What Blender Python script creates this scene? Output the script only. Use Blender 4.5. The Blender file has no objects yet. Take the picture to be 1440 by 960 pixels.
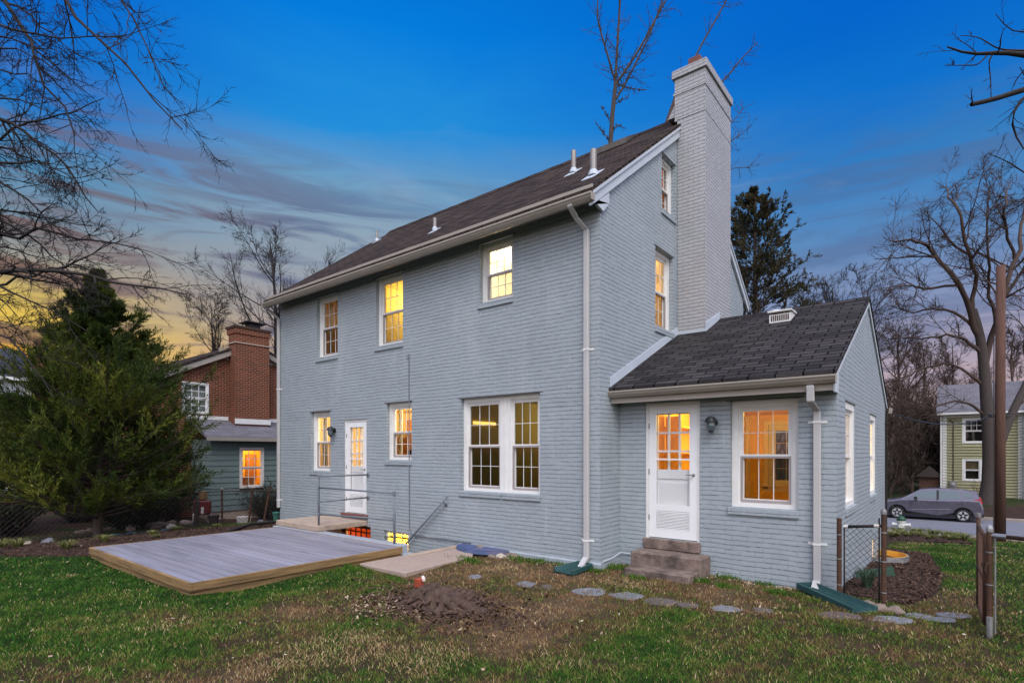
import bpy, bmesh, math, random
import numpy as np
from math import radians as R, sin, cos, pi, hypot
random.seed(7)
RG = np.random.default_rng(11)
scn = bpy.context.scene
COL = scn.collection

# ------------------------------------------------------------------ camera
FPX, CX, CY, NW = 773.5, 720.0, 636.0, 1440.0
_n = hypot(965, 773.5)
CA, SA = 965 / _n, 773.5 / _n
CAM = (4.1795, -7.3488, 1.77)
cd = bpy.data.cameras.new("camera")
cam = bpy.data.objects.new("camera", cd)
COL.objects.link(cam)
cam.location = CAM
cam.rotation_euler = (R(90), 0, math.atan2(SA, CA))
cd.sensor_fit = 'HORIZONTAL'
cd.sensor_width = 36
cd.lens = FPX / NW * 36
cd.shift_y = (CY - 480) / NW
cd.clip_start = 0.05
cd.clip_end = 3000
scn.camera = cam

# ------------------------------------------------------------------ render settings
scn.view_settings.view_transform = 'Standard'
scn.view_settings.look = 'None'
scn.view_settings.gamma = 1
scn.view_settings.exposure = 0.0
scn.cycles.use_denoising = True
scn.cycles.max_bounces = 7
scn.cycles.diffuse_bounces = 4
scn.cycles.transparent_max_bounces = 16
scn.cycles.sample_clamp_indirect = 6
scn.cycles.caustics_reflective = False
scn.cycles.caustics_refractive = False

def srgb(r, g, b):
    f = lambda c: (c / 255 / 12.92) if c / 255 <= .04045 else ((c / 255 + .055) / 1.055) ** 2.4
    return (f(r), f(g), f(b), 1)

# ------------------------------------------------------------------ sky
W = bpy.data.worlds.new("World")
scn.world = W
W.use_nodes = True
nt = W.node_tree
nt.nodes.clear()
class NB:
    """small node-graph helper"""
    def __init__(s, tree): s.t = tree
    def n(s, typ, **kw):
        nd = s.t.nodes.new(typ)
        for k, v in kw.items(): setattr(nd, k, v)
        return nd
    def put(s, sock, v):
        if isinstance(v, bpy.types.NodeSocket): s.t.links.new(v, sock)
        else: sock.default_value = v
    def math(s, op, a, b=0.0, c=None, clamp=False):
        m = s.n('ShaderNodeMath', operation=op); m.use_clamp = clamp
        s.put(m.inputs[0], a); s.put(m.inputs[1], b)
        if c is not None: s.put(m.inputs[2], c)
        return m.outputs[0]
    def vmath(s, op, a, b=None):
        m = s.n('ShaderNodeVectorMath', operation=op)
        s.put(m.inputs[0], a)
        if b is not None: s.put(m.inputs[1], b)
        return m.outputs['Value'] if op in ('DOT_PRODUCT', 'LENGTH') else m.outputs[0]
    def ramp(s, fac, stops, interp='LINEAR'):
        r = s.n('ShaderNodeValToRGB'); r.color_ramp.interpolation = interp
        el = r.color_ramp.elements
        el[0].position, el[0].color = stops[0]
        el[1].position, el[1].color = stops[-1]
        for p, c in stops[1:-1]:
            e = el.new(p); e.color = c
        s.put(r.inputs[0], fac)
        return r.outputs[0]
    def mix(s, f, a, b, blend='MIX'):
        m = s.n('ShaderNodeMix', data_type='RGBA', blend_type=blend)
        s.put(m.inputs[0], f); s.put(m.inputs[6], a); s.put(m.inputs[7], b)
        return m.outputs[2]
    def smooth(s, v, a, b, lo=0.0, hi=1.0):
        m = s.n('ShaderNodeMapRange', interpolation_type='SMOOTHSTEP')
        s.put(m.inputs[0], v)
        for i, q in zip((1, 2, 3, 4), (a, b, lo, hi)): m.inputs[i].default_value = q
        return m.outputs[0]
    def noise(s, vec, scale, detail=4, rough=.55, dist=0.0):
        m = s.n('ShaderNodeTexNoise')
        if vec is not None: s.put(m.inputs['Vector'], vec)
        m.inputs['Scale'].default_value = scale; m.inputs['Detail'].default_value = detail
        m.inputs['Roughness'].default_value = rough; m.inputs['Distortion'].default_value = dist
        return m.outputs[0]
b = NB(nt)
tc = b.n('ShaderNodeTexCoord')
d = b.vmath('NORMALIZE', tc.outputs['Generated'])
sp = b.n('ShaderNodeSeparateXYZ'); b.put(sp.inputs[0], d)
phi = b.math('MULTIPLY', b.math('ABSOLUTE', b.math('ARCTAN2', sp.outputs[1], b.math('MULTIPLY', sp.outputs[0], -1.0))), 180 / pi)
el = b.math('MAXIMUM', sp.outputs[2], 0.0)
cv = b.vmath('MULTIPLY', d, (2.2, 2.2, 13.0))
cn = b.noise(cv, 1.0, 5, .55, .6)
cv2 = b.vmath('MULTIPLY', d, (3.1, 3.1, 22.0))
cn2 = b.noise(cv2, 1.3, 5, .6, .8)
elw = b.math('ADD', el, b.math('MULTIPLY', b.math('SUBTRACT', cn, .5), 0.10))
left = b.ramp(elw, [(0.0, srgb(214, 120, 70)), (.105, srgb(232, 140, 66)), (.145, srgb(238, 192, 66)), (.19, srgb(222, 192, 90)), (.235, srgb(170, 155, 128)),
                    (.29, srgb(134, 152, 165)), (.36, srgb(82, 140, 182)), (.43, srgb(24, 116, 200)), (.56, srgb(0, 104, 206)), (1, srgb(0, 86, 190))])
mid = b.ramp(elw, [(0.0, srgb(206, 150, 110)), (.16, srgb(190, 160, 150)), (.24, srgb(160, 156, 162)), (.34, srgb(146, 164, 180)), (.43, srgb(108, 158, 194)),
                   (.50, srgb(34, 142, 218)), (.60, srgb(0, 124, 220)), (.72, srgb(0, 108, 206)), (1, srgb(0, 84, 186))])
right = b.ramp(elw, [(0.0, srgb(196, 165, 160)), (.11, srgb(188, 166, 174)), (.17, srgb(164, 158, 180)), (.23, srgb(128, 146, 184)), (.31, srgb(84, 136, 190)), (.40, srgb(50, 124, 192)),
                     (.48, srgb(10, 112, 204)), (.56, srgb(0, 100, 202)), (1, srgb(0, 80, 184))])
grad = b.mix(b.smooth(phi, 8, 34), left, mid)
grad = b.mix(b.smooth(phi, 36, 86), grad, right)
# low dark streaks of cloud
streak = b.smooth(cn2, .42, .62)
band = b.math('MULTIPLY', b.smooth(el, .05, .15), b.smooth(el, .50, .36))
cmask = b.math('MULTIPLY', b.math('MULTIPLY', streak, band), b.smooth(phi, 20, 60, .85, .5))
ccol = b.mix(b.smooth(phi, 6, 40), srgb(120, 92, 84), srgb(82, 104, 146))
grad = b.mix(cmask, grad, ccol)
wisp = b.math('MULTIPLY', b.math('MULTIPLY', b.smooth(cn, .52, .72), b.math('MULTIPLY', b.smooth(el, .26, .34), b.smooth(el, .50, .40))), .40)
grad = b.mix(wisp, grad, srgb(168, 180, 196))
# bright lobe added to the unseen sky behind the camera, lighting the house
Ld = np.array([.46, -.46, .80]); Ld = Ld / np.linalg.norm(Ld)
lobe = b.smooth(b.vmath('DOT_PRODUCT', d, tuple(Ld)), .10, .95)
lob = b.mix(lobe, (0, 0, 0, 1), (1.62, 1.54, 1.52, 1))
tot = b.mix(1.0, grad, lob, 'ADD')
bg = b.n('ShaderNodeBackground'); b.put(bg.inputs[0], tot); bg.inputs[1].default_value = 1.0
sky = b.n('ShaderNodeTexSky'); sky.sky_type = 'NISHITA'; sky.sun_disc = False
sky.sun_elevation = R(36); sky.sun_rotation = math.atan2(Ld[0], Ld[1])
bg2 = b.n('ShaderNodeBackground'); b.put(bg2.inputs[0], sky.outputs[0]); bg2.inputs[1].default_value = 0.0015
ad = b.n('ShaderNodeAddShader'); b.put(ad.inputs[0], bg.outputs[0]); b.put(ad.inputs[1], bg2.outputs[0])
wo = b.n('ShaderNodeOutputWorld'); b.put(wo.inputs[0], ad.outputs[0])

sl = bpy.data.lights.new("sun", 'SUN'); sl.energy = 2.1; sl.angle = R(26); sl.color = (1, .97, .93)
so = bpy.data.objects.new("sun", sl); COL.objects.link(so)
so.rotation_euler = (math.acos(Ld[2]), 0, math.atan2(Ld[1], Ld[0]) + pi / 2)

# ------------------------------------------------------------------ pixel -> world (calibration of the photograph)
def ray(u, v):
    a = (u - CX) / FPX; bb = (CY - v) / FPX
    return np.array([CA * a - SA, SA * a + CA, bb])
CAMV = np.array(CAM)
def atd(u, v, dep): return CAMV + dep * ray(u, v)
def onY(u, v, Y): D = ray(u, v); return CAMV + D * (Y - CAM[1]) / D[1]
def onX(u, v, X): D = ray(u, v); return CAMV + D * (X - CAM[0]) / D[0]
def onZ(u, v, Z): D = ray(u, v); return CAMV + D * (Z - CAM[2]) / D[2]

# ------------------------------------------------------------------ terrain
def sst(x, a, bb):
    t = np.clip((np.asarray(x, float) - a) / (bb - a), 0, 1); return t * t * (3 - 2 * t)
def vnoise(x, y, s, seed=0):
    x = np.asarray(x, float) * s + seed * 17.3; y = np.asarray(y, float) * s + seed * 5.7
    xi = np.floor(x); yi = np.floor(y); fx = x - xi; fy = y - yi
    fx = fx * fx * (3 - 2 * fx); fy = fy * fy * (3 - 2 * fy)
    h = lambda i, j: np.modf(np.abs(np.sin(i * 127.1 + j * 311.7 + seed * 74.7) * 43758.5453))[0]
    return (h(xi, yi) * (1 - fx) + h(xi + 1, yi) * fx) * (1 - fy) + (h(xi, yi + 1) * (1 - fx) + h(xi + 1, yi + 1) * fx) * fy
def gz(x, y):
    x = np.asarray(x, float); y = np.asarray(y, float)
    g = -.05 * np.clip(y - .3, 0, 5.7) - .087 * np.clip(y - 6, 0, 14)
    g = g + np.where(y > 0, 0, 0)
    g = g - .55 * sst(-x, 8.2, 15)
    g = np.maximum(g, -1.5)
    far = sst(np.hypot(x, y), 25, 60)
    g = g * (1 - far) + (-1.5 * sst(y, 5, 20) - .7 * (1 - sst(y, 5, 20))) * far
    bank = .35 * sst(y, 28.2, 32)
    return g + bank
def gzf(x, y):
    """terrain with the small unevenness of a lawn"""
    near = 1 - sst(np.asarray(y, float), 17, 19)
    return gz(x, y) + near * ((vnoise(x, y, 1.3, 3) - .5) * .05 + (vnoise(x, y, 4.1, 5) - .5) * .022)
def dryness(x, y):
    x = np.asarray(x, float); y = np.asarray(y, float)
    n = .55 * vnoise(x, y, .9, 1) + .3 * vnoise(x, y, 2.3, 2) + .15 * vnoise(x, y, 6, 4)
    base = sst(x + .35 * (y + 5), -3.2, -.8) * .5 + .12
    base = base + .22 * np.exp(-(((x - .3) / 1.6) ** 2 + ((y + 2.9) / 1.0) ** 2)) + .18 * sst(y, -2.0, -.2) * sst(x, -3, -1) * (1 - sst(y, .3, 2))
    base = base - .30 * sst(x, 3.6, 5.2) * sst(-y, -8, 1.2) - .34 * sst(y, 1, 3)
    return np.clip(base + (n - .5) * 1.25, 0, 1)
# ------------------------------------------------------------------ materials
MATS = {}
def newmat(name):
    m = bpy.data.materials.new(name); m.use_nodes = True
    t = m.node_tree; t.nodes.clear()
    g = NB(t)
    o = g.n('ShaderNodeOutputMaterial'); p = g.n('ShaderNodeBsdfPrincipled')
    t.links.new(p.outputs[0], o.inputs[0])
    MATS[name] = m
    return m, g, p, o
def c4(c): return (c[0], c[1], c[2], 1)
def scale(c, k): return (min(1, c[0] * k), min(1, c[1] * k), min(1, c[2] * k), 1)
def simple(name, col, rough=.6, var=.12, nscale=6, bump=0.0, bscale=40, metal=0.0, spec=.4, stain=None, stain_amt=0.0, coords='Object', stretch=(1, 1, 1)):
    m, g, p, o = newmat(name)
    t = g.n('ShaderNodeTexCoord').outputs[coords]
    t = g.vmath('MULTIPLY', t, stretch)
    n1 = g.noise(t, nscale, 6, .6)
    c = g.ramp(n1, [(.25, scale(col, 1 - var)), (.75, scale(col, 1 + var))])
    if stain is not None:
        n2 = g.noise(t, nscale * .35, 5, .65)
        c = g.mix(g.math('MULTIPLY', g.smooth(n2, .48, .68), stain_amt), c, c4(stain))
    g.put(p.inputs['Base Color'], c)
    g.put(p.inputs['Roughness'], g.smooth(n1, 0, 1, max(.02, rough - .12), min(1, rough + .12)))
    p.inputs['Metallic'].default_value = metal
    p.inputs['Specular IOR Level'].default_value = spec
    if bump > 0:
        bn = g.n('ShaderNodeBump'); bn.inputs['Strength'].default_value = bump; bn.inputs['Distance'].default_value = .01
        g.put(bn.inputs['Height'], g.noise(t, bscale, 5, .65)); g.put(p.inputs['Normal'], bn.outputs[0])
    return m
def brickmat(name, c1, c2, mortar, bw, rh, ms, rough=.7, bumpd=.012, strength=.8, offset=.5, warp=.006, blotch=.15, blotch_scale=.7, stain=None, stain_amt=0, smooth=.25, fine=.3, squash=1.0, rows=0.0, drips=0.0, spec=.35):
    m, g, p, o = newmat(name)
    uv = g.n('ShaderNodeTexCoord').outputs['UV']
    wn = g.n('ShaderNodeTexNoise'); g.put(wn.inputs['Vector'], uv); wn.inputs['Scale'].default_value = 3.0; wn.inputs['Detail'].default_value = 4
    w1 = g.vmath('MULTIPLY', g.vmath('SUBTRACT', wn.outputs[1], (.5, .5, .5)), (warp * 4, warp * 4, 0))
    uvw = g.vmath('ADD', uv, w1)
    def br(ca, cb, cm, bw=bw):
        t = g.n('ShaderNodeTexBrick'); t.offset = offset; t.squash = squash
        g.put(t.inputs['Vector'], uvw)
        t.inputs['Color1'].default_value = c4(ca); t.inputs['Color2'].default_value = c4(cb); t.inputs['Mortar'].default_value = c4(cm)
        t.inputs['Scale'].default_value = 1; t.inputs['Mortar Size'].default_value = ms; t.inputs['Mortar Smooth'].default_value = smooth
        t.inputs['Bias'].default_value = 0; t.inputs['Brick Width'].default_value = bw; t.inputs['Row Height'].default_value = rh
        return t
    t = br(c1, c2, mortar)
    tcol, tfac = t.outputs[0], t.outputs[1]
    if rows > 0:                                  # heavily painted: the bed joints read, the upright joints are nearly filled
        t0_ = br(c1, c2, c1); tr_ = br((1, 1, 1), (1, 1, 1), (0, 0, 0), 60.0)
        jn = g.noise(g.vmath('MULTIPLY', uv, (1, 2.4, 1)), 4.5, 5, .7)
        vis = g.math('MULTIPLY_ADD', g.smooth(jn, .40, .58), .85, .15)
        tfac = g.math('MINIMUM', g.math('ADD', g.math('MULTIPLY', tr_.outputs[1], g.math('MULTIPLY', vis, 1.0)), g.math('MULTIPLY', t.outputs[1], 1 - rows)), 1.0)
        tcol = g.mix(tfac, t0_.outputs[0], c4(mortar))  # joint colour carries painted-in crevice shade along with grime
    n1 = g.noise(uv, blotch_scale, 6, .65)
    n2 = g.noise(uv, 14, 5, .65)
    k = g.math('ADD', g.math('MULTIPLY', g.math('SUBTRACT', n1, .5), blotch * 2), g.math('MULTIPLY', g.math('SUBTRACT', n2, .5), blotch * 1.2))
    col = g.mix(1.0, tcol, g.ramp(g.math('ADD', k, .5), [(0, (.45, .45, .45, 1)), (.5, (1, 1, 1, 1)), (1, (1.5, 1.5, 1.5, 1))]), 'MULTIPLY')
    if stain is not None:
        n3 = g.noise(g.vmath('MULTIPLY', uv, (1.0, .35, 1)), 1.1, 6, .7)
        col = g.mix(g.math('MULTIPLY', g.smooth(n3, .5, .72), stain_amt), col, c4(stain))
    if drips > 0:                                 # runs of chalky paint, greyish grime and small chips
        dn = g.noise(g.vmath('MULTIPLY', uv, (5.0, .22, 1)), 1.0, 4, .6); gate = g.noise(uv, .45, 2)
        col = g.mix(g.math('MULTIPLY', g.math('MULTIPLY', g.smooth(dn, .62, .74), g.smooth(gate, .45, .62)), drips), col, (.56, .58, .58, 1))
        gn = g.noise(g.vmath('MULTIPLY', uv, (1.6, .5, 1)), 1.3, 6, .7)
        col = g.mix(g.math('MULTIPLY', g.smooth(gn, .55, .75), drips * .6), col, (.25, .27, .275, 1))
        cn_ = g.noise(uv, 9, 3, .5)
        col = g.mix(g.smooth(cn_, .74, .78), col, (.62, .63, .62, 1))
    g.put(p.inputs['Base Color'], col)
    p.inputs['Roughness'].default_value = rough
    p.inputs['Specular IOR Level'].default_value = spec
    h = g.math('ADD', g.math('SUBTRACT', 1.0, tfac), g.math('MULTIPLY', n2, fine))
    tb = br((0, 0, 0), (1, 1, 1), (.5, .5, .5))
    h = g.math('ADD', h, g.math('MULTIPLY', tb.outputs[0], .35))
    bn = g.n('ShaderNodeBump'); bn.inputs['Strength'].default_value = strength; bn.inputs['Distance'].default_value = bumpd
    g.put(bn.inputs['Height'], h); g.put(p.inputs['Normal'], bn.outputs[0])
    return m
def emit(name, col, strength):
    m, g, p, o = newmat(name)
    p.inputs['Base Color'].default_value = (.8, .8, .8, 1)
    p.inputs['Emission Color'].default_value = c4(col); p.inputs['Emission Strength'].default_value = strength
    return m
def glassmat(name, tint=(.93, .95, .95), refl=1.0):
    m, g, p, o = newmat(name)
    g.t.nodes.remove(p)
    tr = g.n('ShaderNodeBsdfTransparent'); tr.inputs[0].default_value = c4(tint)
    gl = g.n('ShaderNodeBsdfGlossy'); gl.inputs['Roughness'].default_value = .02; gl.inputs['Color'].default_value = (refl, refl, refl, 1)
    lw = g.n('ShaderNodeLayerWeight'); lw.inputs[0].default_value = .5
    fres = g.math('ADD', .028, g.math('MULTIPLY', g.math('POWER', lw.outputs['Facing'], 5.0), .8))
    bn = g.n('ShaderNodeBump'); bn.inputs['Strength'].default_value = .05; bn.inputs['Distance'].default_value = .02
    g.put(bn.inputs['Height'], g.noise(g.n('ShaderNodeTexCoord').outputs['Object'], 2.5, 2)); g.put(gl.inputs['Normal'], bn.outputs[0])
    mx = g.n('ShaderNodeMixShader'); g.put(mx.inputs[0], fres); g.put(mx.inputs[1], tr.outputs[0]); g.put(mx.inputs[2], gl.outputs[0])
    g.put(o.inputs[0], mx.outputs[0])
    return m
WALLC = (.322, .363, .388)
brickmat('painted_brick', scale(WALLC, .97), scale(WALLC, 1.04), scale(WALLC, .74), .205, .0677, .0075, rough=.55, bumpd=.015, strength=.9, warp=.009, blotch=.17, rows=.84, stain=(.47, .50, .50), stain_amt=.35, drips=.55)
CHC = (.40, .40, .41)
brickmat('chimney_brick', scale(CHC, .95), scale(CHC, 1.04), scale(CHC, .62), .205, .0677, .0075, rows=.55, rough=.6, bumpd=.012, strength=1.0, warp=.005, blotch=.14, stain=(.30, .295, .29), stain_amt=.45)
brickmat('red_brick', (.185, .042, .018), (.105, .026, .014), (.27, .19, .13), .215, .072, .010, spec=.1, rough=.85, bumpd=.008, blotch=.2)
brickmat('shingle', (.070, .050, .041), (.028, .021, .019), (.006, .005, .005), .33, .135, .012, spec=.08, rough=1.0, bumpd=.03, strength=1.0, warp=.008, blotch=.34, blotch_scale=1.6, stain=(.088, .060, .043), stain_amt=.5, fine=.6)
brickmat('shingle_dark', (.056, .051, .051), (.026, .024, .025), (.006, .006, .006), .33, .135, .012, spec=.08, rough=1.0, bumpd=.03, strength=1.0, warp=.008, blotch=.34, blotch_scale=1.6, fine=.6)
brickmat('shingle_grey', (.17, .16, .18), (.12, .115, .13), (.06, .06, .06), .33, .14, .008, rough=.92, bumpd=.012, blotch=.25)
simple('white_paint', (.74, .73, .70), .45, .05, 5, .08, 60, stain=(.55, .52, .46), stain_amt=.35)
simple('white_door', (.78, .78, .77), .4, .03, 4)
simple('screen_frame', (.33, .29, .28), .5, .06, 8)
simple('gutter_paint', (.335, .295, .25), .5, .08, 4, stain=(.34, .30, .25), stain_amt=.45)
simple('pipe_paint', (.46, .45, .44), .5, .06, 3, stain=(.45, .42, .37), stain_amt=.35)
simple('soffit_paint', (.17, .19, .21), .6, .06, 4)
simple('trim_grey', (.50, .54, .58), .55, .06, 4)
simple('flashing', (.47, .52, .57), .5, .08, 4)
simple('metal_vent', (.30, .28, .26), .5, .12, 9, metal=.5, stain=(.25, .2, .16), stain_amt=.4)
simple('terracotta', (.17, .070, .052), .85, .2, 8)
simple('lintel_shade_dark', (.060, .055, .050), .8, .25, 9)  # near-black for the shadow strips over the window heads
simple('black_metal', (.02, .02, .022), .45, .2, 12)
simple('rail_paint', (.15, .165, .19), .5, .12, 10, .2, 60)
simple('rust', (.075, .036, .020), .85, .4, 16, .4, 50, stain=(.045, .025, .018), stain_amt=.8)
simple('galvanised', (.34, .34, .34), .45, .2, 14, metal=.6, stain=(.10, .06, .04), stain_amt=.45)
simple('wire', (.055, .050, .048), .5, .2, 20, metal=.5)
simple('concrete', (.40, .31, .24), .9, .18, 9, .6, 90, stain=(.27, .21, .17), stain_amt=.6)
simple('concrete_step', (.19, .140, .115), .95, .5, 9, 1.0, 40, stain=(.055, .042, .034), stain_amt=.85)
simple('slab_concrete', (.36, .275, .225), .92, .14, 30, .5, 160, stain=(.27, .20, .165), stain_amt=.5)
simple('grey_masonry', (.31, .34, .38), .8, .12, 6, .5, 50, stain=(.22, .22, .23), stain_amt=.5)
simple('deck_paint', (.205, .198, .230), .62, .20, 2.2, .3, 30, stretch=(.35, 3, 1), stain=(.28, .28, .34), stain_amt=.55)
def per_board(name, amt):
    m = MATS[name]; g = NB(m.node_tree); p = [n for n in m.node_tree.nodes if n.type == 'BSDF_PRINCIPLED'][0]
    src = p.inputs['Base Color'].links[0].from_socket; gi = g.n('ShaderNodeNewGeometry')
    g.put(p.inputs['Base Color'], g.mix(1.0, src, g.ramp(gi.outputs['Random Per Island'], [(0, (1 - amt,) * 3 + (1,)), (1, (1 + amt,) * 3 + (1,))]), 'MULTIPLY'))
per_board('deck_paint', .09)
simple('timber', (.24, .150, .062), .85, .4, 5, .6, 30, stretch=(.5, .5, 9), stain=(.085, .05, .026), stain_amt=.75)
simple('dark_timber', (.06, .035, .025), .9, .3, 6)
simple('blue_plastic', (.075, .105, .22), .6, .3, 9, .2, 30, stain=(.17, .15, .20), stain_amt=.6)
simple('green_plastic', (.022, .068, .066), .5, .2, 6, stain=(.02, .07, .06), stain_amt=.5)
simple('green_board', (.02, .055, .032), .6, .2, 8)
simple('slate', (.17, .175, .20), .85, .25, 9, .5, 25, stain=(.11, .09, .075), stain_amt=.5)
simple('slate_brown', (.105, .085, .08), .9, .25, 9, .5, 25, stain=(.06, .045, .03), stain_amt=.6)
simple('rock', (.20, .15, .12), .9, .3, 14, .6, 30)
simple('rock_pale', (.42, .36, .29), .9, .25, 20, .4, 40)
simple('red_wood', (.30, .055, .025), .7, .25, 20)
simple('pale_wood', (.60, .52, .45), .8, .15, 20)
simple('stump_wood', (.070, .042, .030), .95, .5, 12, 1.0, 28, stretch=(3, 3, .7), stain=(.13, .085, .055), stain_amt=.6)
simple('stump_shard', (.088, .052, .037), .95, .75, 14, .6, 40)
simple('bark', (.060, .044, .036), .95, .35, 7, .9, 18, stretch=(2, 2, .5))
simple('bark_grey', (.060, .046, .040), .95, .3, 7, .9, 18, stretch=(2, 2, .5))
simple('bark_dark', (.022, .017, .016), .95, .3, 7)
simple('twig_brown', (.065, .042, .032), .95, .3, 7)
simple('twig_warm', (.135, .075, .045), .95, .3, 7)
simple('pole_wood', (.105, .052, .036), .95, .3, 5, .8, 22, stretch=(6, 6, .5), stain=(.055, .03, .022), stain_amt=.7)
simple('asphalt', (.150, .152, .175), .9, .12, 3, .3, 120)
simple('kerb_stone', (.30, .25, .21), .9, .2, 6, .4, 60)
simple('green_siding', (.30, .285, .160), .7, .05, 5)
simple('teal_siding', (.14, .185, .175), .7, .10, 5)
simple('white_siding', (.62, .63, .66), .7, .05, 5)
simple('blind_tan', (.30, .20, .12), .8, .1, 12)
simple('dark_interior', (.018, .014, .012), .8, .2, 5)
simple('curtain_pale', (.55, .55, .55), .8, .1, 9, stretch=(9, 9, .3))
simple('car_paint', (.145, .135, .170), .24, .04, 4, metal=.5, spec=.6)
simple('car_black', (.012, .012, .013), .55, .15, 8)
simple('tyre', (.014, .014, .014), .85, .15, 10)
simple('alloy', (.55, .55, .55), .35, .06, 10, metal=.5)
simple('tail_red', (.35, .012, .012), .2, .1, 10)
simple('car_glass', (.07, .10, .105), .06, .05, 3, spec=.9)
simple('hydrant_white', (.60, .60, .56), .6, .1, 10)
simple('hydrant_green', (.012, .06, .03), .5, .1, 10)
simple('toy_red', (.13, .025, .02), .4, .1, 10)
simple('toy_yellow', (.20, .12, .05), .4, .1, 10)
simple('pot_white', (.65, .6, .55), .6, .1, 10)
simple('jug_green', (.06, .22, .17), .4, .1, 10)
simple('well_glow_yellow', (.46, .30, .07), .6, .12, 8)  # basement window light on the well, put into the colour
simple('hose', (.10, .20, .22), .5, .1, 8)
simple('insulator', (.35, .35, .36), .4, .1, 8)
# inside paints
simple('wall_cream', (.80, .68, .42), .7, .04, 3)
simple('wall_orange', (.85, .56, .09), .7, .04, 3)
simple('wall_amber', (.72, .50, .20), .7, .06, 3)
simple('wall_olive', (.40, .33, .14), .75, .1, 4)
simple('wall_bath', (.85, .82, .70), .6, .03, 3)
simple('wall_red', (.55, .14, .04), .7, .2, 5)
simple('trim_warm', (.80, .72, .58), .5, .04, 5)
simple('cabinet', (.36, .17, .05), .5, .15, 6)
glassmat('glass'); glassmat('glass_clear', (.985, .985, .985), .6); glassmat('glass_screen', (.62, .62, .62), .8); glassmat('glass_dark', (.80, .82, .80), .9)
emit('lamp_warm', (1, .62, .22), 14); emit('lamp_white', (1, .88, .62), 26); emit('dim_glow', (1, .58, .12), 2.2)

def foliage(name, stops, rough=.7, transl=.25):
    m, g, p, o = newmat(name)
    at = g.n('ShaderNodeAttribute'); at.attribute_name = 'tint'
    col = g.ramp(at.outputs['Fac'], stops)
    g.put(p.inputs['Base Color'], col); p.inputs['Roughness'].default_value = rough; p.inputs['Specular IOR Level'].default_value = .25
    tl = g.n('ShaderNodeBsdfTranslucent'); g.put(tl.inputs[0], col)
    mx = g.n('ShaderNodeMixShader'); mx.inputs[0].default_value = transl
    g.put(mx.inputs[1], p.outputs[0]); g.put(mx.inputs[2], tl.outputs[0]); g.put(o.inputs[0], mx.outputs[0])
    return m
foliage('cedar_needles', [(0, (.014, .030, .006, 1)), (.45, (.062, .092, .012, 1)), (.75, (.165, .180, .022, 1)), (1, (.30, .27, .05, 1))])
foliage('conifer_needles', [(0, (.022, .026, .014, 1)), (.5, (.055, .050, .024, 1)), (1, (.12, .09, .045, 1))])
foliage('grass_blades', [(0, (.022, .080, .007, 1)), (.26, (.068, .165, .014, 1)), (.44, (.18, .21, .036, 1)), (.56, (.150, .085, .038, 1)), (.70, (.27, .155, .075, 1)), (.85, (.52, .38, .18, 1)), (1, (.70, .56, .31, 1))], .8)
foliage('liriope_leaf', [(0, (.05, .075, .02, 1)), (.5, (.14, .15, .04, 1)), (1, (.34, .32, .12, 1))])
foliage('daffodil_leaf', [(0, (.03, .065, .035, 1)), (1, (.08, .14, .075, 1))])
foliage('chips', [(0, (.030, .017, .012, 1)), (.6, (.075, .042, .028, 1)), (.88, (.14, .085, .05, 1)), (1, (.36, .27, .19, 1))], .95, 0)
foliage('litter', [(0, (.16, .09, .05, 1)), (.5, (.42, .32, .22, 1)), (1, (.62, .56, .48, 1))], .95, 0)
foliage('bush_leaf', [(0, (.010, .018, .007, 1)), (.6, (.028, .036, .012, 1)), (1, (.07, .055, .02, 1))])
foliage('rust_leaf', [(0, (.10, .055, .028, 1)), (1, (.20, .11, .05, 1))])

def ground_mat():
    m, g, p, o = newmat('lawn_soil')
    at = g.n('ShaderNodeAttribute'); at.attribute_name = 'dry'
    t = g.n('ShaderNodeTexCoord').outputs['Object']
    n1 = g.noise(t, 9, 6, .7); n2 = g.noise(t, 55, 5, .7); n3 = g.noise(t, 1.7, 5, .6)
    dd = g.math('ADD', at.outputs['Fac'], g.math('MULTIPLY', g.math('SUBTRACT', n1, .5), .9))
    c = g.ramp(dd, [(.1, (.014, .032, .005, 1)), (.38, (.028, .036, .008, 1)), (.55, (.042, .030, .014, 1)), (.78, (.072, .045, .026, 1)), (1, (.12, .08, .048, 1))])  # soil kept dark so gaps between blades read as shadow
    c = g.mix(1.0, c, g.ramp(n2, [(.25, (.45, .45, .45, 1)), (.75, (1.5, 1.5, 1.5, 1))]), 'MULTIPLY')
    g.put(p.inputs['Base Color'], c); p.inputs['Roughness'].default_value = .95; p.inputs['Specular IOR Level'].default_value = .15
    bn = g.n('ShaderNodeBump'); bn.inputs['Strength'].default_value = .8; bn.inputs['Distance'].default_value = .03
    g.put(bn.inputs['Height'], g.math('ADD', n2, n1)); g.put(p.inputs['Normal'], bn.outputs[0])
ground_mat()
def mulch_mat():
    m, g, p, o = newmat('mulch')
    t = g.n('ShaderNodeTexCoord').outputs['Object']
    n1 = g.noise(t, 26, 6, .75); n2 = g.noise(t, 3, 5, .6)
    c = g.ramp(n1, [(.28, (.012, .008, .007, 1)), (.5, (.045, .026, .019, 1)), (.72, (.10, .062, .042, 1))])
    c = g.mix(g.smooth(n2, .45, .7), c, (.032, .020, .015, 1))
    g.put(p.inputs['Base Color'], c); p.inputs['Roughness'].default_value = .97; p.inputs['Specular IOR Level'].default_value = .15
    bn = g.n('ShaderNodeBump'); bn.inputs['Strength'].default_value = 1; bn.inputs['Distance'].default_value = .04
    g.put(bn.inputs['Height'], n1); g.put(p.inputs['Normal'], bn.outputs[0])
mulch_mat()

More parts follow.
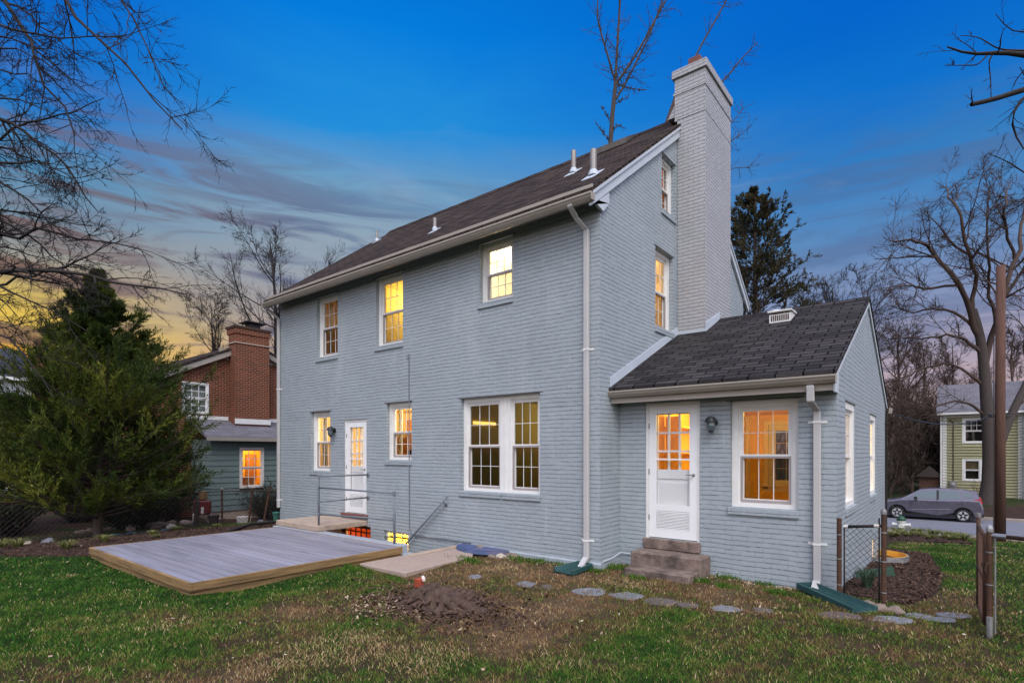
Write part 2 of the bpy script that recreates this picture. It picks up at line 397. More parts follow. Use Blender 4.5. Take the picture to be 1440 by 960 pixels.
# ------------------------------------------------------------------ mesh builder
def wpos(o):
    v = np.zeros(3)
    while o is not None:
        v = v + np.array(o.location); o = o.parent
    return v
def tag(o, label=None, cat=None, group=None, kind=None):
    if label: o['label'] = label
    if cat: o['category'] = cat
    if group: o['group'] = group
    if kind: o['kind'] = kind
    return o
def thing(name, loc, label, cat, group=None):
    o = bpy.data.objects.new(name, None); COL.objects.link(o); o.location = loc
    o.empty_display_size = .2
    return tag(o, label, cat, group)
def add_uv(me):
    nl = len(me.loops)
    if nl == 0: return
    uvl = me.uv_layers.new(name='UVMap')
    vs = np.empty(len(me.vertices) * 3, 'f'); me.vertices.foreach_get('co', vs); vs = vs.reshape(-1, 3)
    li = np.empty(nl, 'i'); me.loops.foreach_get('vertex_index', li)
    pn = np.empty(len(me.polygons) * 3, 'f'); me.polygons.foreach_get('normal', pn); pn = pn.reshape(-1, 3)
    lt = np.empty(len(me.polygons), 'i'); me.polygons.foreach_get('loop_total', lt)
    n = np.repeat(pn, lt, axis=0)
    tx = np.stack([-n[:, 1], n[:, 0], np.zeros(len(n))], 1)
    ln = np.linalg.norm(tx, axis=1)
    flat = ln < .05
    tx[flat] = (1, 0, 0); ln[flat] = 1
    tx = tx / ln[:, None]
    # same sense of u on opposite faces
    ty = np.cross(n, tx); ty[flat] = (0, 1, 0)
    co = vs[li]
    uv = np.stack([(co * tx).sum(1), (co * ty).sum(1)], 1).astype('f')
    uvl.data.foreach_set('uv', uv.ravel())
class MB:
    def __init__(s): s.v = []; s.f = []
    def face(s, pts):
        i = len(s.v); s.v.extend([tuple(p) for p in pts]); s.f.append(tuple(range(i, i + len(pts))))
    def hexa(s, p):
        """8 points: bottom ring 0-3, top ring 4-7"""
        i = len(s.v); s.v.extend([tuple(q) for q in p])
        for q in ((0, 3, 2, 1), (4, 5, 6, 7), (0, 1, 5, 4), (1, 2, 6, 5), (2, 3, 7, 6), (3, 0, 4, 7)): s.f.append(tuple(i + k for k in q))
    def box(s, x0, x1, y0, y1, z0, z1, tf=None):
        p = [(x0, y0, z0), (x1, y0, z0), (x1, y1, z0), (x0, y1, z0), (x0, y0, z1), (x1, y0, z1), (x1, y1, z1), (x0, y1, z1)]
        if tf: p = [tf(*q) for q in p]
        s.hexa(p)
    def prism(s, poly, axis, a, bb, tf=None):
        """polygon in two axes extruded along the third: axis 'x' -> poly (y,z); 'y' -> (x,z); 'z' -> (x,y)"""
        mk = {'x': lambda t, q: (t, q[0], q[1]), 'y': lambda t, q: (q[0], t, q[1]), 'z': lambda t, q: (q[0], q[1], t)}[axis]
        n = len(poly); i = len(s.v)
        pts = [mk(a, q) for q in poly] + [mk(bb, q) for q in poly]
        if tf: pts = [tf(*q) for q in pts]
        s.v.extend(pts)
        s.f.append(tuple(i + k for k in range(n))); s.f.append(tuple(i + n + k for k in reversed(range(n))))
        for k in range(n): s.f.append((i + k, i + (k + 1) % n, i + n + (k + 1) % n, i + n + k))
    def tube(s, pts, r, k=8, caps=True):
        pts = [np.array(p, float) for p in pts]; n = len(pts)
        rr = r if hasattr(r, '__len__') else [r] * n
        i0 = len(s.v); up = None
        for j in range(n):
            t = pts[min(j + 1, n - 1)] - pts[max(j - 1, 0)]; t = t / (np.linalg.norm(t) + 1e-9)
            if up is None:
                up = np.array((0, 0, 1.)) if abs(t[2]) < .9 else np.array((1., 0, 0))
            a = np.cross(t, up); a /= np.linalg.norm(a) + 1e-9; bb = np.cross(a, t); up = bb
            for q in range(k):
                an = 2 * pi * q / k
                s.v.append(tuple(pts[j] + rr[j] * (cos(an) * a + sin(an) * bb)))
        for j in range(n - 1):
            for q in range(k):
                q2 = (q + 1) % k
                s.f.append((i0 + j * k + q, i0 + j * k + q2, i0 + (j + 1) * k + q2, i0 + (j + 1) * k + q))
        if caps:
            s.f.append(tuple(i0 + q for q in reversed(range(k)))); s.f.append(tuple(i0 + (n - 1) * k + q for q in range(k)))
    def lathe(s, prof, cx=0, cy=0, cz=0, k=16, axis='z'):
        i0 = len(s.v)
        for r, z in prof:
            for q in range(k):
                an = 2 * pi * q / k; a, bb = r * cos(an), r * sin(an)
                s.v.append({'z': (cx + a, cy + bb, cz + z), 'y': (cx + a, cy + z, cz + bb), 'x': (cx + z, cy + a, cz + bb)}[axis])
        for j in range(len(prof) - 1):
            for q in range(k):
                q2 = (q + 1) % k
                s.f.append((i0 + j * k + q, i0 + j * k + q2, i0 + (j + 1) * k + q2, i0 + (j + 1) * k + q))
        s.f.append(tuple(i0 + q for q in range(k))); s.f.append(tuple(i0 + (len(prof) - 1) * k + q for q in range(k)))
    def build(s, name, mat, parent=None, smooth=False, bevel=0.0, local=False):
        v = np.array(s.v, float)
        off = np.zeros(3)
        if parent is not None and not local: off = wpos(parent)
        v = v - off
        me = bpy.data.meshes.new(name); me.from_pydata(v.tolist(), [], s.f); me.update()
        bm = bmesh.new(); bm.from_mesh(me)
        bmesh.ops.recalc_face_normals(bm, faces=bm.faces)
        if bevel > 0:
            ed = [e for e in bm.edges if len(e.link_faces) == 2 and e.calc_face_angle(0) > .5]
            bmesh.ops.bevel(bm, geom=ed, offset=bevel, segments=1, affect='EDGES', clamp_overlap=True)
        bm.to_mesh(me); bm.free()
        add_uv(me)
        if smooth: me.polygons.foreach_set('use_smooth', [True] * len(me.polygons))
        me.materials.append(MATS[mat])
        o = bpy.data.objects.new(name, me); COL.objects.link(o)
        if parent is not None: o.parent = parent
        return o
def npmesh(name, verts, faces_k, mat, parent=None, tint=None, smooth=False, attr='tint'):
    """faces_k: int array (n,3) or (n,4); verts (m,3) in world; tint per vertex"""
    v = np.asarray(verts, 'f')
    if parent is not None: v = (v - wpos(parent)).astype('f')
    f = np.asarray(faces_k, 'i'); n, k = f.shape
    me = bpy.data.meshes.new(name)
    me.vertices.add(len(v)); me.vertices.foreach_set('co', np.ascontiguousarray(v).ravel())
    me.loops.add(n * k); me.loops.foreach_set('vertex_index', np.ascontiguousarray(f).ravel())
    me.polygons.add(n); me.polygons.foreach_set('loop_start', np.arange(0, n * k, k, dtype='i'))
    try: me.polygons.foreach_set('loop_total', np.full(n, k, 'i'))
    except Exception: pass
    if smooth: me.polygons.foreach_set('use_smooth', np.ones(n, bool))
    me.update(calc_edges=True)
    if tint is not None:
        a = me.attributes.new(attr, 'FLOAT', 'POINT'); a.data.foreach_set('value', np.asarray(tint, 'f'))
    me.materials.append(MATS[mat])
    o = bpy.data.objects.new(name, me); COL.objects.link(o)
    if parent is not None: o.parent = parent
    return o
def children(o): return [c for c in bpy.data.objects if c.parent == o]
def copy_tree(o, loc, rz=0, sc=1, label=None, parent=None):
    c = o.copy(); COL.objects.link(c); c.location = loc; c.rotation_euler = (0, 0, rz); c.scale = (sc, sc, sc)
    if label: c['label'] = label
    for ch in list(o.children):
        k = ch.copy(); COL.objects.link(k); k.parent = c
        for g in list(ch.children):
            q = g.copy(); COL.objects.link(q); q.parent = k
    return c

# ================================================================== THE GROUND
AREA = (-7.35, -2.95, -1.02, 0.0)           # stairwell beside the house: x0 x1 y0 y1
WELL = (3.04, 4.9, .52)                       # window well on the east wall: x, y, radius
def axis(parts):
    out = []
    for a, bb, st in parts:
        out += list(np.arange(a, bb - 1e-6, st))
    out.append(parts[-1][1]); return np.array(out)
gx = axis([(-900, -200, 100), (-200, -60, 20), (-60, -16, 2), (-16, -12, .5), (-12, -7.35, .155), (-7.35, -2.95, .11), (-2.95, 3.05, .12), (3.05, 4.05, .08), (4.05, 8, .1317), (8, 20, 1), (20, 60, 4), (60, 200, 20), (200, 900, 100)])
gy = axis([(-900, -200, 100), (-200, -20, 20), (-20, -8, 1.5), (-8, -1.02, .116333), (-1.02, 0, .102), (0, 4.3, .1433), (4.3, 5.5, .08), (5.5, 19.4, .278), (19.4, 28.4, 1.0), (28.4, 34, .56), (34, 60, 2), (60, 200, 20), (200, 900, 100)])
GX, GY = np.meshgrid(gx, gy)
GZ = gzf(GX, GY)
pit = np.hypot(GX - WELL[0], GY - WELL[1]) < WELL[2] - .06
GZ = np.where(pit & (GX > 2.9), -.62, GZ)
nx, ny = len(gx), len(gy)
idx = np.arange(nx * ny).reshape(ny, nx)
quads = np.stack([idx[:-1, :-1], idx[:-1, 1:], idx[1:, 1:], idx[1:, :-1]], -1)
cxm = (GX[:-1, :-1] + GX[1:, 1:]) / 2; cym = (GY[:-1, :-1] + GY[1:, 1:]) / 2
hole = (cxm > AREA[0]) & (cxm < AREA[1]) & (cym > AREA[2]) & (cym < AREA[3])
hole |= (cxm > -9.3) & (cxm < -.1) & (cym > .1) & (cym < 7.2)
hole |= (cxm > 0) & (cxm < 2.95) & (cym > .72) & (cym < 6.7)
quads = quads[~hole].reshape(-1, 4)
gro = npmesh('ground', np.stack([GX, GY, GZ], -1).reshape(-1, 3), quads, 'lawn_soil', None, dryness(GX, GY).ravel(), True, 'dry')
tag(gro, kind='structure')

def drape(name, poly, lift, mat, step=.12, wob=.10, kind='structure'):
    """an irregular bed draped on the terrain"""
    P = np.array(poly)
    x0, y0 = P.min(0) - .3; x1, y1 = P.max(0) + .3
    xs = np.arange(x0, x1, step); ys = np.arange(y0, y1, step)
    X, Y = np.meshgrid(xs, ys)
    def sd(px, py):
        ins = np.zeros(px.shape, bool); dist = np.full(px.shape, 1e9)
        for i in range(len(P)):
            a, bb = P[i], P[(i + 1) % len(P)]
            c = ((a[1] > py) != (bb[1] > py)) & (px < (bb[0] - a[0]) * (py - a[1]) / (bb[1] - a[1] + 1e-12) + a[0]); ins ^= c
            e = bb - a; t = np.clip(((px - a[0]) * e[0] + (py - a[1]) * e[1]) / (e @ e), 0, 1)
            dist = np.minimum(dist, np.hypot(px - a[0] - t * e[0], py - a[1] - t * e[1]))
        return np.where(ins, dist, -dist)
    S = sd(X, Y) + (vnoise(X, Y, 2.2, 9) - .5) * 2 * wob
    Z = gzf(X, Y) + np.where(S > 0, lift * np.minimum(1, .35 + S * 3), -.03)
    i = np.arange(X.size).reshape(X.shape)
    q = np.stack([i[:-1, :-1], i[:-1, 1:], i[1:, 1:], i[1:, :-1]], -1)
    keep = (np.maximum.reduce([S[:-1, :-1], S[:-1, 1:], S[1:, 1:], S[1:, :-1]]) > 0)
    o = npmesh(name, np.stack([X, Y, Z], -1).reshape(-1, 3), q[keep].reshape(-1, 4), mat, None, None, True)
    tag(o, kind=kind)
    return lambda px, py: sd(np.asarray(px), np.asarray(py)) + (vnoise(px, py, 2.2, 9) - .5) * 2 * wob
bedL = drape('mulch_bed', [(-7.05, -4.55), (-8.2, -5.35), (-10.5, -6.6), (-14, -8.2), (-14, -4), (-12.2, -1.9), (-9.8, -.4), (-9.3, -.1), (-7.2, -1.3)], .03, 'mulch')
bedR = drape('mulch_bed', [(3.0, .75), (3.75, .62), (4.02, 1.6), (4.05, 3.5), (3.95, 5.6), (3.7, 7.4), (3.0, 7.4)], .025, 'mulch', .1, .06)
bedS = drape('mulch_bed', [(0.6, 18.9), (3.9, 19.0), (4.75, 15.6), (4.3, 13.4), (2.9, 12.6), (1, 13)], .05, 'mulch', .2, .2)
soilN = drape('garden_soil', [(-12.6, .3), (-12.9, -2.2), (-13.6, -5), (-14.2, -10), (-26, -12), (-34, -4), (-24, 1.6), (-17.5, 1.2), (-15.5, 4), (-12.4, 4), (-9.6, 2)], .015, 'mulch', .35, .3)
bedF = drape('mulch_bed', [(4.6, 28.0), (14, 28.0), (14, 34), (8, 34), (4.9, 31)], .04, 'mulch', .4, .25)

# street with kerbs
mb = MB()
for xa, xb in ((-80, 80),):
    mb.face([(xa, 20.0, -1.485), (xb, 20.0, -1.485), (xb, 27.75, -1.485), (xa, 27.75, -1.485)])
tag(mb.build('road', 'asphalt'), kind='structure')
mb = MB(); mb.box(-80, 80, 27.75, 27.9, -1.6, -1.36); mb.box(-80, 80, 19.85, 20.0, -1.6, -1.39)
tag(mb.build('kerb', 'kerb_stone', bevel=.02), kind='structure')

# ================================================================== WALL HELPERS
def clip_poly(poly, planes):
    for (a, bb, c) in planes:                  # keep a*s + b*z <= c
        out = []
        for i in range(len(poly)):
            p, q = poly[i], poly[(i + 1) % len(poly)]
            dp = a * p[0] + bb * p[1] - c; dq = a * q[0] + bb * q[1] - c
            if dp <= 1e-9: out.append(p)
            if (dp < -1e-9 and dq > 1e-9) or (dp > 1e-9 and dq < -1e-9):
                t = dp / (dp - dq); out.append((p[0] + t * (q[0] - p[0]), p[1] + t * (q[1] - p[1])))
        poly = out
        if len(poly) < 3: return []
    return poly
def panel(mb, tf, s0, s1, z0, z1, holes, dep=0.0, planes=(), reveal=None):
    """rectangular wall in (s,z) at inward depth dep, pierced by holes (sa,sb,za,zb); reveal = depth the hole edges run to"""
    cs = sorted({s0, s1, *[h[0] for h in holes], *[h[1] for h in holes]}); cz = sorted({z0, z1, *[h[2] for h in holes], *[h[3] for h in holes]})
    cs = [c for c in cs if s0 <= c <= s1]; cz = [c for c in cz if z0 <= c <= z1]
    for i in range(len(cs) - 1):
        for j in range(len(cz) - 1):
            ms, mz = (cs[i] + cs[i + 1]) / 2, (cz[j] + cz[j + 1]) / 2
            if any(h[0] < ms < h[1] and h[2] < mz < h[3] for h in holes): continue
            poly = clip_poly([(cs[i], cz[j]), (cs[i + 1], cz[j]), (cs[i + 1], cz[j + 1]), (cs[i], cz[j + 1])], planes)
            if poly: mb.face([tf(s, dep, z) for s, z in poly])
    if reveal is not None:
        for a, bb, c, dd in holes:
            for p, q in (((a, c), (bb, c)), ((bb, c), (bb, dd)), ((bb, dd), (a, dd)), ((a, dd), (a, c))):
                mb.face([tf(p[0], dep, p[1]), tf(q[0], dep, q[1]), tf(q[0], reveal, q[1]), tf(p[0], reveal, p[1])])
def TS(Y): return lambda a, i, z: (a, Y + i, z)          # wall facing -Y
def TE(X): return lambda a, i, z: (X - i, a, z)          # wall facing +X
def TN(Y): return lambda a, i, z: (a, Y - i, z)          # wall facing +Y
def TW(X): return lambda a, i, z: (X + i, a, z)

# openings
H_WA = (-7.70, -6.84, 4.02, 5.46); H_WB = (-5.44, -4.56, 4.02, 5.47); H_WC = (-2.46, -1.69, 4.44, 5.50)
H_DW = (-2.93, -1.12, 1.07, 2.76); H_KL = (-7.96, -7.14, 1.34, 2.74); H_KD = (-6.58, -5.76, .42, 2.50); H_WS = (-5.09, -4.29, 1.62, 2.80)
H_BW = (-5.16, -4.40, -.42, .14); H_BD = (-6.75, -5.62, -2.2, .165)
H_G3 = (2.27, 2.90, 6.26, 7.30); H_G2 = (1.99, 2.80, 4.05, 5.50)
H_SD = (.45, 1.30, .46, 2.53); H_SW = (1.73, 2.60, 1.01, 2.49)
H_S1 = (1.32, 2.24, 1.01, 2.47); H_S2 = (4.16, 5.06, 1.01, 2.45); H_SB = (4.50, 5.28, -.34, .18)
H_SF = (.75, 1.75, 1.01, 2.42)
XL, YB, ZE = -9.40, 7.30, 5.64
RS = .745
def roofz(y): return 5.79 + RS * (min(y, YB - y) + .15)
XS, YS0, YS1 = 3.04, .62, 6.90
SRS = .47
def sroofz(y): return 2.80 + SRS * (min(y, 7.52 - y) - .33)

house = thing('painted_house', (-4.7, 3.65, 0), 'two storey pale grey painted brick house with tall end chimney and side sunroom', 'house')
mb = MB()
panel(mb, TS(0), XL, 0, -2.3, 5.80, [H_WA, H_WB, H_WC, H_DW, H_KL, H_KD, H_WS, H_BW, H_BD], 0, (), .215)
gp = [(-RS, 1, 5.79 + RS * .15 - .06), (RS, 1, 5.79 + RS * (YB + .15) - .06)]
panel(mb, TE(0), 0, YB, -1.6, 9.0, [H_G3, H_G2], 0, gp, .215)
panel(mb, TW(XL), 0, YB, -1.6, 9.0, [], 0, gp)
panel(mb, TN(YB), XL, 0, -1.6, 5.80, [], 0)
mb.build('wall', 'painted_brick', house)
# projecting brick base course
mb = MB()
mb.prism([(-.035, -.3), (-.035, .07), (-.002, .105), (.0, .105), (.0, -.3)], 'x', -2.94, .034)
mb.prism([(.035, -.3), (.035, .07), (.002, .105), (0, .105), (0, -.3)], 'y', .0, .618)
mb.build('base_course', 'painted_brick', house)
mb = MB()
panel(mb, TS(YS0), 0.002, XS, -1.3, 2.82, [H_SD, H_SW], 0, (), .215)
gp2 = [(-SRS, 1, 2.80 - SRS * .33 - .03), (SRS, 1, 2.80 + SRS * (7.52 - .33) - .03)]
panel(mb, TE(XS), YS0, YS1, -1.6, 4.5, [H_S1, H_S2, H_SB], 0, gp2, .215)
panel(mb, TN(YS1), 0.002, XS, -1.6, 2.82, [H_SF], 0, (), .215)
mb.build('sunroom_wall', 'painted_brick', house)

# ---- main roof
mb = MB()
yf, yr = -.38, YB / 2
x0, x1 = XL - .12, .075
th = .05
for sgn in (0, 1):
    fy = (lambda y: y) if sgn == 0 else (lambda y: YB - y)
    e0 = roofz(0) + RS * yf; rz_ = roofz(yr)
    mb.hexa([(x0, fy(yf), e0 - th), (x1, fy(yf), e0 - th), (x1, fy(yr), rz_ - th), (x0, fy(yr), rz_ - th), (x0, fy(yf), e0), (x1, fy(yf), e0), (x1, fy(yr), rz_), (x0, fy(yr), rz_)])
roof = mb.build('roof', 'shingle', house)
mb = MB(); rz0 = roofz(yr)
nrc = 34
for i in range(nrc):
    xa = x0 + (x1 - x0) * i / nrc; xb = x0 + (x1 - x0) * (i + 1) / nrc + .01
    zz = .008 + .004 * (i % 2)
    mb.prism([(yr - .15, rz0 - RS * .15 + zz), (yr, rz0 + zz + .045), (yr + .15, rz0 - RS * .15 + zz), (yr + .15, rz0 - RS * .15 + zz - .008), (yr, rz0 + zz), (yr - .15, rz0 - RS * .15 + zz - .008)], 'x', xa, xb)
mb.build('ridge_cap', 'shingle', roof)
# eave: soffit, fascia, gutter
mb = MB()
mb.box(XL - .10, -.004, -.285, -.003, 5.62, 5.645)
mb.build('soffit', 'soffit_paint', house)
mb = MB()
mb.box(XL - .10, .05, -.31, -.287, 5.535, 5.72)
mb.build('fascia', 'gutter_paint', house)
mb = MB()
zt = roofz(0) + RS * yf - .055
mb.prism([(-.312, zt), (-.312, zt - .115), (-.365, zt - .115), (-.40, zt - .07), (-.415, zt - .035), (-.425, zt - .03), (-.425, zt - .004), (-.413, zt - .004), (-.40, zt - .05), (-.36, zt - .10), (-.325, zt - .10), (-.325, zt)], 'x', XL - .14, .09)
mb.box(.09, .094, -.425, -.312, zt - .115, zt - .004); mb.box(XL - .144, XL - .14, -.425, -.312, zt - .115, zt - .004)
mb.build('gutter', 'gutter_paint', house)
# rake boards on the chimney gable
mb = MB()
def rk(y): return roofz(y) - .052
for a, bb in ((-.33, 2.985), (4.515, YB + .33)):
    n = 2
    ya, yb2 = a, bb
    za, zb = (5.79 + RS * (min(ya, YB - ya) + .15)) - .052, (5.79 + RS * (min(yb2, YB - yb2) + .15)) - .052
    mb.hexa([(.004, ya, za - .21), (.055, ya, za - .21), (.055, yb2, zb - .21), (.004, yb2, zb - .21), (.004, ya, za), (.055, ya, za), (.055, yb2, zb), (.004, yb2, zb)])
    mb.hexa([(.055, ya, za - .055), (.078, ya, za - .055), (.078, yb2, zb - .055), (.055, yb2, zb - .055), (.055, ya, za - .002), (.078, ya, za - .002), (.078, yb2, zb - .002), (.055, yb2, zb - .002)])
mb.prism([(-.31, 5.50), (.02, 5.42), (.20, 5.60), (.20, 5.77), (-.31, 5.41)], 'x', .008, .05)
mb.build('rake_board', 'trim_grey', house)
mb = MB()
za = 5.79 + RS * (.15) - .052
for a, bb in ((-.30, yr), (yr, YB + .3)):
    za, zb = (5.79 + RS * (min(a, YB - a) + .15)) - .052, (5.79 + RS * (min(bb, YB - bb) + .15)) - .052
    mb.hexa([(XL - .055, a, za - .2), (XL - .004, a, za - .2), (XL - .004, bb, zb - .2), (XL - .055, bb, zb - .2), (XL - .055, a, za), (XL - .004, a, za), (XL - .004, bb, zb), (XL - .055, bb, zb)])
mb.build('rake_board', 'trim_grey', house)

# ---- sunroom roof
mb = MB()
xs0, xs1 = 0.0, XS + .045
ye = .27
for sgn in (0, 1):
    fy = (lambda y: y) if sgn == 0 else (lambda y: 7.52 - y)
    e0, r0 = sroofz(ye), sroofz(3.76)
    mb.hexa([(xs0, fy(ye), e0 - .045), (xs1, fy(ye), e0 - .045), (xs1, fy(3.76), r0 - .045), (xs0, fy(3.76), r0 - .045), (xs0, fy(ye), e0), (xs1, fy(ye), e0), (xs1, fy(3.76), r0), (xs0, fy(3.76), r0)])
sroof = mb.build('sunroom_roof', 'shingle_dark', house)
mb = MB()
r0 = sroofz(3.76)
mb.prism([(3.61, r0 - .064), (3.76, r0 + .016), (3.91, r0 - .064), (3.91, r0 - .075), (3.76, r0 + .003), (3.61, r0 - .075)], 'x', .0, xs1)
mb.build('ridge_cap', 'shingle_dark', sroof)
mb = MB()
zt = sroofz(ye) - .05
mb.prism([(.335, zt), (.335, zt - .105), (.29, zt - .105), (.255, zt - .065), (.24, zt - .03), (.232, zt - .026), (.232, zt - .004), (.243, zt - .004), (.255, zt - .045), (.29, zt - .092), (.322, zt - .092), (.322, zt)], 'x', -.06, XS + .035)
mb.box(XS + .035, XS + .039, .232, .335, zt - .105, zt - .004)
mb.build('gutter', 'gutter_paint', house)
mb = MB()
mb.box(.003, XS + .0, .337, .362, zt - .19, zt + .0)
mb.build('fascia', 'gutter_paint', house)
mb = MB()
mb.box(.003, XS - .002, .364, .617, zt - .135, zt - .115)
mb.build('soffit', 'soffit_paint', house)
mb = MB()
for a, bb in ((.30, 3.76), (3.76, 7.24)):
    za, zb = sroofz(a) - .047, sroofz(bb) - .047
    mb.hexa([(XS + .002, a, za - .10), (XS + .028, a, za - .10), (XS + .028, bb, zb - .10), (XS + .002, bb, zb - .10), (XS + .002, a, za), (XS + .028, a, za), (XS + .028, bb, zb), (XS + .002, bb, zb)])
mb.prism([(.30, zt - .02), (.34, zt - .21), (.60, zt - .21), (.60, sroofz(.6) - .06)], 'x', XS + .003, XS + .022)
mb.build('rake_board', 'trim_grey', house)
mb = MB()
mb.box(XS + .05, XS + .10, 7.10, 7.26, 2.62, 2.74); mb.build('gutter_end', 'gutter_paint', house)
mb = MB(); mb.tube([(XS + .05, 6.98, 2.72), (XS + .03, 6.85, 2.45), (XS + .025, 6.86, -.3)], .018, 6)
mb.build('conduit', 'bark_dark', house)
# step flashing where the sunroom roof meets the gable, and round the chimney
mb = MB()
a, bb = .30, 2.985
mb.hexa([(.004, a, sroofz(a) + .004), (.018, a, sroofz(a) + .004), (.018, bb, sroofz(bb) + .004), (.004, bb, sroofz(bb) + .004), (.004, a, sroofz(a) + .15), (.018, a, sroofz(a) + .15), (.018, bb, sroofz(bb) + .15), (.004, bb, sroofz(bb) + .15)])
mb.box(.02, .565, 2.966, 2.984, sroofz(2.97) + .004, sroofz(2.97) + .055)
a, bb = 2.97, 3.75
mb.hexa([(.556, a, sroofz(a) + .004), (.575, a, sroofz(a) + .004), (.575, bb, sroofz(bb) + .004), (.556, bb, sroofz(bb) + .004), (.556, a, sroofz(a) + .17), (.575, a, sroofz(a) + .17), (.575, bb, sroofz(bb) + .14), (.556, bb, sroofz(bb) + .14)])
mb.build('roof_flashing', 'flashing', house)

# ---- chimney
ch = MB()
CXA, CXB, CYA, CYB = -.02, .55, 2.99, 4.50
ch.box(.003, CXB, CYA, CYB, 2.6, 8.22); ch.box(-.05, CXB, CYA, CYB, 8.2, 9.02)
ch.prism([(-.05, 8.55), (-.05, 8.3), (-.20, 8.3)], 'y', CYA + .02, CYB - .02)
chim = ch.build('chimney', 'chimney_brick', house, bevel=.004)
mb = MB(); mb.box(CXA - .055, CXB + .012, CYA - .012, CYB + .012, 8.70, 8.745)
mb.build('chimney_band', 'chimney_brick', chim)
mb = MB(); mb.box(CXA - .075, CXB + .035, CYA - .035, CYB + .035, 9.02, 9.17); mb.box(CXA - .04, CXB, CYA, CYB, 9.17, 9.20)
mb.build('chimney_cap', 'chimney_brick', chim, bevel=.006)
mb = MB(); mb.box(.17, .40, 3.12, 3.35, 9.2, 9.40); mb.box(.20, .37, 3.15, 3.32, 9.40, 9.41)
mb.build('flue_pot', 'terracotta', chim, bevel=.01)

# ---- roof vents
def vent_pipe(x, y, r, h, boot):
    z = roofz(y)
    m = MB(); m.tube([(x, y, z - .03), (x, y, z + h)], r, 12); m.tube([(x, y, z + h), (x, y, z + h + .004)], r * .8, 12)
    o = m.build('vent_pipe', 'metal_vent', roof, smooth=False)
    m = MB(); q = boot
    m.lathe([(q * .75, .0), (r * 1.4, .06), (r * 1.1, .09)], x, y, z - .01, 12)
    m.hexa([(x - q * 1.0, y - q * 1.6, roofz(y - q * 1.6) + .004), (x + q * 1.0, y - q * 1.6, roofz(y - q * 1.6) + .004), (x + q * 1.0, y + q * 1.3, roofz(y + q * 1.3) + .004), (x - q * 1.0, y + q * 1.3, roofz(y + q * 1.3) + .004),
            (x - q * 1.0, y - q * 1.6, roofz(y - q * 1.6) + .016), (x + q * 1.0, y - q * 1.6, roofz(y - q * 1.6) + .016), (x + q * 1.0, y + q * 1.3, roofz(y + q * 1.3) + .016), (x - q * 1.0, y + q * 1.3, roofz(y + q * 1.3) + .016)])
    m.build('vent_flashing', 'flashing', roof)
vent_pipe(-1.61, 1.80, .050, .42, .11); vent_pipe(-.50, .66, .055, .42, .12); vent_pipe(-4.53, .86, .04, .27, .08); vent_pipe(-9.05, 2.8, .035, .30, .08)
mb = MB(); y = 3.30; z = roofz(y)
mb.hexa([(-1.85, y - .2, z - .15 + .02), (-1.15, y - .2, z - .15 + .02), (-1.15, y + .14, z + .105), (-1.85, y + .14, z + .105), (-1.88, y - .24, z - .03), (-1.12, y - .24, z - .03), (-1.12, y + .18, z + .22), (-1.88, y + .18, z + .22)])
mb.build('roof_vent', 'metal_vent', roof)
mb = MB(); x, y = 1.86, 3.07; z = sroofz(y)
mb.hexa([(x - .17, y - .17, z - .085), (x + .17, y - .17, z - .085), (x + .17, y + .2, z + .085), (x - .17, y + .2, z + .085), (x - .17, y - .17, z + .06), (x + .17, y - .17, z + .06), (x + .17, y + .2, z + .17), (x - .17, y + .2, z + .17)])
mb.box(x - .19, x + .19, y - .20, y + .2, z + .10, z + .125); mb.tube([(x - .1, y, z + .12), (x - .1, y, z + .17)], .08, 10)
sv = mb.build('roof_vent', 'white_paint', sroof)
mb = MB()
for k in range(9):
    xx = x - .14 + k * .033; mb.box(xx, xx + .018, y - .178, y - .171, z - .05, z + .045)
mb.build('vent_grille', 'dark_timber', sv)

# ---- downspouts
def downspout(path, mat='pipe_paint', w=.085, t=.062, brackets=(), x=None, y0=None, facing='S'):
    m = MB()
    for (p, q) in zip(path[:-1], path[1:]):
        p = np.array(p); q = np.array(q)
        m.hexa([(p[0] - w / 2, p[1] - t / 2, p[2]), (p[0] + w / 2, p[1] - t / 2, p[2]), (p[0] + w / 2, p[1] + t / 2, p[2]), (p[0] - w / 2, p[1] + t / 2, p[2]),
                (q[0] - w / 2, q[1] - t / 2, q[2]), (q[0] + w / 2, q[1] - t / 2, q[2]), (q[0] + w / 2, q[1] + t / 2, q[2]), (q[0] - w / 2, q[1] + t / 2, q[2])])
    o = m.build('downspout', mat, house, bevel=.008)
    for zb in brackets:
        m = MB(); m.box(x - .11, x + .11, y0 - .008, y0 - .003, zb - .016, zb + .016); m.box(x - w / 2 - .004, x + w / 2 + .004, y0 - t - .018, y0 - .012, zb - .013, zb + .013)
        m.build('bracket', 'white_paint', o)
    return o
downspout([(-.21, -.045, .16), (-.21, -.045, 5.18), (-.30, -.20, 5.34), (-.30, -.36, 5.45), (-.30, -.36, 5.52)], brackets=(.42, 3.35), x=-.21, y0=0)
m = MB(); m.hexa([(-.255, -.08, .17), (-.165, -.08, .17), (-.165, -.015, .17), (-.255, -.015, .17), (-.27, -.24, .02), (-.18, -.24, .02), (-.18, -.20, -.03), (-.27, -.20, -.03)]); m.build('downspout_elbow', 'pipe_paint', house)
downspout([(XL + .01, -.045, .35), (XL + .01, -.045, 5.2), (XL - .06, -.20, 5.36), (XL - .06, -.36, 5.47), (XL - .06, -.36, 5.54)], brackets=(.55, 3.4), x=XL + .01, y0=0)
downspout([(2.825, YS0 - .045, .13), (2.825, YS0 - .045, 2.30), (2.80, .30, 2.40), (2.80, .28, 2.60)], brackets=(.60, 2.16), x=2.825, y0=YS0)
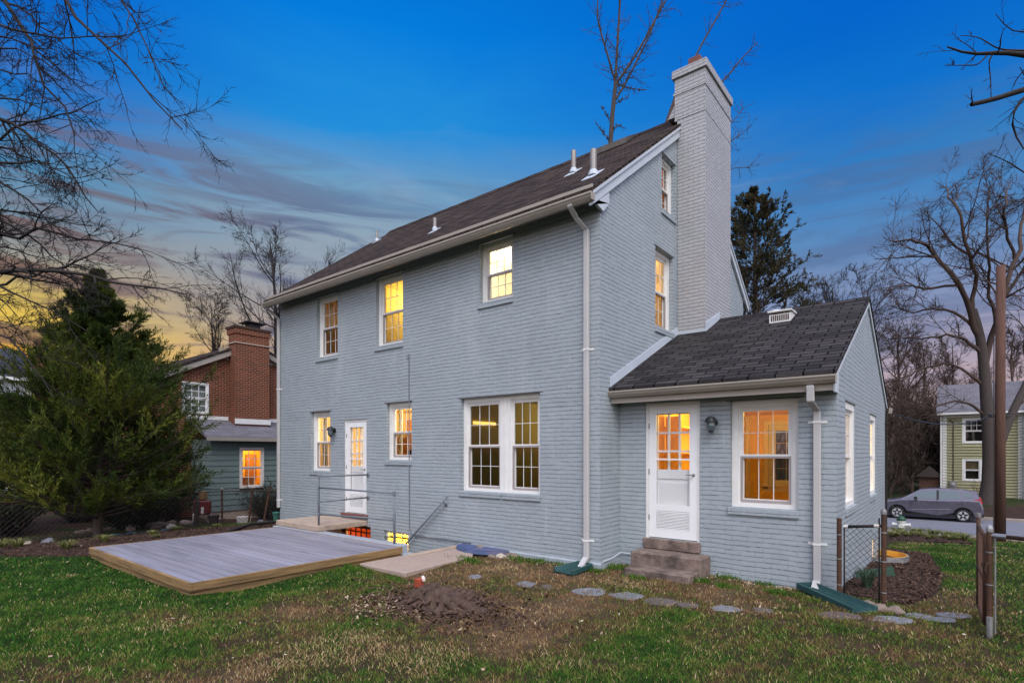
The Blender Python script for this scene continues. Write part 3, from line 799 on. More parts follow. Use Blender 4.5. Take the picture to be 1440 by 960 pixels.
m = MB(); m.hexa([(2.782, .542, .14), (2.868, .542, .14), (2.868, .606, .14), (2.782, .606, .14), (2.775, .40, .02), (2.865, .40, .02), (2.865, .44, -.03), (2.775, .44, -.03)]); m.build('downspout_elbow', 'pipe_paint', house)

# ---- conduit on the rear wall
m = MB(); pts = [(-4.36, -.014, 3.62), (-4.34, -.014, .26), (-4.30, -.016, .16), (-4.18, -.016, .118), (-3.0, -.016, .125), (-2.66, -.016, .13)]
m.tube(pts, .010, 6); m.tube([(-4.36, -.014, 3.62), (-4.42, -.03, 3.72)], .006, 5); m.tube([(-4.36, -.014, 3.62), (-4.33, -.03, 3.75)], .006, 5); m.tube([(-4.36, -.014, 3.62), (-4.38, -.02, 3.77)], .005, 5)
m.build('conduit', 'rail_paint', house)
# hose-like cable along the base of the gable corner
m = MB(); m.tube([(.045, .02, .12), (.045, .3, .13), (.05, .58, .18), (.2, .60, .17)], .012, 6); m.build('conduit', 'flashing', house)

# ================================================================== WINDOWS
def sash(m, tf, a0, a1, z0, z1, i0, i1, st, cols, rows, mw=.0095, bot=None):
    bot = bot or st
    m.box(a0, a0 + st, i0, i1, z0, z1, tf); m.box(a1 - st, a1, i0, i1, z0, z1, tf)
    m.box(a0 + st, a1 - st, i0, i1, z1 - st, z1, tf); m.box(a0 + st, a1 - st, i0, i1, z0, z0 + bot, tf)
    im = (i0 + i1) / 2
    for k in range(1, cols):
        x = a0 + st + (a1 - a0 - 2 * st) * k / cols; m.box(x - mw / 2, x + mw / 2, im - .009, im + .004, z0 + bot, z1 - st, tf)
    for k in range(1, rows):
        z = z0 + bot + (z1 - z0 - st - bot) * k / rows; m.box(a0 + st, a1 - st, im - .0085, im + .0035, z - mw / 2, z + mw / 2, tf)
def window(tf, H, parent=None, glass='glass', screen=True, cols=3, rows=2, cas=.072, sill=True, frame='white_paint', inner='screen_frame', sillmat='painted_brick', rec=.085, head=True, lowrows=None):
    parent = parent or house
    a0, a1, z0, z1 = H
    m = MB()
    i0, i1 = rec, .20
    m.box(a0 + .001, a0 + cas, i0, i1, z0 + .001, z1 - .001, tf); m.box(a1 - cas, a1 - .001, i0, i1, z0 + .001, z1 - .001, tf)
    m.box(a0 + cas, a1 - cas, i0, i1, z1 - cas, z1 - .001, tf); m.box(a0 + cas, a1 - cas, i0, i1, z0 + .001, z0 + cas * .7, tf)
    # inner stops: a stepped moulding
    s = .022
    m.box(a0 + cas, a0 + cas + s, i0 + .02, i1, z0 + cas * .7, z1 - cas, tf); m.box(a1 - cas - s, a1 - cas, i0 + .02, i1, z0 + cas * .7, z1 - cas, tf)
    m.box(a0 + cas + s, a1 - cas - s, i0 + .02, i1, z1 - cas - s, z1 - cas, tf)
    w = m.build('window', frame, parent)
    b0, b1, c0, c1 = a0 + cas + s, a1 - cas - s, z0 + cas * .7, z1 - cas - s
    mid = (c0 + c1) / 2
    m = MB(); sash(m, tf, b0, b1, mid - .02, c1, i0 + .035, i0 + .062, .040, cols, rows); m.build('sash', frame, w)
    m = MB(); sash(m, tf, b0, b1, c0, mid + .02, i0 + .07, i0 + .098, .040, cols, rows if lowrows is None else lowrows, bot=.055); m.build('sash', frame, w)
    m = MB(); m.box(b0 + .03, b1 - .03, i0 + .047, i0 + .051, mid, c1 - .03, tf); m.build('pane', glass, w)
    m = MB(); m.box(b0 + .03, b1 - .03, i0 + .082, i0 + .086, c0 + .03, mid, tf); m.build('pane', 'glass_screen' if screen else glass, w)
    if screen:
        m = MB(); sash(m, tf, b0 - .004, b1 + .004, c0, mid - .005, i0 + .030, i0 + .048, .030, 1, 1, bot=.042); m.build('screen_frame', inner, w)
    if head:
        m = MB(); m.box(a0 - .06, a1 + .06, -.004, rec - .002, z1 + .002, z1 + .014, tf); m.build('lintel_shade', 'lintel_shade_dark', w)  # thin dark strip paints in the head shadow above the opening
    if sill:
        m = MB(); n = max(3, int((a1 - a0 + .06) / .068))
        m.box(a0 - .03, a1 + .01, -.028, .10, z0 - .105, z0 - .002, tf); m.build('sill', sillmat, w, bevel=.006)
    return w
window(TS(0), H_WA, glass='glass'); window(TS(0), H_WB); window(TS(0), H_WC); window(TS(0), H_KL); window(TS(0), H_WS)
# paired window with a wide mullion
dw = []
a0, a1, z0, z1 = H_DW
xm = -1.93
window(TS(0), (a0, xm - .045, z0, z1), glass='glass_dark', head=False); window(TS(0), (xm + .045, a1, z0, z1), glass='glass_dark', head=False)
m = MB(); m.box(a0 - .06, a1 + .06, -.004, .083, z1 + .002, z1 + .014); m.build('lintel_shade', 'lintel_shade_dark', house)  # dark head-shadow strip across both windows
m = MB(); m.box(xm - .045, xm + .045, .085, .2, z0 + .002, z1 - .002); m.box(xm - .03, xm + .03, .075, .085, z0 + .002, z1 - .002); m.build('mullion', 'white_paint', house)
window(TE(0), H_G3, cas=.06, screen=True); window(TE(0), H_G2)
window(TS(YS0), H_SW, cas=.085, lowrows=1); window(TE(XS), H_S1, cas=.095, rec=.012, screen=False); window(TE(XS), H_S2, cas=.095, rec=.012, screen=False)
window(TN(YS1), H_SF, cas=.08, sill=True, screen=False)
# basement windows
def bwindow(tf, H):
    a0, a1, z0, z1 = H; m = MB(); sash(m, tf, a0, a1, z0, z1, .06, .12, .05, 3, 1, .022)
    w = m.build('basement_window', 'white_paint', house); m = MB(); m.box(a0 + .04, a1 - .04, .088, .092, z0 + .04, z1 - .04, tf); m.build('pane', 'glass', w)
bwindow(TS(0), H_BW); bwindow(TE(XS), H_SB)

# ---- doors
def knob(parent, x, y, z, lever=.09, s=1, mat='black_metal'):
    m = MB(); m.lathe([(.022, 0), (.022, -.012), (.01, -.014), (.01, -.045)], x, y, z, 10, 'y'); m.tube([(x, y - .045, z), (x + s * lever, y - .045, z)], .009, 6); m.build('handle', mat, parent)
def storm_door(tf, H, y, hinge_left=True):
    a0, a1, z0, z1 = H
    m = MB(); f = .045
    m.box(a0 + .002, a0 + f, .02, .20, z0, z1 - .002, tf); m.box(a1 - f, a1 - .002, .02, .20, z0, z1 - .002, tf); m.box(a0 + f, a1 - f, .02, .20, z1 - f, z1 - .002, tf)
    fr = m.build('door_frame', 'white_paint', house)
    b0, b1 = a0 + f + .004, a1 - f - .004; t = z1 - f - .004; bo = z0 + .012
    m = MB(); st = .115
    lo = bo + .50
    m.box(b0, b0 + st, .03, .062, bo, t, tf); m.box(b1 - st, b1, .03, .062, bo, t, tf); m.box(b0 + st, b1 - st, .03, .062, t - .12, t, tf)
    m.box(b0 + st, b1 - st, .03, .062, bo, bo + .14, tf); m.box(b0 + st, b1 - st, .03, .062, lo - .09, lo, tf)
    m.box(b0 + st, b1 - st, .036, .056, (lo + t - .12) / 2 - .012, (lo + t - .12) / 2 + .012, tf)
    n = 12
    for k in range(n):
        zz = bo + .14 + (lo - .09 - bo - .14) * (k + .5) / n
        m.hexa([tf(b0 + st, .026, zz - .012), tf(b1 - st, .026, zz - .012), tf(b1 - st, .058, zz - .002), tf(b0 + st, .058, zz - .002), tf(b0 + st, .026, zz - .008), tf(b1 - st, .026, zz - .008), tf(b1 - st, .056, zz + .010), tf(b0 + st, .056, zz + .010)])
    m.box(b0 + st, b1 - st, .058, .061, bo + .14, lo - .09, tf)
    sd = m.build('storm_door', 'white_door', house)
    m = MB(); m.box(b0 + st - .01, b1 - st + .01, .044, .048, lo, t - .12, tf); m.build('pane', 'glass_clear', sd)
    p = tf(b1 - .05, .03, z0 + .98); knob(sd, p[0], p[1], p[2], .10, -1, 'metal_vent')
    for zz in (bo + .3, (bo + t) / 2, t - .3):
        m = MB(); m.box(b0 - .008, b0 + .008, .018, .032, zz - .04, zz + .04, tf); m.build('hinge', 'metal_vent', sd)
    # inner panelled door with a nine-light window
    m = MB(); i0, i1 = .085, .125; s2 = .12; gz0 = z0 + 1.05
    m.box(b0, b0 + s2, i0, i1, bo, t, tf); m.box(b1 - s2, b1, i0, i1, bo, t, tf); m.box(b0 + s2, b1 - s2, i0, i1, t - .13, t, tf); m.box(b0 + s2, b1 - s2, i0, i1, gz0 - .14, gz0, tf)
    m.box(b0 + s2, b1 - s2, i0, i1, bo, bo + .18, tf); m.box(b0 + s2, b1 - s2, i0 + .012, i1, bo + .18, gz0 - .14, tf); m.box(b0 + s2 + .05, b1 - s2 - .05, i0 + .002, i1, bo + .24, gz0 - .2, tf)
    for k in (1, 2):
        x = b0 + s2 + (b1 - b0 - 2 * s2) * k / 3; m.box(x - .014, x + .014, i0 + .003, i1, gz0, t - .13, tf)
        z = gz0 + (t - .13 - gz0) * k / 3; m.box(b0 + s2, b1 - s2, i0 + .005, i1 - .002, z - .014, z + .014, tf)
    dr = m.build('door', 'white_door', house)
    m = MB(); m.box(b0 + s2 - .01, b1 - s2 + .01, i0 + .018, i0 + .022, gz0 - .01, t - .12, tf); m.build('pane', 'glass', dr)
    return sd
storm_door(TS(YS0), H_SD, YS0); storm_door(TS(0), H_KD, 0)
m = MB(); m.box(-6.64, -5.70, -.06, .20, .335, .418); m.build('door_sill', 'terracotta', house, bevel=.006)
m = MB(); m.box(.43, 1.315, .565, .80, .30, .458); m.build('door_sill', 'concrete_step', house, bevel=.012)
# basement door under the landing
m = MB(); sash(m, TS(0), H_BD[0] + .02, H_BD[1] - .02, -2.18, .15, .08, .12, .06, 5, 3, .03)
bd = m.build('basement_door', 'dark_timber', house); m = MB(); m.box(H_BD[0] + .05, H_BD[1] - .05, .098, .102, -2.1, .12); m.build('pane', 'glass', bd)

# ---- wall lamps (unlit)
def wall_lamp(x, y, z, s=1.0):
    m = MB(); m.lathe([(.055 * s, 0), (.055 * s, -.015), (.03 * s, -.022)], x, y, z + .03, 12, 'y'); m.tube([(x, y - .02, z + .05), (x, y - .08, z + .10), (x, y - .11, z + .09)], .012, 6)
    m.lathe([(.012, .115), (.05 * s, .10), (.075 * s, .055), (.08 * s, .03), (.07 * s, .028)], x, y - .11, z, 14)
    o = m.build('wall_lamp', 'black_metal', house, smooth=False)
    m = MB(); m.lathe([(.052 * s, .03), (.058 * s, -.02), (.045 * s, -.085), (.02, -.10)], x, y - .11, z, 12); m.build('lamp_glass', 'car_glass', o)
    m = MB(); m.lathe([(.03, -.098), (.035 * s, -.112), (.008, -.125)], x, y - .11, z, 10); m.build('lamp_finial', 'black_metal', o)
wall_lamp(-6.96, 0, 2.25, 1.1); wall_lamp(1.50, YS0, 2.17, 1.1)

# ================================================================== ROOMS BEHIND THE WINDOWS
def room(x0, x1, y0, y1, z0, z1, mat, south=(), east=(), north=(), floor='cabinet'):
    m = MB()
    panel(m, TS(y0), x0, x1, z0, z1, list(south)); panel(m, TE(x1), y0, y1, z0, z1, list(east)); panel(m, TN(y1), x0, x1, z0, z1, list(north))
    panel(m, TW(x0), y0, y1, z0, z1, [])
    m.face([(x0, y0, z1), (x1, y0, z1), (x1, y1, z1), (x0, y1, z1)])
    o = m.build('room', mat, house)
    m = MB(); m.box(x0, x1, y0, y1, z0 - .03, z0 + .002); m.build('room_floor', floor, o)
    return o
def lamp(x, y, z, watt, col, r=.09, fix=True, mat='lamp_warm', par=None):
    l = bpy.data.lights.new('lamp_light', 'POINT'); l.energy = watt; l.color = col; l.shadow_soft_size = .12
    o = bpy.data.objects.new('lamp_light', l); COL.objects.link(o); o.location = np.array((x, y, z - .22)) - wpos(house); o.parent = house
    if fix:
        m = MB(); m.lathe([(.02, .0), (r * .8, -.01), (r, -.05), (r * .6, -.1), (.01, -.12)], x, y, z, 12); m.build('ceiling_lamp', mat, par or house, smooth=True)
WARM = (1, .66, .28); AMB = (1, .55, .16); WH = (1, .84, .55)
k = room(-9.15, -3.9, .222, 3.3, .42, 2.92, 'wall_cream', [H_KL, H_KD, H_WS])
lamp(-6.9, 1.5, 2.9, 210, WARM, .14, par=k); lamp(-4.86, .75, 2.66, 40, WH, .15, mat='lamp_white', par=k)
m = MB(); m.box(-8.9, -8.2, 2.8, 3.28, .42, 2.2); m.box(-7.9, -7.2, 2.7, 3.28, .42, 1.3); m.box(-6.9, -4.2, 2.7, 3.28, .42, 1.28); m.build('kitchen_cabinet', 'cabinet', k)
m = MB(); m.box(-7.9, -7.1, 2.95, 3.28, 1.85, 2.7); m.box(-6.6, -4.6, 2.95, 3.28, 1.85, 2.7); m.build('wall_cabinet', 'cabinet', k)
m = MB(); m.box(-6.1, -6.0, .9, 1.0, .42, 2.9); m.box(-5.6, -5.5, 1.3, 1.4, .42, 2.9); m.build('door_casing', 'cabinet', k)
def curtain(par, x0, x1, y, z0, z1, mat='curtain_pale', tf=None):
    m = MB(); n = 28
    pt = lambda i, z: (x0 + (x1 - x0) * i / n, y + .025 * sin(i * 1.45), z)
    for i in range(n): m.face([pt(i, z0), pt(i + 1, z0), pt(i + 1, z1), pt(i, z1)])
    m.build('curtain', mat, par)
def picture(par, x0, x1, y, z0, z1, mat):
    m = MB(); m.box(x0, x1, y - .03, y, z0, z1); m.box(x0 + .05, x1 - .05, y - .036, y - .031, z0 + .05, z1 - .05); m.build('picture', mat, par)
curtain(k, -7.96, -7.78, .33, .9, 2.75); curtain(k, -5.07, -4.98, .33, 1.5, 2.8, 'wall_cream')
picture(k, -8.15, -7.95, 3.29, 1.4, 2.0, 'dark_interior')
k = room(-3.6, -.222, .222, 5.5, .42, 2.92, 'wall_olive', [H_DW], floor='dark_timber')
lamp(-2.4, 3.6, 2.9, 46, (1, .74, .22), .1, par=k, mat='dim_glow')
m = MB(); m.box(-3.59, -3.56, 1.05, 1.75, 2.36, 2.42); m.build('doorway_glow', 'dim_glow', k)  # glowing bar stands in for kitchen light over a doorway
k = room(-9.15, -6.2, .222, 3.2, 3.2, 5.6, 'wall_amber', [H_WA]); lamp(-7.2, 2.2, 5.4, 20, (1, .76, .26), .12, par=k)
m = MB(); m.box(-9.1, -6.6, 3.1, 3.18, 3.3, 4.9); m.box(-7.9, -7.5, 1.3, 1.5, 3.2, 4.3); m.build('bookcase', 'curtain_pale', k)
curtain(k, -7.40, -6.86, .36, 3.9, 5.5, 'wall_olive'); curtain(k, -7.72, -7.62, .36, 3.9, 5.5, 'wall_cream'); picture(k, -8.4, -7.9, 3.19, 4.6, 5.1, 'dark_interior')
k = room(-6.1, -3.6, .222, 3.2, 3.2, 5.6, 'wall_cream', [H_WB]); lamp(-5.5, 1.6, 5.45, 66, (1, .74, .18), .14, par=k)
m = MB(); m.box(-6.08, -5.5, 2.9, 3.18, 3.3, 5.0); m.box(-4.9, -4.0, 2.7, 3.1, 3.2, 4.6); m.build('wardrobe', 'wall_amber', k)
curtain(k, -4.78, -4.56, .36, 3.9, 5.5, 'wall_amber'); picture(k, -5.35, -5.0, 3.19, 4.5, 5.1, 'cabinet')
k = room(-3.2, -1.0, .222, 1.65, 3.2, 5.6, 'wall_bath', [H_WC]); lamp(-2.4, .9, 5.55, 80, WH, .14, mat='lamp_white', par=k)
k = room(-3.0, -.222, 1.72, 4.4, 3.2, 5.6, 'wall_cream', (), [H_G2]); lamp(-1.1, 3.0, 5.55, 60, WARM, .12, par=k)
k = room(-2.2, -.222, 2.15, 3.3, 6.0, 7.36, 'wall_amber', (), [H_G3]); lamp(-1.3, 2.75, 6.75, 16, AMB, .05, par=k)
m = MB()
for i_ in range(9): m.box(-.30, -.285, 2.30, 2.88, 6.80 + i_ * .055, 6.845 + i_ * .055)
m.build('window_blind', 'blind_tan', k)
k = room(.222, XS - .222, YS0 + .222, YS1 - .222, .42, 2.66, 'wall_orange', [H_SD, H_SW], [H_S1, H_S2], [H_SF])
lamp(2.35, 3.4, 2.64, 105, (1, .68, .14), .13, par=k); lamp(.9, 2.4, 2.64, 36, (1, .62, .12), .11, par=k)
m = MB(); yy = YS1 - .24
a0, a1, z0, z1 = H_SF
m.box(a0 - .1, a0, yy, yy + .02, z0 - .1, z1 + .1); m.box(a1, a1 + .1, yy, yy + .02, z0 - .1, z1 + .1); m.box(a0, a1, yy, yy + .02, z1, z1 + .1); m.box(a0 - .14, a1 + .14, yy - .05, yy + .02, z0 - .05, z0); m.box(a0 - .1, a1 + .1, yy, yy + .02, z0 - .16, z0 - .05)
m.box(.24, 2.8, yy, yy + .012, .42, .60); m.box(.24, .34, yy - .01, yy + .012, .60, 2.64); m.build('window_casing', 'trim_warm', k)
m = MB(); m.box(1.95, 2.70, 5.9, 6.5, .42, 1.0); m.box(2.0, 2.65, 5.95, 6.45, 1.0, 1.04); m.build('side_table', 'cabinet', k)
m = MB()
for zz in (1.3, 1.75, 2.2): m.box(.24, .52, 1.9, 3.6, zz, zz + .03)
m.box(.24, .52, 3.6, 3.63, .5, 2.4); m.box(.24, .52, 1.88, 1.9, .5, 2.4); m.build('shelf', 'wall_orange', k)
k = room(-5.48, -3.3, .222, 2.0, -2.25, .20, 'wall_amber', [H_BW])
k2 = room(-7.2, -5.52, .222, 1.2, -2.3, .175, 'wall_red', [H_BD]); lamp(-4.8, 1.0, .16, 190, (1, .72, .14), .12, par=k)
lamp(-6.2, .55, .1, 30.0, (1, .42, .10), .03, fix=False)
k = room(1.2, XS - .222, 4.0, 6.0, -1.3, .30, 'wall_orange', (), [H_SB]); lamp(2.5, 4.9, .28, 26, (1, .50, .08), .10, par=k)

# ================================================================== REAR AREAWAY, LANDING, DECK
mb = MB(); mb.box(-7.36, -5.72, -1.20, -.004, .185, .30)
ld = mb.build('landing_slab', 'concrete', None, bevel=.012); tag(ld, 'buff concrete landing slab below the rear door', 'landing')
mb = MB()
mb.box(-7.36, -3.20, -1.27, -1.02, -2.4, .182)
mb.box(-3.20, -2.95, -1.27, -1.02, -2.4, .05)
rw = mb.build('retaining_wall', 'grey_masonry', None, bevel=.012); tag(rw, 'low grey painted retaining wall between timber deck and basement stairwell', 'wall')
# stairwell: steps going down towards the basement door, floor and end wall
mb = MB(); n = 10
for k in range(n):
    xa = -2.95 - .25 * k; mb.box(xa - .25, xa, -1.015, -.005, -2.5, .04 - .215 * (k + 1))
mb.box(-7.3, -5.45, -1.015, -.005, -2.6, -2.2)
st = mb.build('stairwell_steps', 'concrete_step', None); tag(st, 'worn concrete basement steps going down beside the rear wall', 'steps')
mb = MB()
mb.prism([(-3.012, -2.17), (-1.94, -2.16), (-2.06, -.62), (-2.55, -.04), (-2.80, -.04), (-2.80, -1.295), (-3.012, -1.295)], 'z', -.05, .052)
sl_ = mb.build('path_slab', 'slab_concrete', None, bevel=.012); tag(sl_, 'tan concrete walkway slab at the stairwell head between deck and lawn', 'slab')
mb = MB(); mb.box(-2.945, -2.803, -1.28, -.04, -.3, .075)
cb = mb.build('stairwell_curb', 'concrete', None, bevel=.012); tag(cb, 'narrow concrete curb edging the top of the basement stairwell', 'curb')

# pipe railing
rl = thing('pipe_railing', (-5.85, -1.12, .30), 'grey painted pipe railing with two posts around the rear landing and stairwell', 'railing')
P1, P2 = (-5.85, -1.10), (-3.42, -1.15)
def pipe(name, pts, r=.021):
    m = MB(); m.tube(pts, r, 8); return m.build(name, 'rail_paint', rl, smooth=True)
pipe('post', [(P1[0], P1[1], .30), (P1[0], P1[1], 1.27), (P1[0] + .004, P1[1] + .03, 1.295)]); pipe('post', [(P2[0], P2[1], .18), (P2[0], P2[1], 1.05)])
for z in (1.29, .80):
    pipe('rail', [(P1[0], P1[1], z - .03 if z < 1 else z), (-5.70, -.012, z)], .017)
    m = MB(); m.lathe([(.05, -.002), (.05, -.012), (.03, -.02)], -5.70, 0, z, 12, 'y'); m.build('flange', 'rail_paint', rl)
pipe('rail', [(P1[0], P1[1], 1.06), (P2[0] - .02, P2[1], 1.06)], .017); pipe('rail', [(P1[0], P1[1], .52), (P2[0], P2[1], .60)], .015)
m = MB()
for p, zs in ((P1, (1.06, .52, .78, 1.28)), (P2, (1.06, .60))):
    for z in zs: m.tube([(p[0], p[1], z - .035), (p[0], p[1], z + .035)], .028, 8)
m.build('pipe_fitting', 'rail_paint', rl)
hr = thing('handrail', (-3.25, -.07, .9), 'sloping dark grey handrail fixed to the rear wall above the basement steps', 'handrail')
m = MB(); m.tube([(-3.20, -.09, .94), (-4.95, -.09, -.56)], .020, 8); m.build('rail', 'rail_paint', hr, smooth=True)
for x in (-3.30, -4.55):
    z = .94 + (x + 3.20) * (1.5 / 1.75)
    m = MB(); m.tube([(x, -.09, z - .01), (x, -.06, z - .06), (x, -.008, z - .07)], .011, 6); m.lathe([(.035, -.003), (.035, -.012), (.02, -.018)], x, 0, z - .07, 10, 'y'); m.build('bracket', 'rail_paint', hr)

# deck
dk = thing('timber_deck', (-5.0, -3.0, 0), 'low square deck of lavender grey painted boards with brown timber edging', 'deck')
DX0, DX1, DY0, DY1, DZ = -7.06, -3.04, -4.58, -1.30, .185
mb = MB(); nb = 23; bw = (DY1 - DY0 - .04) / nb
for i in range(nb):
    ya = DY0 + .02 + i * bw
    cut = DX0 + .3 + ((i * 37) % 10) / 10 * (DX1 - DX0 - .6)
    dz = random.uniform(-.0015, .0015)
    mb.box(DX0 + .01, cut - .003, ya + .005, ya + bw - .005, DZ - .03, DZ + dz); mb.box(cut + .003, DX1 - .01, ya + .005, ya + bw - .005, DZ - .03, DZ - dz)
mb.build('deck_boards', 'deck_paint', dk)
mb = MB(); o_ = .022
mb.box(DX0 - o_, DX1 + o_, DY0 - o_, DY0 + .016, DZ - .105, DZ + .004); mb.box(DX1 - .006, DX1 + o_, DY0 + .016, DY1, DZ - .105, DZ + .004); mb.box(DX0 - o_, DX0 + .006, DY0 + .016, DY1, DZ - .105, DZ + .004); mb.box(DX0 + .006, DX1 - .006, DY1 - .018, DY1, DZ - .105, DZ + .002)
mb.build('rim_board', 'timber', dk, bevel=.004)
mb = MB()
mb.box(DX0 + .02, DX1 - .01, DY0 + .002, DY0 + .045, -.005, DZ - .112); mb.box(DX1 - .05, DX1 - .004, DY0 + .047, DY1 - .02, -.03, DZ - .112); mb.box(DX0 + .02, DX0 + .06, DY0 + .047, DY1 - .02, -.03, DZ - .112)
mb.build('beam', 'timber', dk)
mb = MB()
for i in range(5): mb.box(DX0 + .1, DX1 - .1, DY0 + .3 + i * .6, DY0 + .36 + i * .6, -.02, DZ - .032)
mb.build('joist', 'dark_timber', dk)
# concrete steps to the sunroom door
mb = MB(); mb.box(.40, 1.46, .21, .615, -.1, .295); mb.box(.46, 1.43, -.13, .208, -.1, .115)
ss = mb.build('door_steps', 'concrete_step', None, bevel=.018); tag(ss, 'two weathered brown concrete steps below the white sunroom storm door', 'steps')

# blue window well cover lying against the wall
bc = thing('window_well_cover', (-2.3, -.1, .03), 'ribbed blue plastic cover lying against the wall under the paired windows', 'cover')
mb = MB(); n = 20
cx_, cy_ = -2.3, -.045
prof = []
for i in range(n + 1):
    an = pi + pi * i / n; prof.append((cx_ + .56 * cos(an), cy_ + .42 * sin(an)))
mb.prism(prof, 'z', gzf(-2.3, -.2) + .02, gzf(-2.3, -.2) + .075)
lid = mb.build('lid', 'blue_plastic', bc)
mb = MB(); zb = float(gzf(-2.3, -.2)) + .075
for i in range(-9, 10):
    x = cx_ + i * .055; hh = .42 * math.sqrt(max(0, 1 - ((x - cx_) / .56) ** 2)) - .02
    if hh > .05: mb.box(x - .014, x + .014, cy_ - hh, cy_ - .01, zb + .001, zb + .014)
mb.build('rib', 'blue_plastic', lid, bevel=.004)

# ================================================================== ROCKS, FLAGSTONES, SPLASH BLOCKS
def blob(name, mat, loc, r, sq=(1, 1, .6), seed=0, k=2, parent=None, rough=.25):
    bm = bmesh.new(); bmesh.ops.create_icosphere(bm, subdivisions=k, radius=1)
    rr = random.Random(seed)
    ph = [rr.uniform(0, 6) for _ in range(6)]
    for v in bm.verts:
        q = v.co; f = 1 + rough * (sin(q.x * 3 + ph[0]) * sin(q.y * 2.6 + ph[1]) + .6 * sin(q.z * 4 + ph[2]) * sin(q.x * 5 + ph[3])) + rr.uniform(-.04, .04)
        v.co = (q.x * r * sq[0] * f, q.y * r * sq[1] * f, q.z * r * sq[2] * f)
    me = bpy.data.meshes.new(name); bm.to_mesh(me); bm.free(); add_uv(me); me.materials.append(MATS[mat])
    o = bpy.data.objects.new(name, me); COL.objects.link(o); o.location = loc
    if parent: o.parent = parent
    return o
flags = [(830, 832, .30, .13, 'slate', 'pale blue grey flagstone nearest the splash block at the house corner'), (881, 838, .27, .12, 'slate', 'pale flagstone in front of the lower door step'),
         (740, 821, .16, .10, 'slate', 'small flagstone sunk in the lawn to the right of the stump'), (770, 825, .10, .08, 'slate_brown', 'tiny brown flagstone beside the small sunken one'),
         (668, 811, .13, .09, 'slate', 'lone slate chip between tan slab and stump'), (931, 846, .24, .11, 'slate_brown', 'purplish brown flagstone right of the pale pair by the steps'),
         (968, 851, .15, .08, 'slate_brown', 'narrow brown flagstone half buried under the sunroom window'), (1020, 856, .22, .09, 'slate', 'grey flagstone below the sunroom window in the worn lawn'),
         (1074, 858, .14, .07, 'slate_brown', 'small brown flagstone left of the teal splash block'), (1178, 866, .26, .10, 'slate_brown', 'dark flagstone in front of the long teal splash block'),
         (1254, 871, .30, .09, 'slate', 'long pale flagstone in the gate opening by the rusty post'), (1290, 866, .17, .08, 'slate', 'pale flagstone just inside the gate opening'),
         (1318, 871, .22, .06, 'slate', 'thin pale flagstone nearest the right gate post'), (1340, 865, .22, .07, 'slate', 'pale flagstone farthest right inside the gate')]
for i, (u, v, rx, ry, mt, lab) in enumerate(flags):
    p = onZ(u, v, 0.0); z = float(gzf(p[0], p[1])); p = onZ(u, v, z); rr = random.Random(i * 7 + 1)
    mb = MB(); n = 9; a0 = rr.uniform(0, 6)
    pts = []
    for k in range(n):
        an = a0 + 2 * pi * k / n; q = rr.uniform(.8, 1.15)
        pts.append((cos(an) * rx * q, sin(an) * ry * 1.7 * q))
    cr, sr = CA, SA
    pts = [(x * cr - y * sr * .999 + 0 * y, x * sr + y * cr) for x, y in pts]
    ins = [(x * .9, y * .9) for x, y in pts]
    i0 = 0
    pts = [(x * .86, y * .78) for x, y in pts]
    mb.prism(pts, 'z', -.05, .004)
    o = mb.build('flagstone', mt, None, bevel=.01); o.location = (p[0], p[1], float(gzf(p[0], p[1])) + .01)
    tag(o, lab, 'flagstone', 'flagstones set in the lawn')
for i, (x, y, r, mt, lab) in enumerate([(-1.72, -.28, .085, 'rock_pale', 'pale stone at the right tip of the blue cover'), (-1.62, -.12, .10, 'rock', 'brown stone against the wall right of the blue cover'), (-1.86, -.36, .06, 'rock', 'small brown stone on the lawn edge of the blue cover'),
                                        (-2.33, -.14, .07, 'rock', 'brown stone lying on top of the blue cover'), (-2.86, -.10, .07, 'bark_dark', 'dark round stone at the left end of the blue cover'),
                                        (3.52, .02, .09, 'rock', 'brown stone at the outlet of the teal splash block'), (3.42, .15, .07, 'rock', 'reddish stone left of the gate post foot'), (3.68, .05, .085, 'rock', 'flat tan stone at the foot of the rusty gate post')]):
    z = float(gzf(x, y)) + (.08 if 'on top' in lab else .015)
    tag(blob('rock', mt, (x, y, z), r, (1.2, .9, .6), i), lab, 'rock', 'loose stones by the house wall')
def splash(name, loc, ang, L, w, label, mat='green_plastic'):
    mb = MB()
    prof = [(-w / 2, .07), (-w / 2 + .02, .075), (-w / 2 + .045, .02), (w / 2 - .045, .02), (w / 2 - .02, .075), (w / 2, .07), (w / 2, .0), (-w / 2, .0)]
    def tfm(x, y, z):
        f = 1 + .25 * max(0, x) / L
        yy = y * f; zz = z - x * .05
        return (loc[0] + x * cos(ang) - yy * sin(ang), loc[1] + x * sin(ang) + yy * cos(ang), loc[2] + zz + .045)
    n = 6
    for k in range(n): mb.prism(prof, 'x', L * k / n, L * (k + 1) / n, tfm) if k in (0,) else None
    mb = MB(); mb.prism(prof, 'x', 0, L, tfm)
    mb.box(-.012, 0.0, -w / 2, w / 2, 0, .075, tfm)
    for k in range(3):
        y = (k - 1) * w * .17; mb.box(.03, L * .98, y - .006, y + .006, .0205, .028, tfm)
    return tag(mb.build(name, mat, None, bevel=.003), label, 'splash block')
splash('splash_block', (2.72, .46, float(gzf(2.8, .4))), R(-42), .95, .26, 'long teal plastic splash block running out from the sunroom downspout')
splash('splash_block', (-.20, -.12, float(gzf(-.2, -.2)) - .01), R(-97), .50, .30, 'short weathered green splash block under the tall corner downspout')

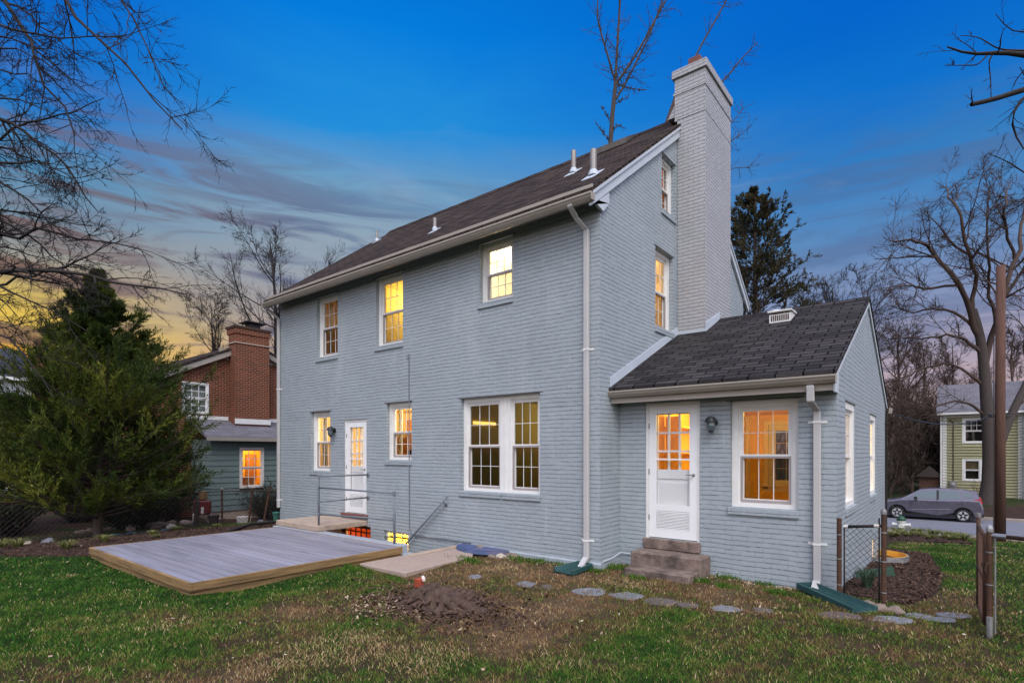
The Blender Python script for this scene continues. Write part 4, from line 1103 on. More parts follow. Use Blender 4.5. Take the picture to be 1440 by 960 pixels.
# stump with roots, in a mound of rotted wood
sp_ = thing('tree_stump', (-.55, -2.85, 0), 'rotting dark tree stump with spreading roots in the middle of the lawn', 'stump')
def mound():
    n, k = 46, 16
    V = []; F = []
    for j in range(k + 1):
        for i in range(n):
            an = 2 * pi * i / n; q = j / k
            rad = .42 * q
            rad *= 1 + .34 * sin(an * 5 + 1) * q + .14 * sin(an * 9 + 2) * q + .08 * sin(an * 17)
            h = .19 * (1 - q ** 1.3) + .05 * sin(an * 6 + q * 9) * (q > .05) + .035 * sin(an * 13 + q * 21) + .02 * sin(an * 23 + q * 13)
            if q < .42: h = max(h * .5, .18 - .03 * sin(an * 2)) + .025 * sin(an * 7 + q * 30)
            x, y = -.55 + rad * 1.45 * cos(an), -2.85 + rad * .95 * sin(an)
            V.append((x, y, float(gzf(x, y)) + h - .06 * q))
    for j in range(k):
        for i in range(n): F.append((j * n + i, j * n + (i + 1) % n, (j + 1) * n + (i + 1) % n, (j + 1) * n + i))
    o = npmesh('stump_body', V, F, 'stump_wood', sp_); return o
mound()
rr = random.Random(5)
for an, L in ((-.25, .55), (-.75, .42), (2.9, .40), (3.7, .38), (.5, .4)):
    pts = []; rad = []
    for k in range(7):
        q = k / 6; x = -.55 + (.22 + L * q) * cos(an + .3 * sin(q * 3)) * 1.1; y = -2.85 + (.15 + L * q) * sin(an + .3 * sin(q * 3)) * .8
        pts.append((x, y, float(gzf(x, y)) + .12 * (1 - q) ** 1.3 - .05 * q)); rad.append(.07 * (1 - .75 * q) * rr.uniform(.85, 1.15))
    m = MB(); m.tube(pts, rad, 7); m.build('root', 'stump_wood', sp_, smooth=True)
m = MB()
for k in range(260):
    an = rr.uniform(0, 2 * pi); q = rr.uniform(.05, 1.25) ** .8; x = -.55 + .62 * q * cos(an); y = -2.85 + .42 * q * sin(an)
    h = max(0, .155 * (1 - q ** 1.3)); L = rr.uniform(.05, .17); w = rr.uniform(.008, .026); a2 = rr.uniform(0, 2 * pi); tl = rr.uniform(-.3, .9)
    c = np.array([x, y, float(gzf(x, y)) + h + .005]); d_ = np.array([cos(a2), sin(a2), tl]); d_ /= np.linalg.norm(d_); sd_v = np.cross(d_, (0, 0, 1.)); sd_v /= np.linalg.norm(sd_v) + 1e-6; up_ = np.cross(sd_v, d_)
    A0 = c - d_ * L * .4; B0 = c + d_ * L * .6
    m.hexa([A0 - sd_v * w, A0 + sd_v * w, A0 + sd_v * w + up_ * w, A0 - sd_v * w + up_ * w, B0 - sd_v * w * .3, B0 + sd_v * w * .4, B0 + sd_v * w * .3 + up_ * w * .4, B0 - sd_v * w * .3 + up_ * w * .3])
tag(m.build('splinters', 'stump_shard', sp_), kind='stuff')
def at_stump(dx, dy): return -.55 + dx, -2.85 + dy
bx = thing('wood_block', (-.92, -2.80, .20), 'small red painted wood block with a pale end standing on the stump', 'block')
m = MB(); m.box(-.965, -.87, -2.85, -2.76, .12, .235); m.build('red_body', 'red_wood', bx, bevel=.01)
m = MB(); m.hexa([(-.885, -2.80, .238), (-.845, -2.815, .205), (-.84, -2.775, .205), (-.88, -2.765, .242), (-.885, -2.80, .262), (-.845, -2.815, .232), (-.84, -2.775, .236), (-.88, -2.765, .268)]); m.build('pale_end', 'pale_wood', bx)

# ================================================================== SMALL SCATTER: grass, chips, litter
def in_view(x, y): return np.ones(len(x), bool)
def excl(x, y):
    k = (x > DX0 - .03) & (x < DX1 + .03) & (y > DY0 - .02) & (y < DY1)
    k |= (x > -7.4) & (x < -2.8) & (y > -1.3)
    k |= (x > -3.2) & (x < -1.9) & (y > -2.2) & (x + .11 * (y + 2.1) < -1.9)
    k |= (x > -9.45) & (x < .05) & (y > -.04) & (y < 7.4)
    k |= (x > 0) & (x < 3.08) & (y > .58) & (y < 7)
    k |= (x > .35) & (x < 1.5) & (y > -.15)
    k |= ((x + 2.3) / .6) ** 2 + ((y + .05) / .46) ** 2 < 1
    k |= (bedL(x, y) > .02) | (bedR(x, y) > .0) | (bedS(x, y) > 0)
    k |= ((x + .5) / .62) ** 2 + ((y + 2.85) / .42) ** 2 < 1
    for (sx, sy, sa, sL, sw) in ((2.72, .46, R(-42), .97, .20), (-.20, -.12, R(-97), .52, .22)):
        qx = (x - sx) * cos(sa) + (y - sy) * sin(sa); qy = -(x - sx) * sin(sa) + (y - sy) * cos(sa)
        k |= (qx > -.03) & (qx < sL) & (np.abs(qy) < sw * .85)
    k |= y > 19.7
    return k
def sample(n, x0, x1, y0, y1, dens):
    x = RG.uniform(x0, x1, n); y = RG.uniform(y0, y1, n)
    dist = np.hypot(x - CAM[0], y - CAM[1])
    keep = RG.uniform(0, 1, n) < dens(dist)
    x, y = x[keep], y[keep]
    k = ~excl(x, y)
    return x[k], y[k]
def blades(name, x, y, hmin, hmax, wid, lean, tint, mat='grass_blades', zf=gzf):
    n = len(x); dist = np.hypot(x - CAM[0], y - CAM[1])
    an = RG.uniform(0, 2 * pi, n); h = RG.uniform(hmin, hmax, n); w = wid * (.7 + .6 * RG.uniform(0, 1, n)) * (1 + np.clip(dist - 5, 0, 20) * .14)
    ln = RG.uniform(.2, 1, n) * lean * h; la = RG.uniform(0, 2 * pi, n)
    z = zf(x, y) - .006
    px, py = np.cos(an) * w / 2, np.sin(an) * w / 2
    V = np.empty((n, 5, 3), 'f')
    V[:, 0] = np.stack([x - px, y - py, z], 1); V[:, 1] = np.stack([x + px, y + py, z], 1)
    mx, my = x + np.cos(la) * ln * .35, y + np.sin(la) * ln * .35
    V[:, 2] = np.stack([mx + px * .8, my + py * .8, z + h * .6], 1); V[:, 3] = np.stack([mx - px * .8, my - py * .8, z + h * .6], 1)
    V[:, 4] = np.stack([x + np.cos(la) * ln, y + np.sin(la) * ln, z + h], 1)
    base = (np.arange(n) * 5)[:, None]
    F = np.concatenate([base + np.array([[0, 1, 2]]), base + np.array([[0, 2, 3]]), base + np.array([[3, 2, 4]])], 0)
    return npmesh(name, V.reshape(-1, 3), F, mat, None, np.repeat(tint, 5))
x, y = sample(1000000, -9.5, 8.5, -8.3, 1.0, lambda dd: np.clip(1.25 - dd * .085, .16, 1))
x3, y3 = sample(90000, -16, -9.5, -9, 1.0, lambda dd: np.full(len(dd), .4))
x2, y2 = sample(260000, 2.9, 10, 1.0, 19.6, lambda dd: np.clip(1.3 - dd * .06, .25, 1))
x = np.concatenate([x, x2, x3]); y = np.concatenate([y, y2, y3])
dr = dryness(x, y)
clump = vnoise(x, y, 7, 12) * .6 + vnoise(x, y, 17, 13) * .4
gap = (dr > .50) & (clump < .46) & (RG.uniform(0, 1, len(x)) < .75)
x, y, dr, clump = x[~gap], y[~gap], dr[~gap], clump[~gap]
t = np.clip(dr * .60 + (clump - .5) * .62 + RG.normal(0, .075, len(x)) + .05, 0, .72)
straw = RG.uniform(0, 1, len(x)) < .03 + .16 * dr + .45 * sst(vnoise(x, y, 1.1, 21) + .22 * sst(x, -1.5, 2.5) * sst(-y, 1.5, 4), .74, .95)
t[straw] = RG.uniform(.62, 1, straw.sum())
g1 = blades('lawn_grass', x, y, .018, .047, .0050, 1.2, t); tag(g1, 'short patchy green and straw coloured lawn grass', 'grass', kind='stuff')
# clumps along the foot of the walls and round stones
cl = []
for (cx0, cy0, nn, rad) in [(1.75, .50, 220, .10), (2.2, .50, 160, .08), (1.55, .1, 120, .08), (.2, .3, 260, .14), (.05, -.15, 160, .1), (-1.3, -.16, 260, .18), (-1.0, -.12, 160, .1), (-.6, -.15, 100, .1), (2.5, .05, 150, .1), (1.9, .0, 120, .1), (-2.0, -.75, 240, .2), (-2.9, -2.35, 200, .2), (-1.9, -2.3, 150, .15), (.75, -.28, 120, .08)]:
    cl.append((cx0 + RG.normal(0, rad, nn), cy0 - np.abs(RG.normal(0, rad * .6, nn))))
x = np.concatenate([c[0] for c in cl]); y = np.concatenate([c[1] for c in cl])
g2 = blades('weed_tufts', x, y, .04, .10, .007, .8, np.clip(RG.normal(.22, .1, len(x)), 0, .5)); tag(g2, 'dark green weeds sprouting along the foot of the house wall', 'weeds', kind='stuff')
def chips(name, x, y, size, flat, tint, label, cat, mat, lift=.02):
    n = len(x); s = size * (.5 + RG.uniform(0, 1, n)); an = RG.uniform(0, 2 * pi, n); asp = RG.uniform(.25, .7, n)
    tl = RG.normal(0, flat, (n, 2)); z = gzf(x, y) + lift + RG.uniform(0, .012, n)
    ux, uy = np.cos(an), np.sin(an)
    A = np.stack([ux, uy, tl[:, 0]], 1) * s[:, None]; B = np.stack([-uy, ux, tl[:, 1]], 1) * (s * asp)[:, None]
    c = np.stack([x, y, z], 1)
    up = np.array([0, 0, .004])
    V = np.stack([c - A - B * .6, c + A * .8 - B, c + A + B * .7, c - A * .7 + B, c + up + A * .1], 1)
    base = (np.arange(n) * 5)[:, None]
    F = np.concatenate([base + np.array([[a, bb, 4]]) for a, bb in ((0, 1), (1, 2), (2, 3), (3, 0))], 0)
    o = npmesh(name, V.reshape(-1, 3), F, mat, None, np.repeat(tint, 5)); tag(o, label, cat, kind='stuff')
def bedpts(sd, n, x0, x1, y0, y1):
    x = RG.uniform(x0, x1, n); y = RG.uniform(y0, y1, n); k = sd(x, y) > .03; return x[k], y[k]
for sd, n, bx_, sz, lab in ((bedL, 26000, (-14, -7, -8.3, -.1), .024, 'brown bark chips on the bed beside the timber deck'), (bedR, 12000, (3, 4.2, .5, 7.5), .020, 'brown bark chips along the sunroom side wall'), (bedS, 14000, (0, 5, 12, 19.4), .04, 'brown bark chips on the bed by the street')):
    x, y = bedpts(sd, n, *bx_); tt = np.clip(RG.beta(1.6, 2.4, len(x)), 0, 1)
    k = ~((x > DX0 - .03) & (y > DY0) & (y < DY1))
    chips('mulch_chips', x[k], y[k], sz, .35, tt[k], lab, 'mulch', 'chips')
n = 2600
x = -.45 + RG.normal(0, .62, n); y = -2.9 + RG.normal(0, .36, n)
chips('wood_chips', x, y, .022, .5, np.clip(RG.beta(1.5, 2.2, n), 0, 1), 'dark rotted wood crumbs strewn around the tree stump', 'wood chips', 'chips', .015)
n = 260
x = -1.0 + RG.normal(0, .34, n); y = -3.3 + RG.normal(0, .22, n)
chips('pale_chips', x, y, .014, .4, RG.uniform(.0, .55, n), 'pale wood chips scattered on the lawn in front of the stump', 'wood chips', 'litter', .025)
n = 900
x = RG.uniform(-11, 8, n); y = RG.uniform(-7, 1, n); k = ~excl(x, y); x, y = x[k], y[k]
x2 = RG.uniform(-1.6, 3.2, 900); y2 = np.where(x2 < 0, -.12, .50) - np.abs(RG.normal(0, .12, 900)); k = ~excl(x2, y2)
x = np.concatenate([x, x2[k]]); y = np.concatenate([y, y2[k]])
chips('leaf_litter', x, y, .013, .4, RG.beta(1.2, 2.2, len(x)), 'dry leaves and pale pebbles strewn over the lawn', 'leaf litter', 'litter', .02)

# liriope tufts and other low plants
def tuft(name, n, h, spread, mat, seed, droop=1.0, wid=.012):
    rg = np.random.default_rng(seed)
    V = []; F = []; T = []
    for i in range(n):
        an = rg.uniform(0, 2 * pi); r = rg.uniform(0, .25) * spread; L = h * rg.uniform(.7, 1.2); out = spread * rg.uniform(.35, 1.0)
        w = wid * rg.uniform(.7, 1.2); tn = rg.uniform(0, 1); px, py = -sin(an) * w / 2, cos(an) * w / 2
        i0 = len(V); m_ = 5
        for j in range(m_ + 1):
            q = j / m_; rad = r + out * q; z = L * (q * 1.6 - q * q * (.75 + .45 * droop)) * 1.0
            ww = (1 - q ** 2 * .95)
            V.append((rad * cos(an) + px * ww, rad * sin(an) + py * ww, z)); V.append((rad * cos(an) - px * ww, rad * sin(an) - py * ww, z)); T += [tn, tn]
        for j in range(m_): F.append((i0 + 2 * j, i0 + 2 * j + 1, i0 + 2 * j + 3, i0 + 2 * j + 2))
    return npmesh(name, V, F, mat, None, T)
lbase = tuft('liriope_tuft', 130, .26, .27, 'liriope_leaf', 3)
tag(lbase, None, 'plant', 'grassy liriope tufts in the mulch beds')
spots = [(-10.75, -5.15, 1.15, 'large yellow green grassy tuft at the left edge of the mulch bed'), (-9.75, -5.05, 1.0, 'grassy tuft in front of the large one at the left edge'), (-8.35, -4.62, .95, 'grassy tuft just left of the deck front corner'),
         (-8.75, -3.95, .85, 'grassy tuft behind the left corner of the deck'), (-9.4, -2.9, .6, 'small grassy tuft halfway along the far deck edge'), (-8.6, -3.1, .5, 'tiny pale tuft against the far deck edge'),
         (-11.9, -4.1, .5, 'small sprout beside the stone in the left mulch bed'), (-10.6, -2.0, .7, 'grassy tuft below the cedar trunk toward the brick neighbour'), (-10.0, -1.3, .6, 'low pale tuft near the back corner of the deck')]
for i, (x, y, s, lab) in enumerate(spots):
    o = lbase if i == 0 else lbase.copy()
    if i: COL.objects.link(o)
    o.location = (x, y, float(gzf(x, y)) + .03); o.rotation_euler = (0, 0, i * 1.7); o.scale = (s, s, s); o['label'] = lab
rg = random.Random(3)
k = 0
for (x, y, s) in [(2.5, 18.6, 1.7), (3.1, 18.5, 1.9), (3.6, 18.3, 1.9), (4.0, 18.0, 1.8), (4.3, 17.2, 1.8), (4.45, 16.5, 1.6), (2.0, 18.7, 1.7), (3.3, 16.5, 1.4), (3.0, 15.4, 1.5), (3.6, 14.8, 1.3), (2.7, 14.4, 1.5), (4.1, 15.6, 1.3), (2.75, 16.9, 1.4)]:
    o = lbase.copy(); COL.objects.link(o); o.location = (x, y, float(gzf(x, y)) + .05); o.rotation_euler = (0, 0, rg.uniform(0, 6)); o.scale = (s, s, s * .8)
    o['label'] = 'yellow green grassy tuft in the mulch bed beside the street'; o['group'] = 'grassy tufts in the streetside bed'
dfd = tuft('daffodil_clump', 70, .36, .20, 'daffodil_leaf', 8, .55, .016); dfd.location = (3.30, 1.25, float(gzf(3.3, 1.25)) + .02)
tag(dfd, 'upright blue green daffodil leaves behind the chain link gate panel', 'plant')
rk_ = blob('rock', 'slate', (-11.3, -4.3, float(gzf(-11.3, -4.3)) + .03), .12, (1, .9, .9), 33); tag(rk_, 'purple grey stone in the left mulch bed near the cedar', 'rock')
rk_ = blob('rock', 'rock_pale', (-12.3, -4.5, float(gzf(-12.3, -4.5)) + .04), .13, (1.2, .9, .6), 34); tag(rk_, 'pale pink stone left of the purple one in the mulch bed', 'rock')
# green board and window well on the sunroom side
m = MB(); m.hexa([(3.10, 2.0, float(gzf(3.1, 2)) - .02), (3.12, 2.0, float(gzf(3.1, 2)) - .02), (3.50, 2.9, -.16), (3.48, 2.9, -.16), (3.06, 2.02, .04), (3.08, 2.02, .04), (3.46, 2.92, .02), (3.44, 2.92, .02)])
tag(m.build('plastic_board', 'green_board'), 'dark green board leaning low behind the daffodil leaves', 'board')
ww = thing('window_well', (WELL[0], WELL[1], -.2), 'half round galvanised window well with window glow painted yellow on its lining by the sunroom wall', 'window well')
m = MB(); n = 20; ro, ri = WELL[2], WELL[2] - .02
po = [(WELL[0] + .005 + ro * cos(-pi / 2 + pi * i / n), WELL[1] + ro * sin(-pi / 2 + pi * i / n)) for i in range(n + 1)]; pi_ = [(WELL[0] + .005 + ri * cos(-pi / 2 + pi * i / n), WELL[1] + ri * sin(-pi / 2 + pi * i / n)) for i in range(n + 1)]
for i in range(n):
    m.hexa([(*po[i], -.75), (*po[i + 1], -.75), (*pi_[i + 1], -.75), (*pi_[i], -.75), (*po[i], -.10), (*po[i + 1], -.10), (*pi_[i + 1], -.10), (*pi_[i], -.10)])
m.build('shell', 'galvanised', ww)
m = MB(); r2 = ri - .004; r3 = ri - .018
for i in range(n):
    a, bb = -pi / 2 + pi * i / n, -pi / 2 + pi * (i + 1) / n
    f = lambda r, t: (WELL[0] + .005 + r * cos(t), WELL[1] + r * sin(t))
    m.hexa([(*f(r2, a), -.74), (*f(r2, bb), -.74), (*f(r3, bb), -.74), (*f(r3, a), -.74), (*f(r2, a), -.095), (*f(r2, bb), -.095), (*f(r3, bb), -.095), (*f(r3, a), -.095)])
m.build('lining', 'well_glow_yellow', ww)  # yellow lining paints the basement window's light onto the shell

# ================================================================== CHAIN LINK FENCES
def chainlink(mb, P, Q, z0a, z0b, H, pitch, r):
    P = np.array(P, float); Q = np.array(Q, float); L = np.linalg.norm(Q - P); u = (Q - P) / L; nrm = np.array([-u[1], u[0]])
    def pt(s, t, o): return (P[0] + u[0] * s + nrm[0] * o, P[1] + u[1] * s + nrm[1] * o, (z0a + (z0b - z0a) * s / L) + t)
    c = -H
    while c < L + H:
        for sg in (1, -1):
            # s = c + sg*t  (sg=1) ; s = c + H - t
            s0, t0, s1, t1 = (c, 0, c + H, H) if sg == 1 else (c + H, 0, c, H)
            pts = []
            a, bb = (s0, t0), (s1, t1)
            ta, tb = 0.0, 1.0
            ds = bb[0] - a[0]
            for lo in (0, 1):
                lim = 0 if lo == 0 else L
                if lo == 0:
                    if ds > 0: ta = max(ta, (0 - a[0]) / ds)
                    else: tb = min(tb, (0 - a[0]) / ds)
                else:
                    if ds > 0: tb = min(tb, (L - a[0]) / ds)
                    else: ta = max(ta, (L - a[0]) / ds)
            if tb - ta > .01:
                p = pt(a[0] + ds * ta, H * ta, sg * r * .6); q = pt(a[0] + ds * tb, H * tb, sg * r * .6)
                mb.tube([p, q], r, 3, False)
        c += pitch
def fence_post(parent, x, y, z0, h, r=.03, mat='rust', cap=True, lean=(0, 0), capmat='galvanised'):
    m = MB(); m.tube([(x, y, z0 - .1), (x + lean[0], y + lean[1], z0 + h)], r, 10); o = m.build('post', mat, parent, smooth=False)
    if cap:
        m = MB(); m.lathe([(r * 1.18, 0), (r * 1.18, .03), (r * .9, .055), (.004, .068)], x + lean[0], y + lean[1], z0 + h - .012, 10); m.build('post_cap', capmat, o)
    for q in (.18, .50, .80):
        m = MB(); m.tube([(x + lean[0] * q, y + lean[1] * q, z0 + h * q - .006), (x + lean[0] * q, y + lean[1] * q, z0 + h * q + .006)], r * 1.12, 10); m.build('tie_band', 'galvanised', o)
    return o
A, Bp, Rp = (3.105, .33), (3.565, .19), (4.455, -.34)
gA = thing('wire_fence', (3.33, .26, 0), 'narrow chain link panel between the sunroom corner and a rusty post', 'fence panel')
fence_post(gA, *A, 0, .975, .027, 'rust', False); fence_post(gA, *Bp, -.02, 1.10, .027, 'rust')
m = MB(); m.tube([(A[0] + .055, A[1] - .017, .88), (Bp[0] - .03, Bp[1] + .009, .93)], .018, 8); m.tube([(A[0] + .055, A[1] - .017, .07), (A[0] + .055, A[1] - .017, .89)], .009, 6); m.tube([(Bp[0] - .045, Bp[1] + .013, .03), (Bp[0] - .045, Bp[1] + .013, 1.02)], .009, 6)
m.build('frame', 'bark_dark', gA, smooth=True)
m = MB(); m.tube([(A[0] + .05, A[1] - .015, .88), (A[0] + .10, A[1] - .03, .885)], .021, 8); m.tube([(Bp[0] - .09, Bp[1] + .027, .924), (Bp[0] - .04, Bp[1] + .012, .93)], .021, 8); m.build('fitting', 'pot_white', gA)
m = MB(); chainlink(m, (A[0] + .055, A[1] - .017), (Bp[0] - .045, Bp[1] + .013), .06, .04, .83, .074, .0026); m.build('wire_mesh', 'wire', gA)
gR = thing('chain_link_fence', (*Rp, 0), 'rusty chain link fence running off to the right from the gate post', 'fence')
fence_post(gR, *Rp, -.02, 1.04, .026, 'rust')
fx, fy = .895, -.445
N2 = (Rp[0] + fx * 2.6, Rp[1] + fy * 2.6)
fence_post(gR, *N2, 0, 1.04, .031, 'rust')
m = MB(); m.tube([(Rp[0] + .02, Rp[1], .975), (N2[0], N2[1], .985)], .019, 8); m.build('rail', 'rust', gR, smooth=True)
m = MB(); m.tube([(Rp[0] + .02, Rp[1] - .005, .975), (Rp[0] + .12, Rp[1] - .055, .977)], .023, 8); m.build('fitting', 'galvanised', gR)
m = MB(); m.tube([(Rp[0] - .002, Rp[1] - .055, -.05), (Rp[0] - .002, Rp[1] - .055, .20)], .026, 8); m.build('post_stub', 'galvanised', gR)
m = MB(); chainlink(m, (Rp[0] + .03, Rp[1] - .01), N2, .03, .03, .94, .074, .0024); m.build('wire_mesh', 'wire', gR)
m = MB(); m.tube([(Rp[0] + .04, Rp[1] - .02, .04), (Rp[0] + .04, Rp[1] - .02, .96)], .008, 6); m.build('tension_bar', 'galvanised', gR)
gL = thing('chain_link_gate', (4.40, -.25, 0), 'open rusty chain link gate leaf swung back from the right gate post', 'gate')
ga, gb = (4.425, -.26), (4.40, .66)
m = MB()
for p, q in (((*ga, .10), (*ga, .98)), ((*gb, .07), (*gb, 1.06)), ((*ga, .10), (*gb, .08)), ((*ga, .95), (*gb, .96)), ((*ga, .52), (*gb, .52))): m.tube([p, q], .019, 8)
m.build('frame', 'rust', gL, smooth=True)
m = MB(); m.tube([(*gb, 1.05), (*gb, 1.10)], .024, 8); m.build('frame_cap', 'galvanised', gL)
m = MB(); chainlink(m, ga, gb, .10, .10, .84, .074, .003); m.build('wire_mesh', 'rust', gL)
m = MB(); m.box(4.395, 4.43, -.32, -.28, .66, .70); m.tube([(4.44, -.36, .72), (4.42, -.37, .64), (4.45, -.38, .58), (4.46, -.36, .66), (4.44, -.36, .72)], .007, 5); m.build('latch_chain', 'rust', gL)
# far fence on the left
gF = thing('chain_link_fence', (-13.6, -3, -.5), 'old chain link fence with leaning posts in front of the brick neighbour', 'fence')
fpts = [(-13.9, -11), (-13.95, -8.2), (-14.0, -5.5), (-14.1, -2.75), (-13.7, .42), (-13.0, 2.6), (-12.6, 4.6)]
m2 = MB(); m3 = MB()
for i, p in enumerate(fpts):
    z = float(gz(*p))
    fence_post(gF, *p, z, 1.12, .032 if i != 3 else .05, 'rust', i > 3)
    if i < len(fpts) - 1:
        q = fpts[i + 1]; zq = float(gz(*q)); m2.tube([(*p, z + 1.06), (*q, zq + 1.06)], .018, 6); chainlink(m3, p, q, z + .03, zq + .03, 1.0, .13, .0034)
m2.build('rail', 'rust', gF); m3.build('wire_mesh', 'wire', gF)
for x, y, l, lab in ((-13.1, .95, (.05, .12), 'rusty steel post leaning right beside the shrub at the neighbour window'), (-12.35, 1.05, (.0, .22), 'thin rusty post leaning right next to the house corner'), (-13.75, -.35, (.05, .06), 'short grey wooden post near the neighbour white door')):
    z = float(gz(x, y)); m = MB(); m.tube([(x, y, z - .1), (x + l[0], y + l[1], z + (1.12 if 'rusty' in lab else .8))], .035 if 'rusty' in lab else .07, 8)
    o = m.build('leaning_post', 'rust' if 'rusty' in lab else 'bark_grey', None); tag(o, lab, 'post')

# ================================================================== NEIGHBOURS
def far_window(parent, tf, H, cols=3, rows=4, frame='white_paint', back='dark_interior', cas=.10, glass='glass_dark', blind=None, mid=True):
    a0, a1, z0, z1 = H
    m = MB(); m.box(a0, a0 + cas, -.05, .04, z0, z1, tf); m.box(a1 - cas, a1, -.05, .04, z0, z1, tf); m.box(a0 + cas, a1 - cas, -.05, .04, z1 - cas, z1, tf); m.box(a0 + cas, a1 - cas, -.06, .04, z0, z0 + cas * .8, tf)
    w = m.build('window', frame, parent)
    m = MB(); b0, b1, c0, c1 = a0 + cas, a1 - cas, z0 + cas * .8, z1 - cas; md = (c0 + c1) / 2
    sash(m, tf, b0, b1, md, c1, -.02, .0, .045, cols, max(1, rows // 2), .022); sash(m, tf, b0, b1, c0, md, -.005, .015, .045, cols if mid else 1, max(1, rows // 2) if mid else 1, .022)
    m.build('sash', frame, w)
    m = MB(); m.box(b0 + .02, b1 - .02, .018, .024, c0 + .02, c1 - .02, tf); m.build('pane', glass, w)
    m = MB(); m.box(b0 + .01, b1 - .01, .10, .12, c0, c1, tf)
    if back: m.build('window_back', back, w)
    if blind:
        m = MB(); n = 12
        for i in range(n): m.box(b0 + .02, b1 - .02, .05, .07, md + (c1 - md) * i / n + .01, md + (c1 - md) * (i + 1) / n, tf)
        m.build('blind', blind, w)
    return w
bh = thing('brick_neighbour', (-21, 3, -.7), 'red brick neighbour house with broad brick chimney and teal sided lean-to', 'house')
BX = -17.6
mb = MB()
BY0, BY1, BRY, BRZ, BS = -1.2, 7.6, 3.2, 6.05, .475
ge = BRZ - BS * (BRY - BY0)
gpl = [(-BS, 1, BRZ - BS * BRY), (BS, 1, BRZ + BS * BRY)]
BW = (.70, 1.62, 3.20, 4.35); BD = (1.10, 1.75, -.45, 1.75)
panel(mb, TE(BX), BY0, BY1, -1.5, 6.4, [BW], 0, gpl, .2)
panel(mb, TS(BY0), -27, BX, -1.5, ge, []); panel(mb, TN(BY1), -27, BX, -1.5, ge, []); panel(mb, TW(-27), BY0, BY1, -1.5, 6.4, [], 0, gpl)
mb.build('wall', 'red_brick', bh)
mb = MB()
for sg in (0, 1):
    ya, yb = (BY0 - .3, BRY) if sg == 0 else (BY1 + .3, BRY)
    za = BRZ - BS * abs(BRY - ya) + .04; zb = BRZ + .04
    mb.hexa([(-27.3, ya, za), (BX + .25, ya, za), (BX + .25, yb, zb), (-27.3, yb, zb), (-27.3, ya, za + .08), (BX + .25, ya, za + .08), (BX + .25, yb, zb + .08), (-27.3, yb, zb + .08)])
mb.build('roof', 'shingle', bh)
mb = MB()
for sg in (0, 1):
    ya, yb = (BY0 - .3, BRY) if sg == 0 else (BY1 + .3, BRY)
    za = BRZ - BS * abs(BRY - ya) + .03; zb = BRZ + .03
    mb.hexa([(BX + .004, ya, za - .24), (BX + .22, ya, za - .20), (BX + .22, yb, zb - .20), (BX + .004, yb, zb - .24), (BX + .004, ya, za), (BX + .22, ya, za), (BX + .22, yb, zb), (BX + .004, yb, zb)])
mb.build('rake_board', 'gutter_paint', bh)
m = MB(); m.box(BX + .003, BX + .02, 2.0, 4.4, BRZ - .72, BRZ - .30); m.build('gable_vent', 'gutter_paint', bh)
m = MB(); m.box(BX + .004, -17.02, 2.36, 3.68, 2.6, 6.30); m.box(BX - .1, -16.99, 2.33, 3.71, 6.30, 6.52)
cn_ = m.build('chimney', 'red_brick', bh); m = MB(); m.box(BX - .04, -16.985, 2.325, 3.715, 5.93, 5.97); m.build('chimney_band', 'concrete', cn_)
m = MB(); m.box(BX - .15, -16.95, 2.29, 3.75, 6.52, 6.60); m.build('chimney_cap', 'dark_timber', cn_)
m = MB(); m.box(-17.5, -17.1, 2.95, 3.35, 6.60, 6.78); m.box(-17.65, -16.95, 2.75, 3.55, 6.80, 6.84); m.build('chimney_hood', 'black_metal', cn_)
far_window(bh, TE(BX), BW, 3, 4, back='curtain_pale', cas=.06)
m = MB(); m.box(1.10, 1.75, -.01, .05, -.45, 1.75, TE(BX)); dr_ = m.build('door', 'white_paint', bh)
m = MB(); m.box(1.26, 1.60, -.022, -.012, .55, 1.6, TE(BX)); m.build('door_glass', 'blind_tan', dr_)
# lean-to
EX, EY0, EY1 = -16.0, 1.05, 6.2
EW = (2.02, 2.92, .47, 1.96)
mb = MB()
panel(mb, TE(EX), EY0, EY1, -.30, 2.24, [EW], 0, (), .1); panel(mb, TS(EY0), BX, EX, -.30, 2.24, [], 0)
mb.build('lean_to_wall', 'teal_siding', bh)
mb = MB(); z = -.30
while z < 2.2:
    zz = min(z + .20, 2.24)
    spans = [(EY0 - .012, EW[0]), (EW[1], EY1)] if (zz > EW[2] and z < EW[3]) else [(EY0 - .012, EY1)]
    for a, bb in spans: mb.hexa([(EX + .002, a, z), (EX + .028, a, z), (EX + .028, bb, z), (EX + .002, bb, z), (EX + .002, a, zz - .004), (EX + .008, a, zz - .004), (EX + .008, bb, zz - .004), (EX + .002, bb, zz - .004)])
    mb.hexa([(BX, EY0 - .002, z), (BX, EY0 - .028, z), (EX, EY0 - .028, z), (EX, EY0 - .002, z), (BX, EY0 - .002, zz - .004), (BX, EY0 - .008, zz - .004), (EX, EY0 - .008, zz - .004), (EX, EY0 - .002, zz - .004)])
    z += .20
mb.build('clapboard', 'teal_siding', bh)
m = MB(); m.box(BX, EX - .01, EY0 + .01, EY1, -1.4, -.31); m.build('foundation', 'concrete', bh)
m = MB(); m.hexa([(EX + .25, EY0 - .25, 2.26), (EX + .25, EY1, 2.26), (BX, EY1, 2.93), (BX, EY0 - .25, 2.93), (EX + .25, EY0 - .25, 2.33), (EX + .25, EY1, 2.33), (BX, EY1, 3.0), (BX, EY0 - .25, 3.0)]); m.build('lean_to_roof', 'shingle_grey', bh)
m = MB(); m.box(EX + .255, EX + .34, EY0 - .25, EY1, 2.18, 2.31); m.build('gutter', 'gutter_paint', bh)
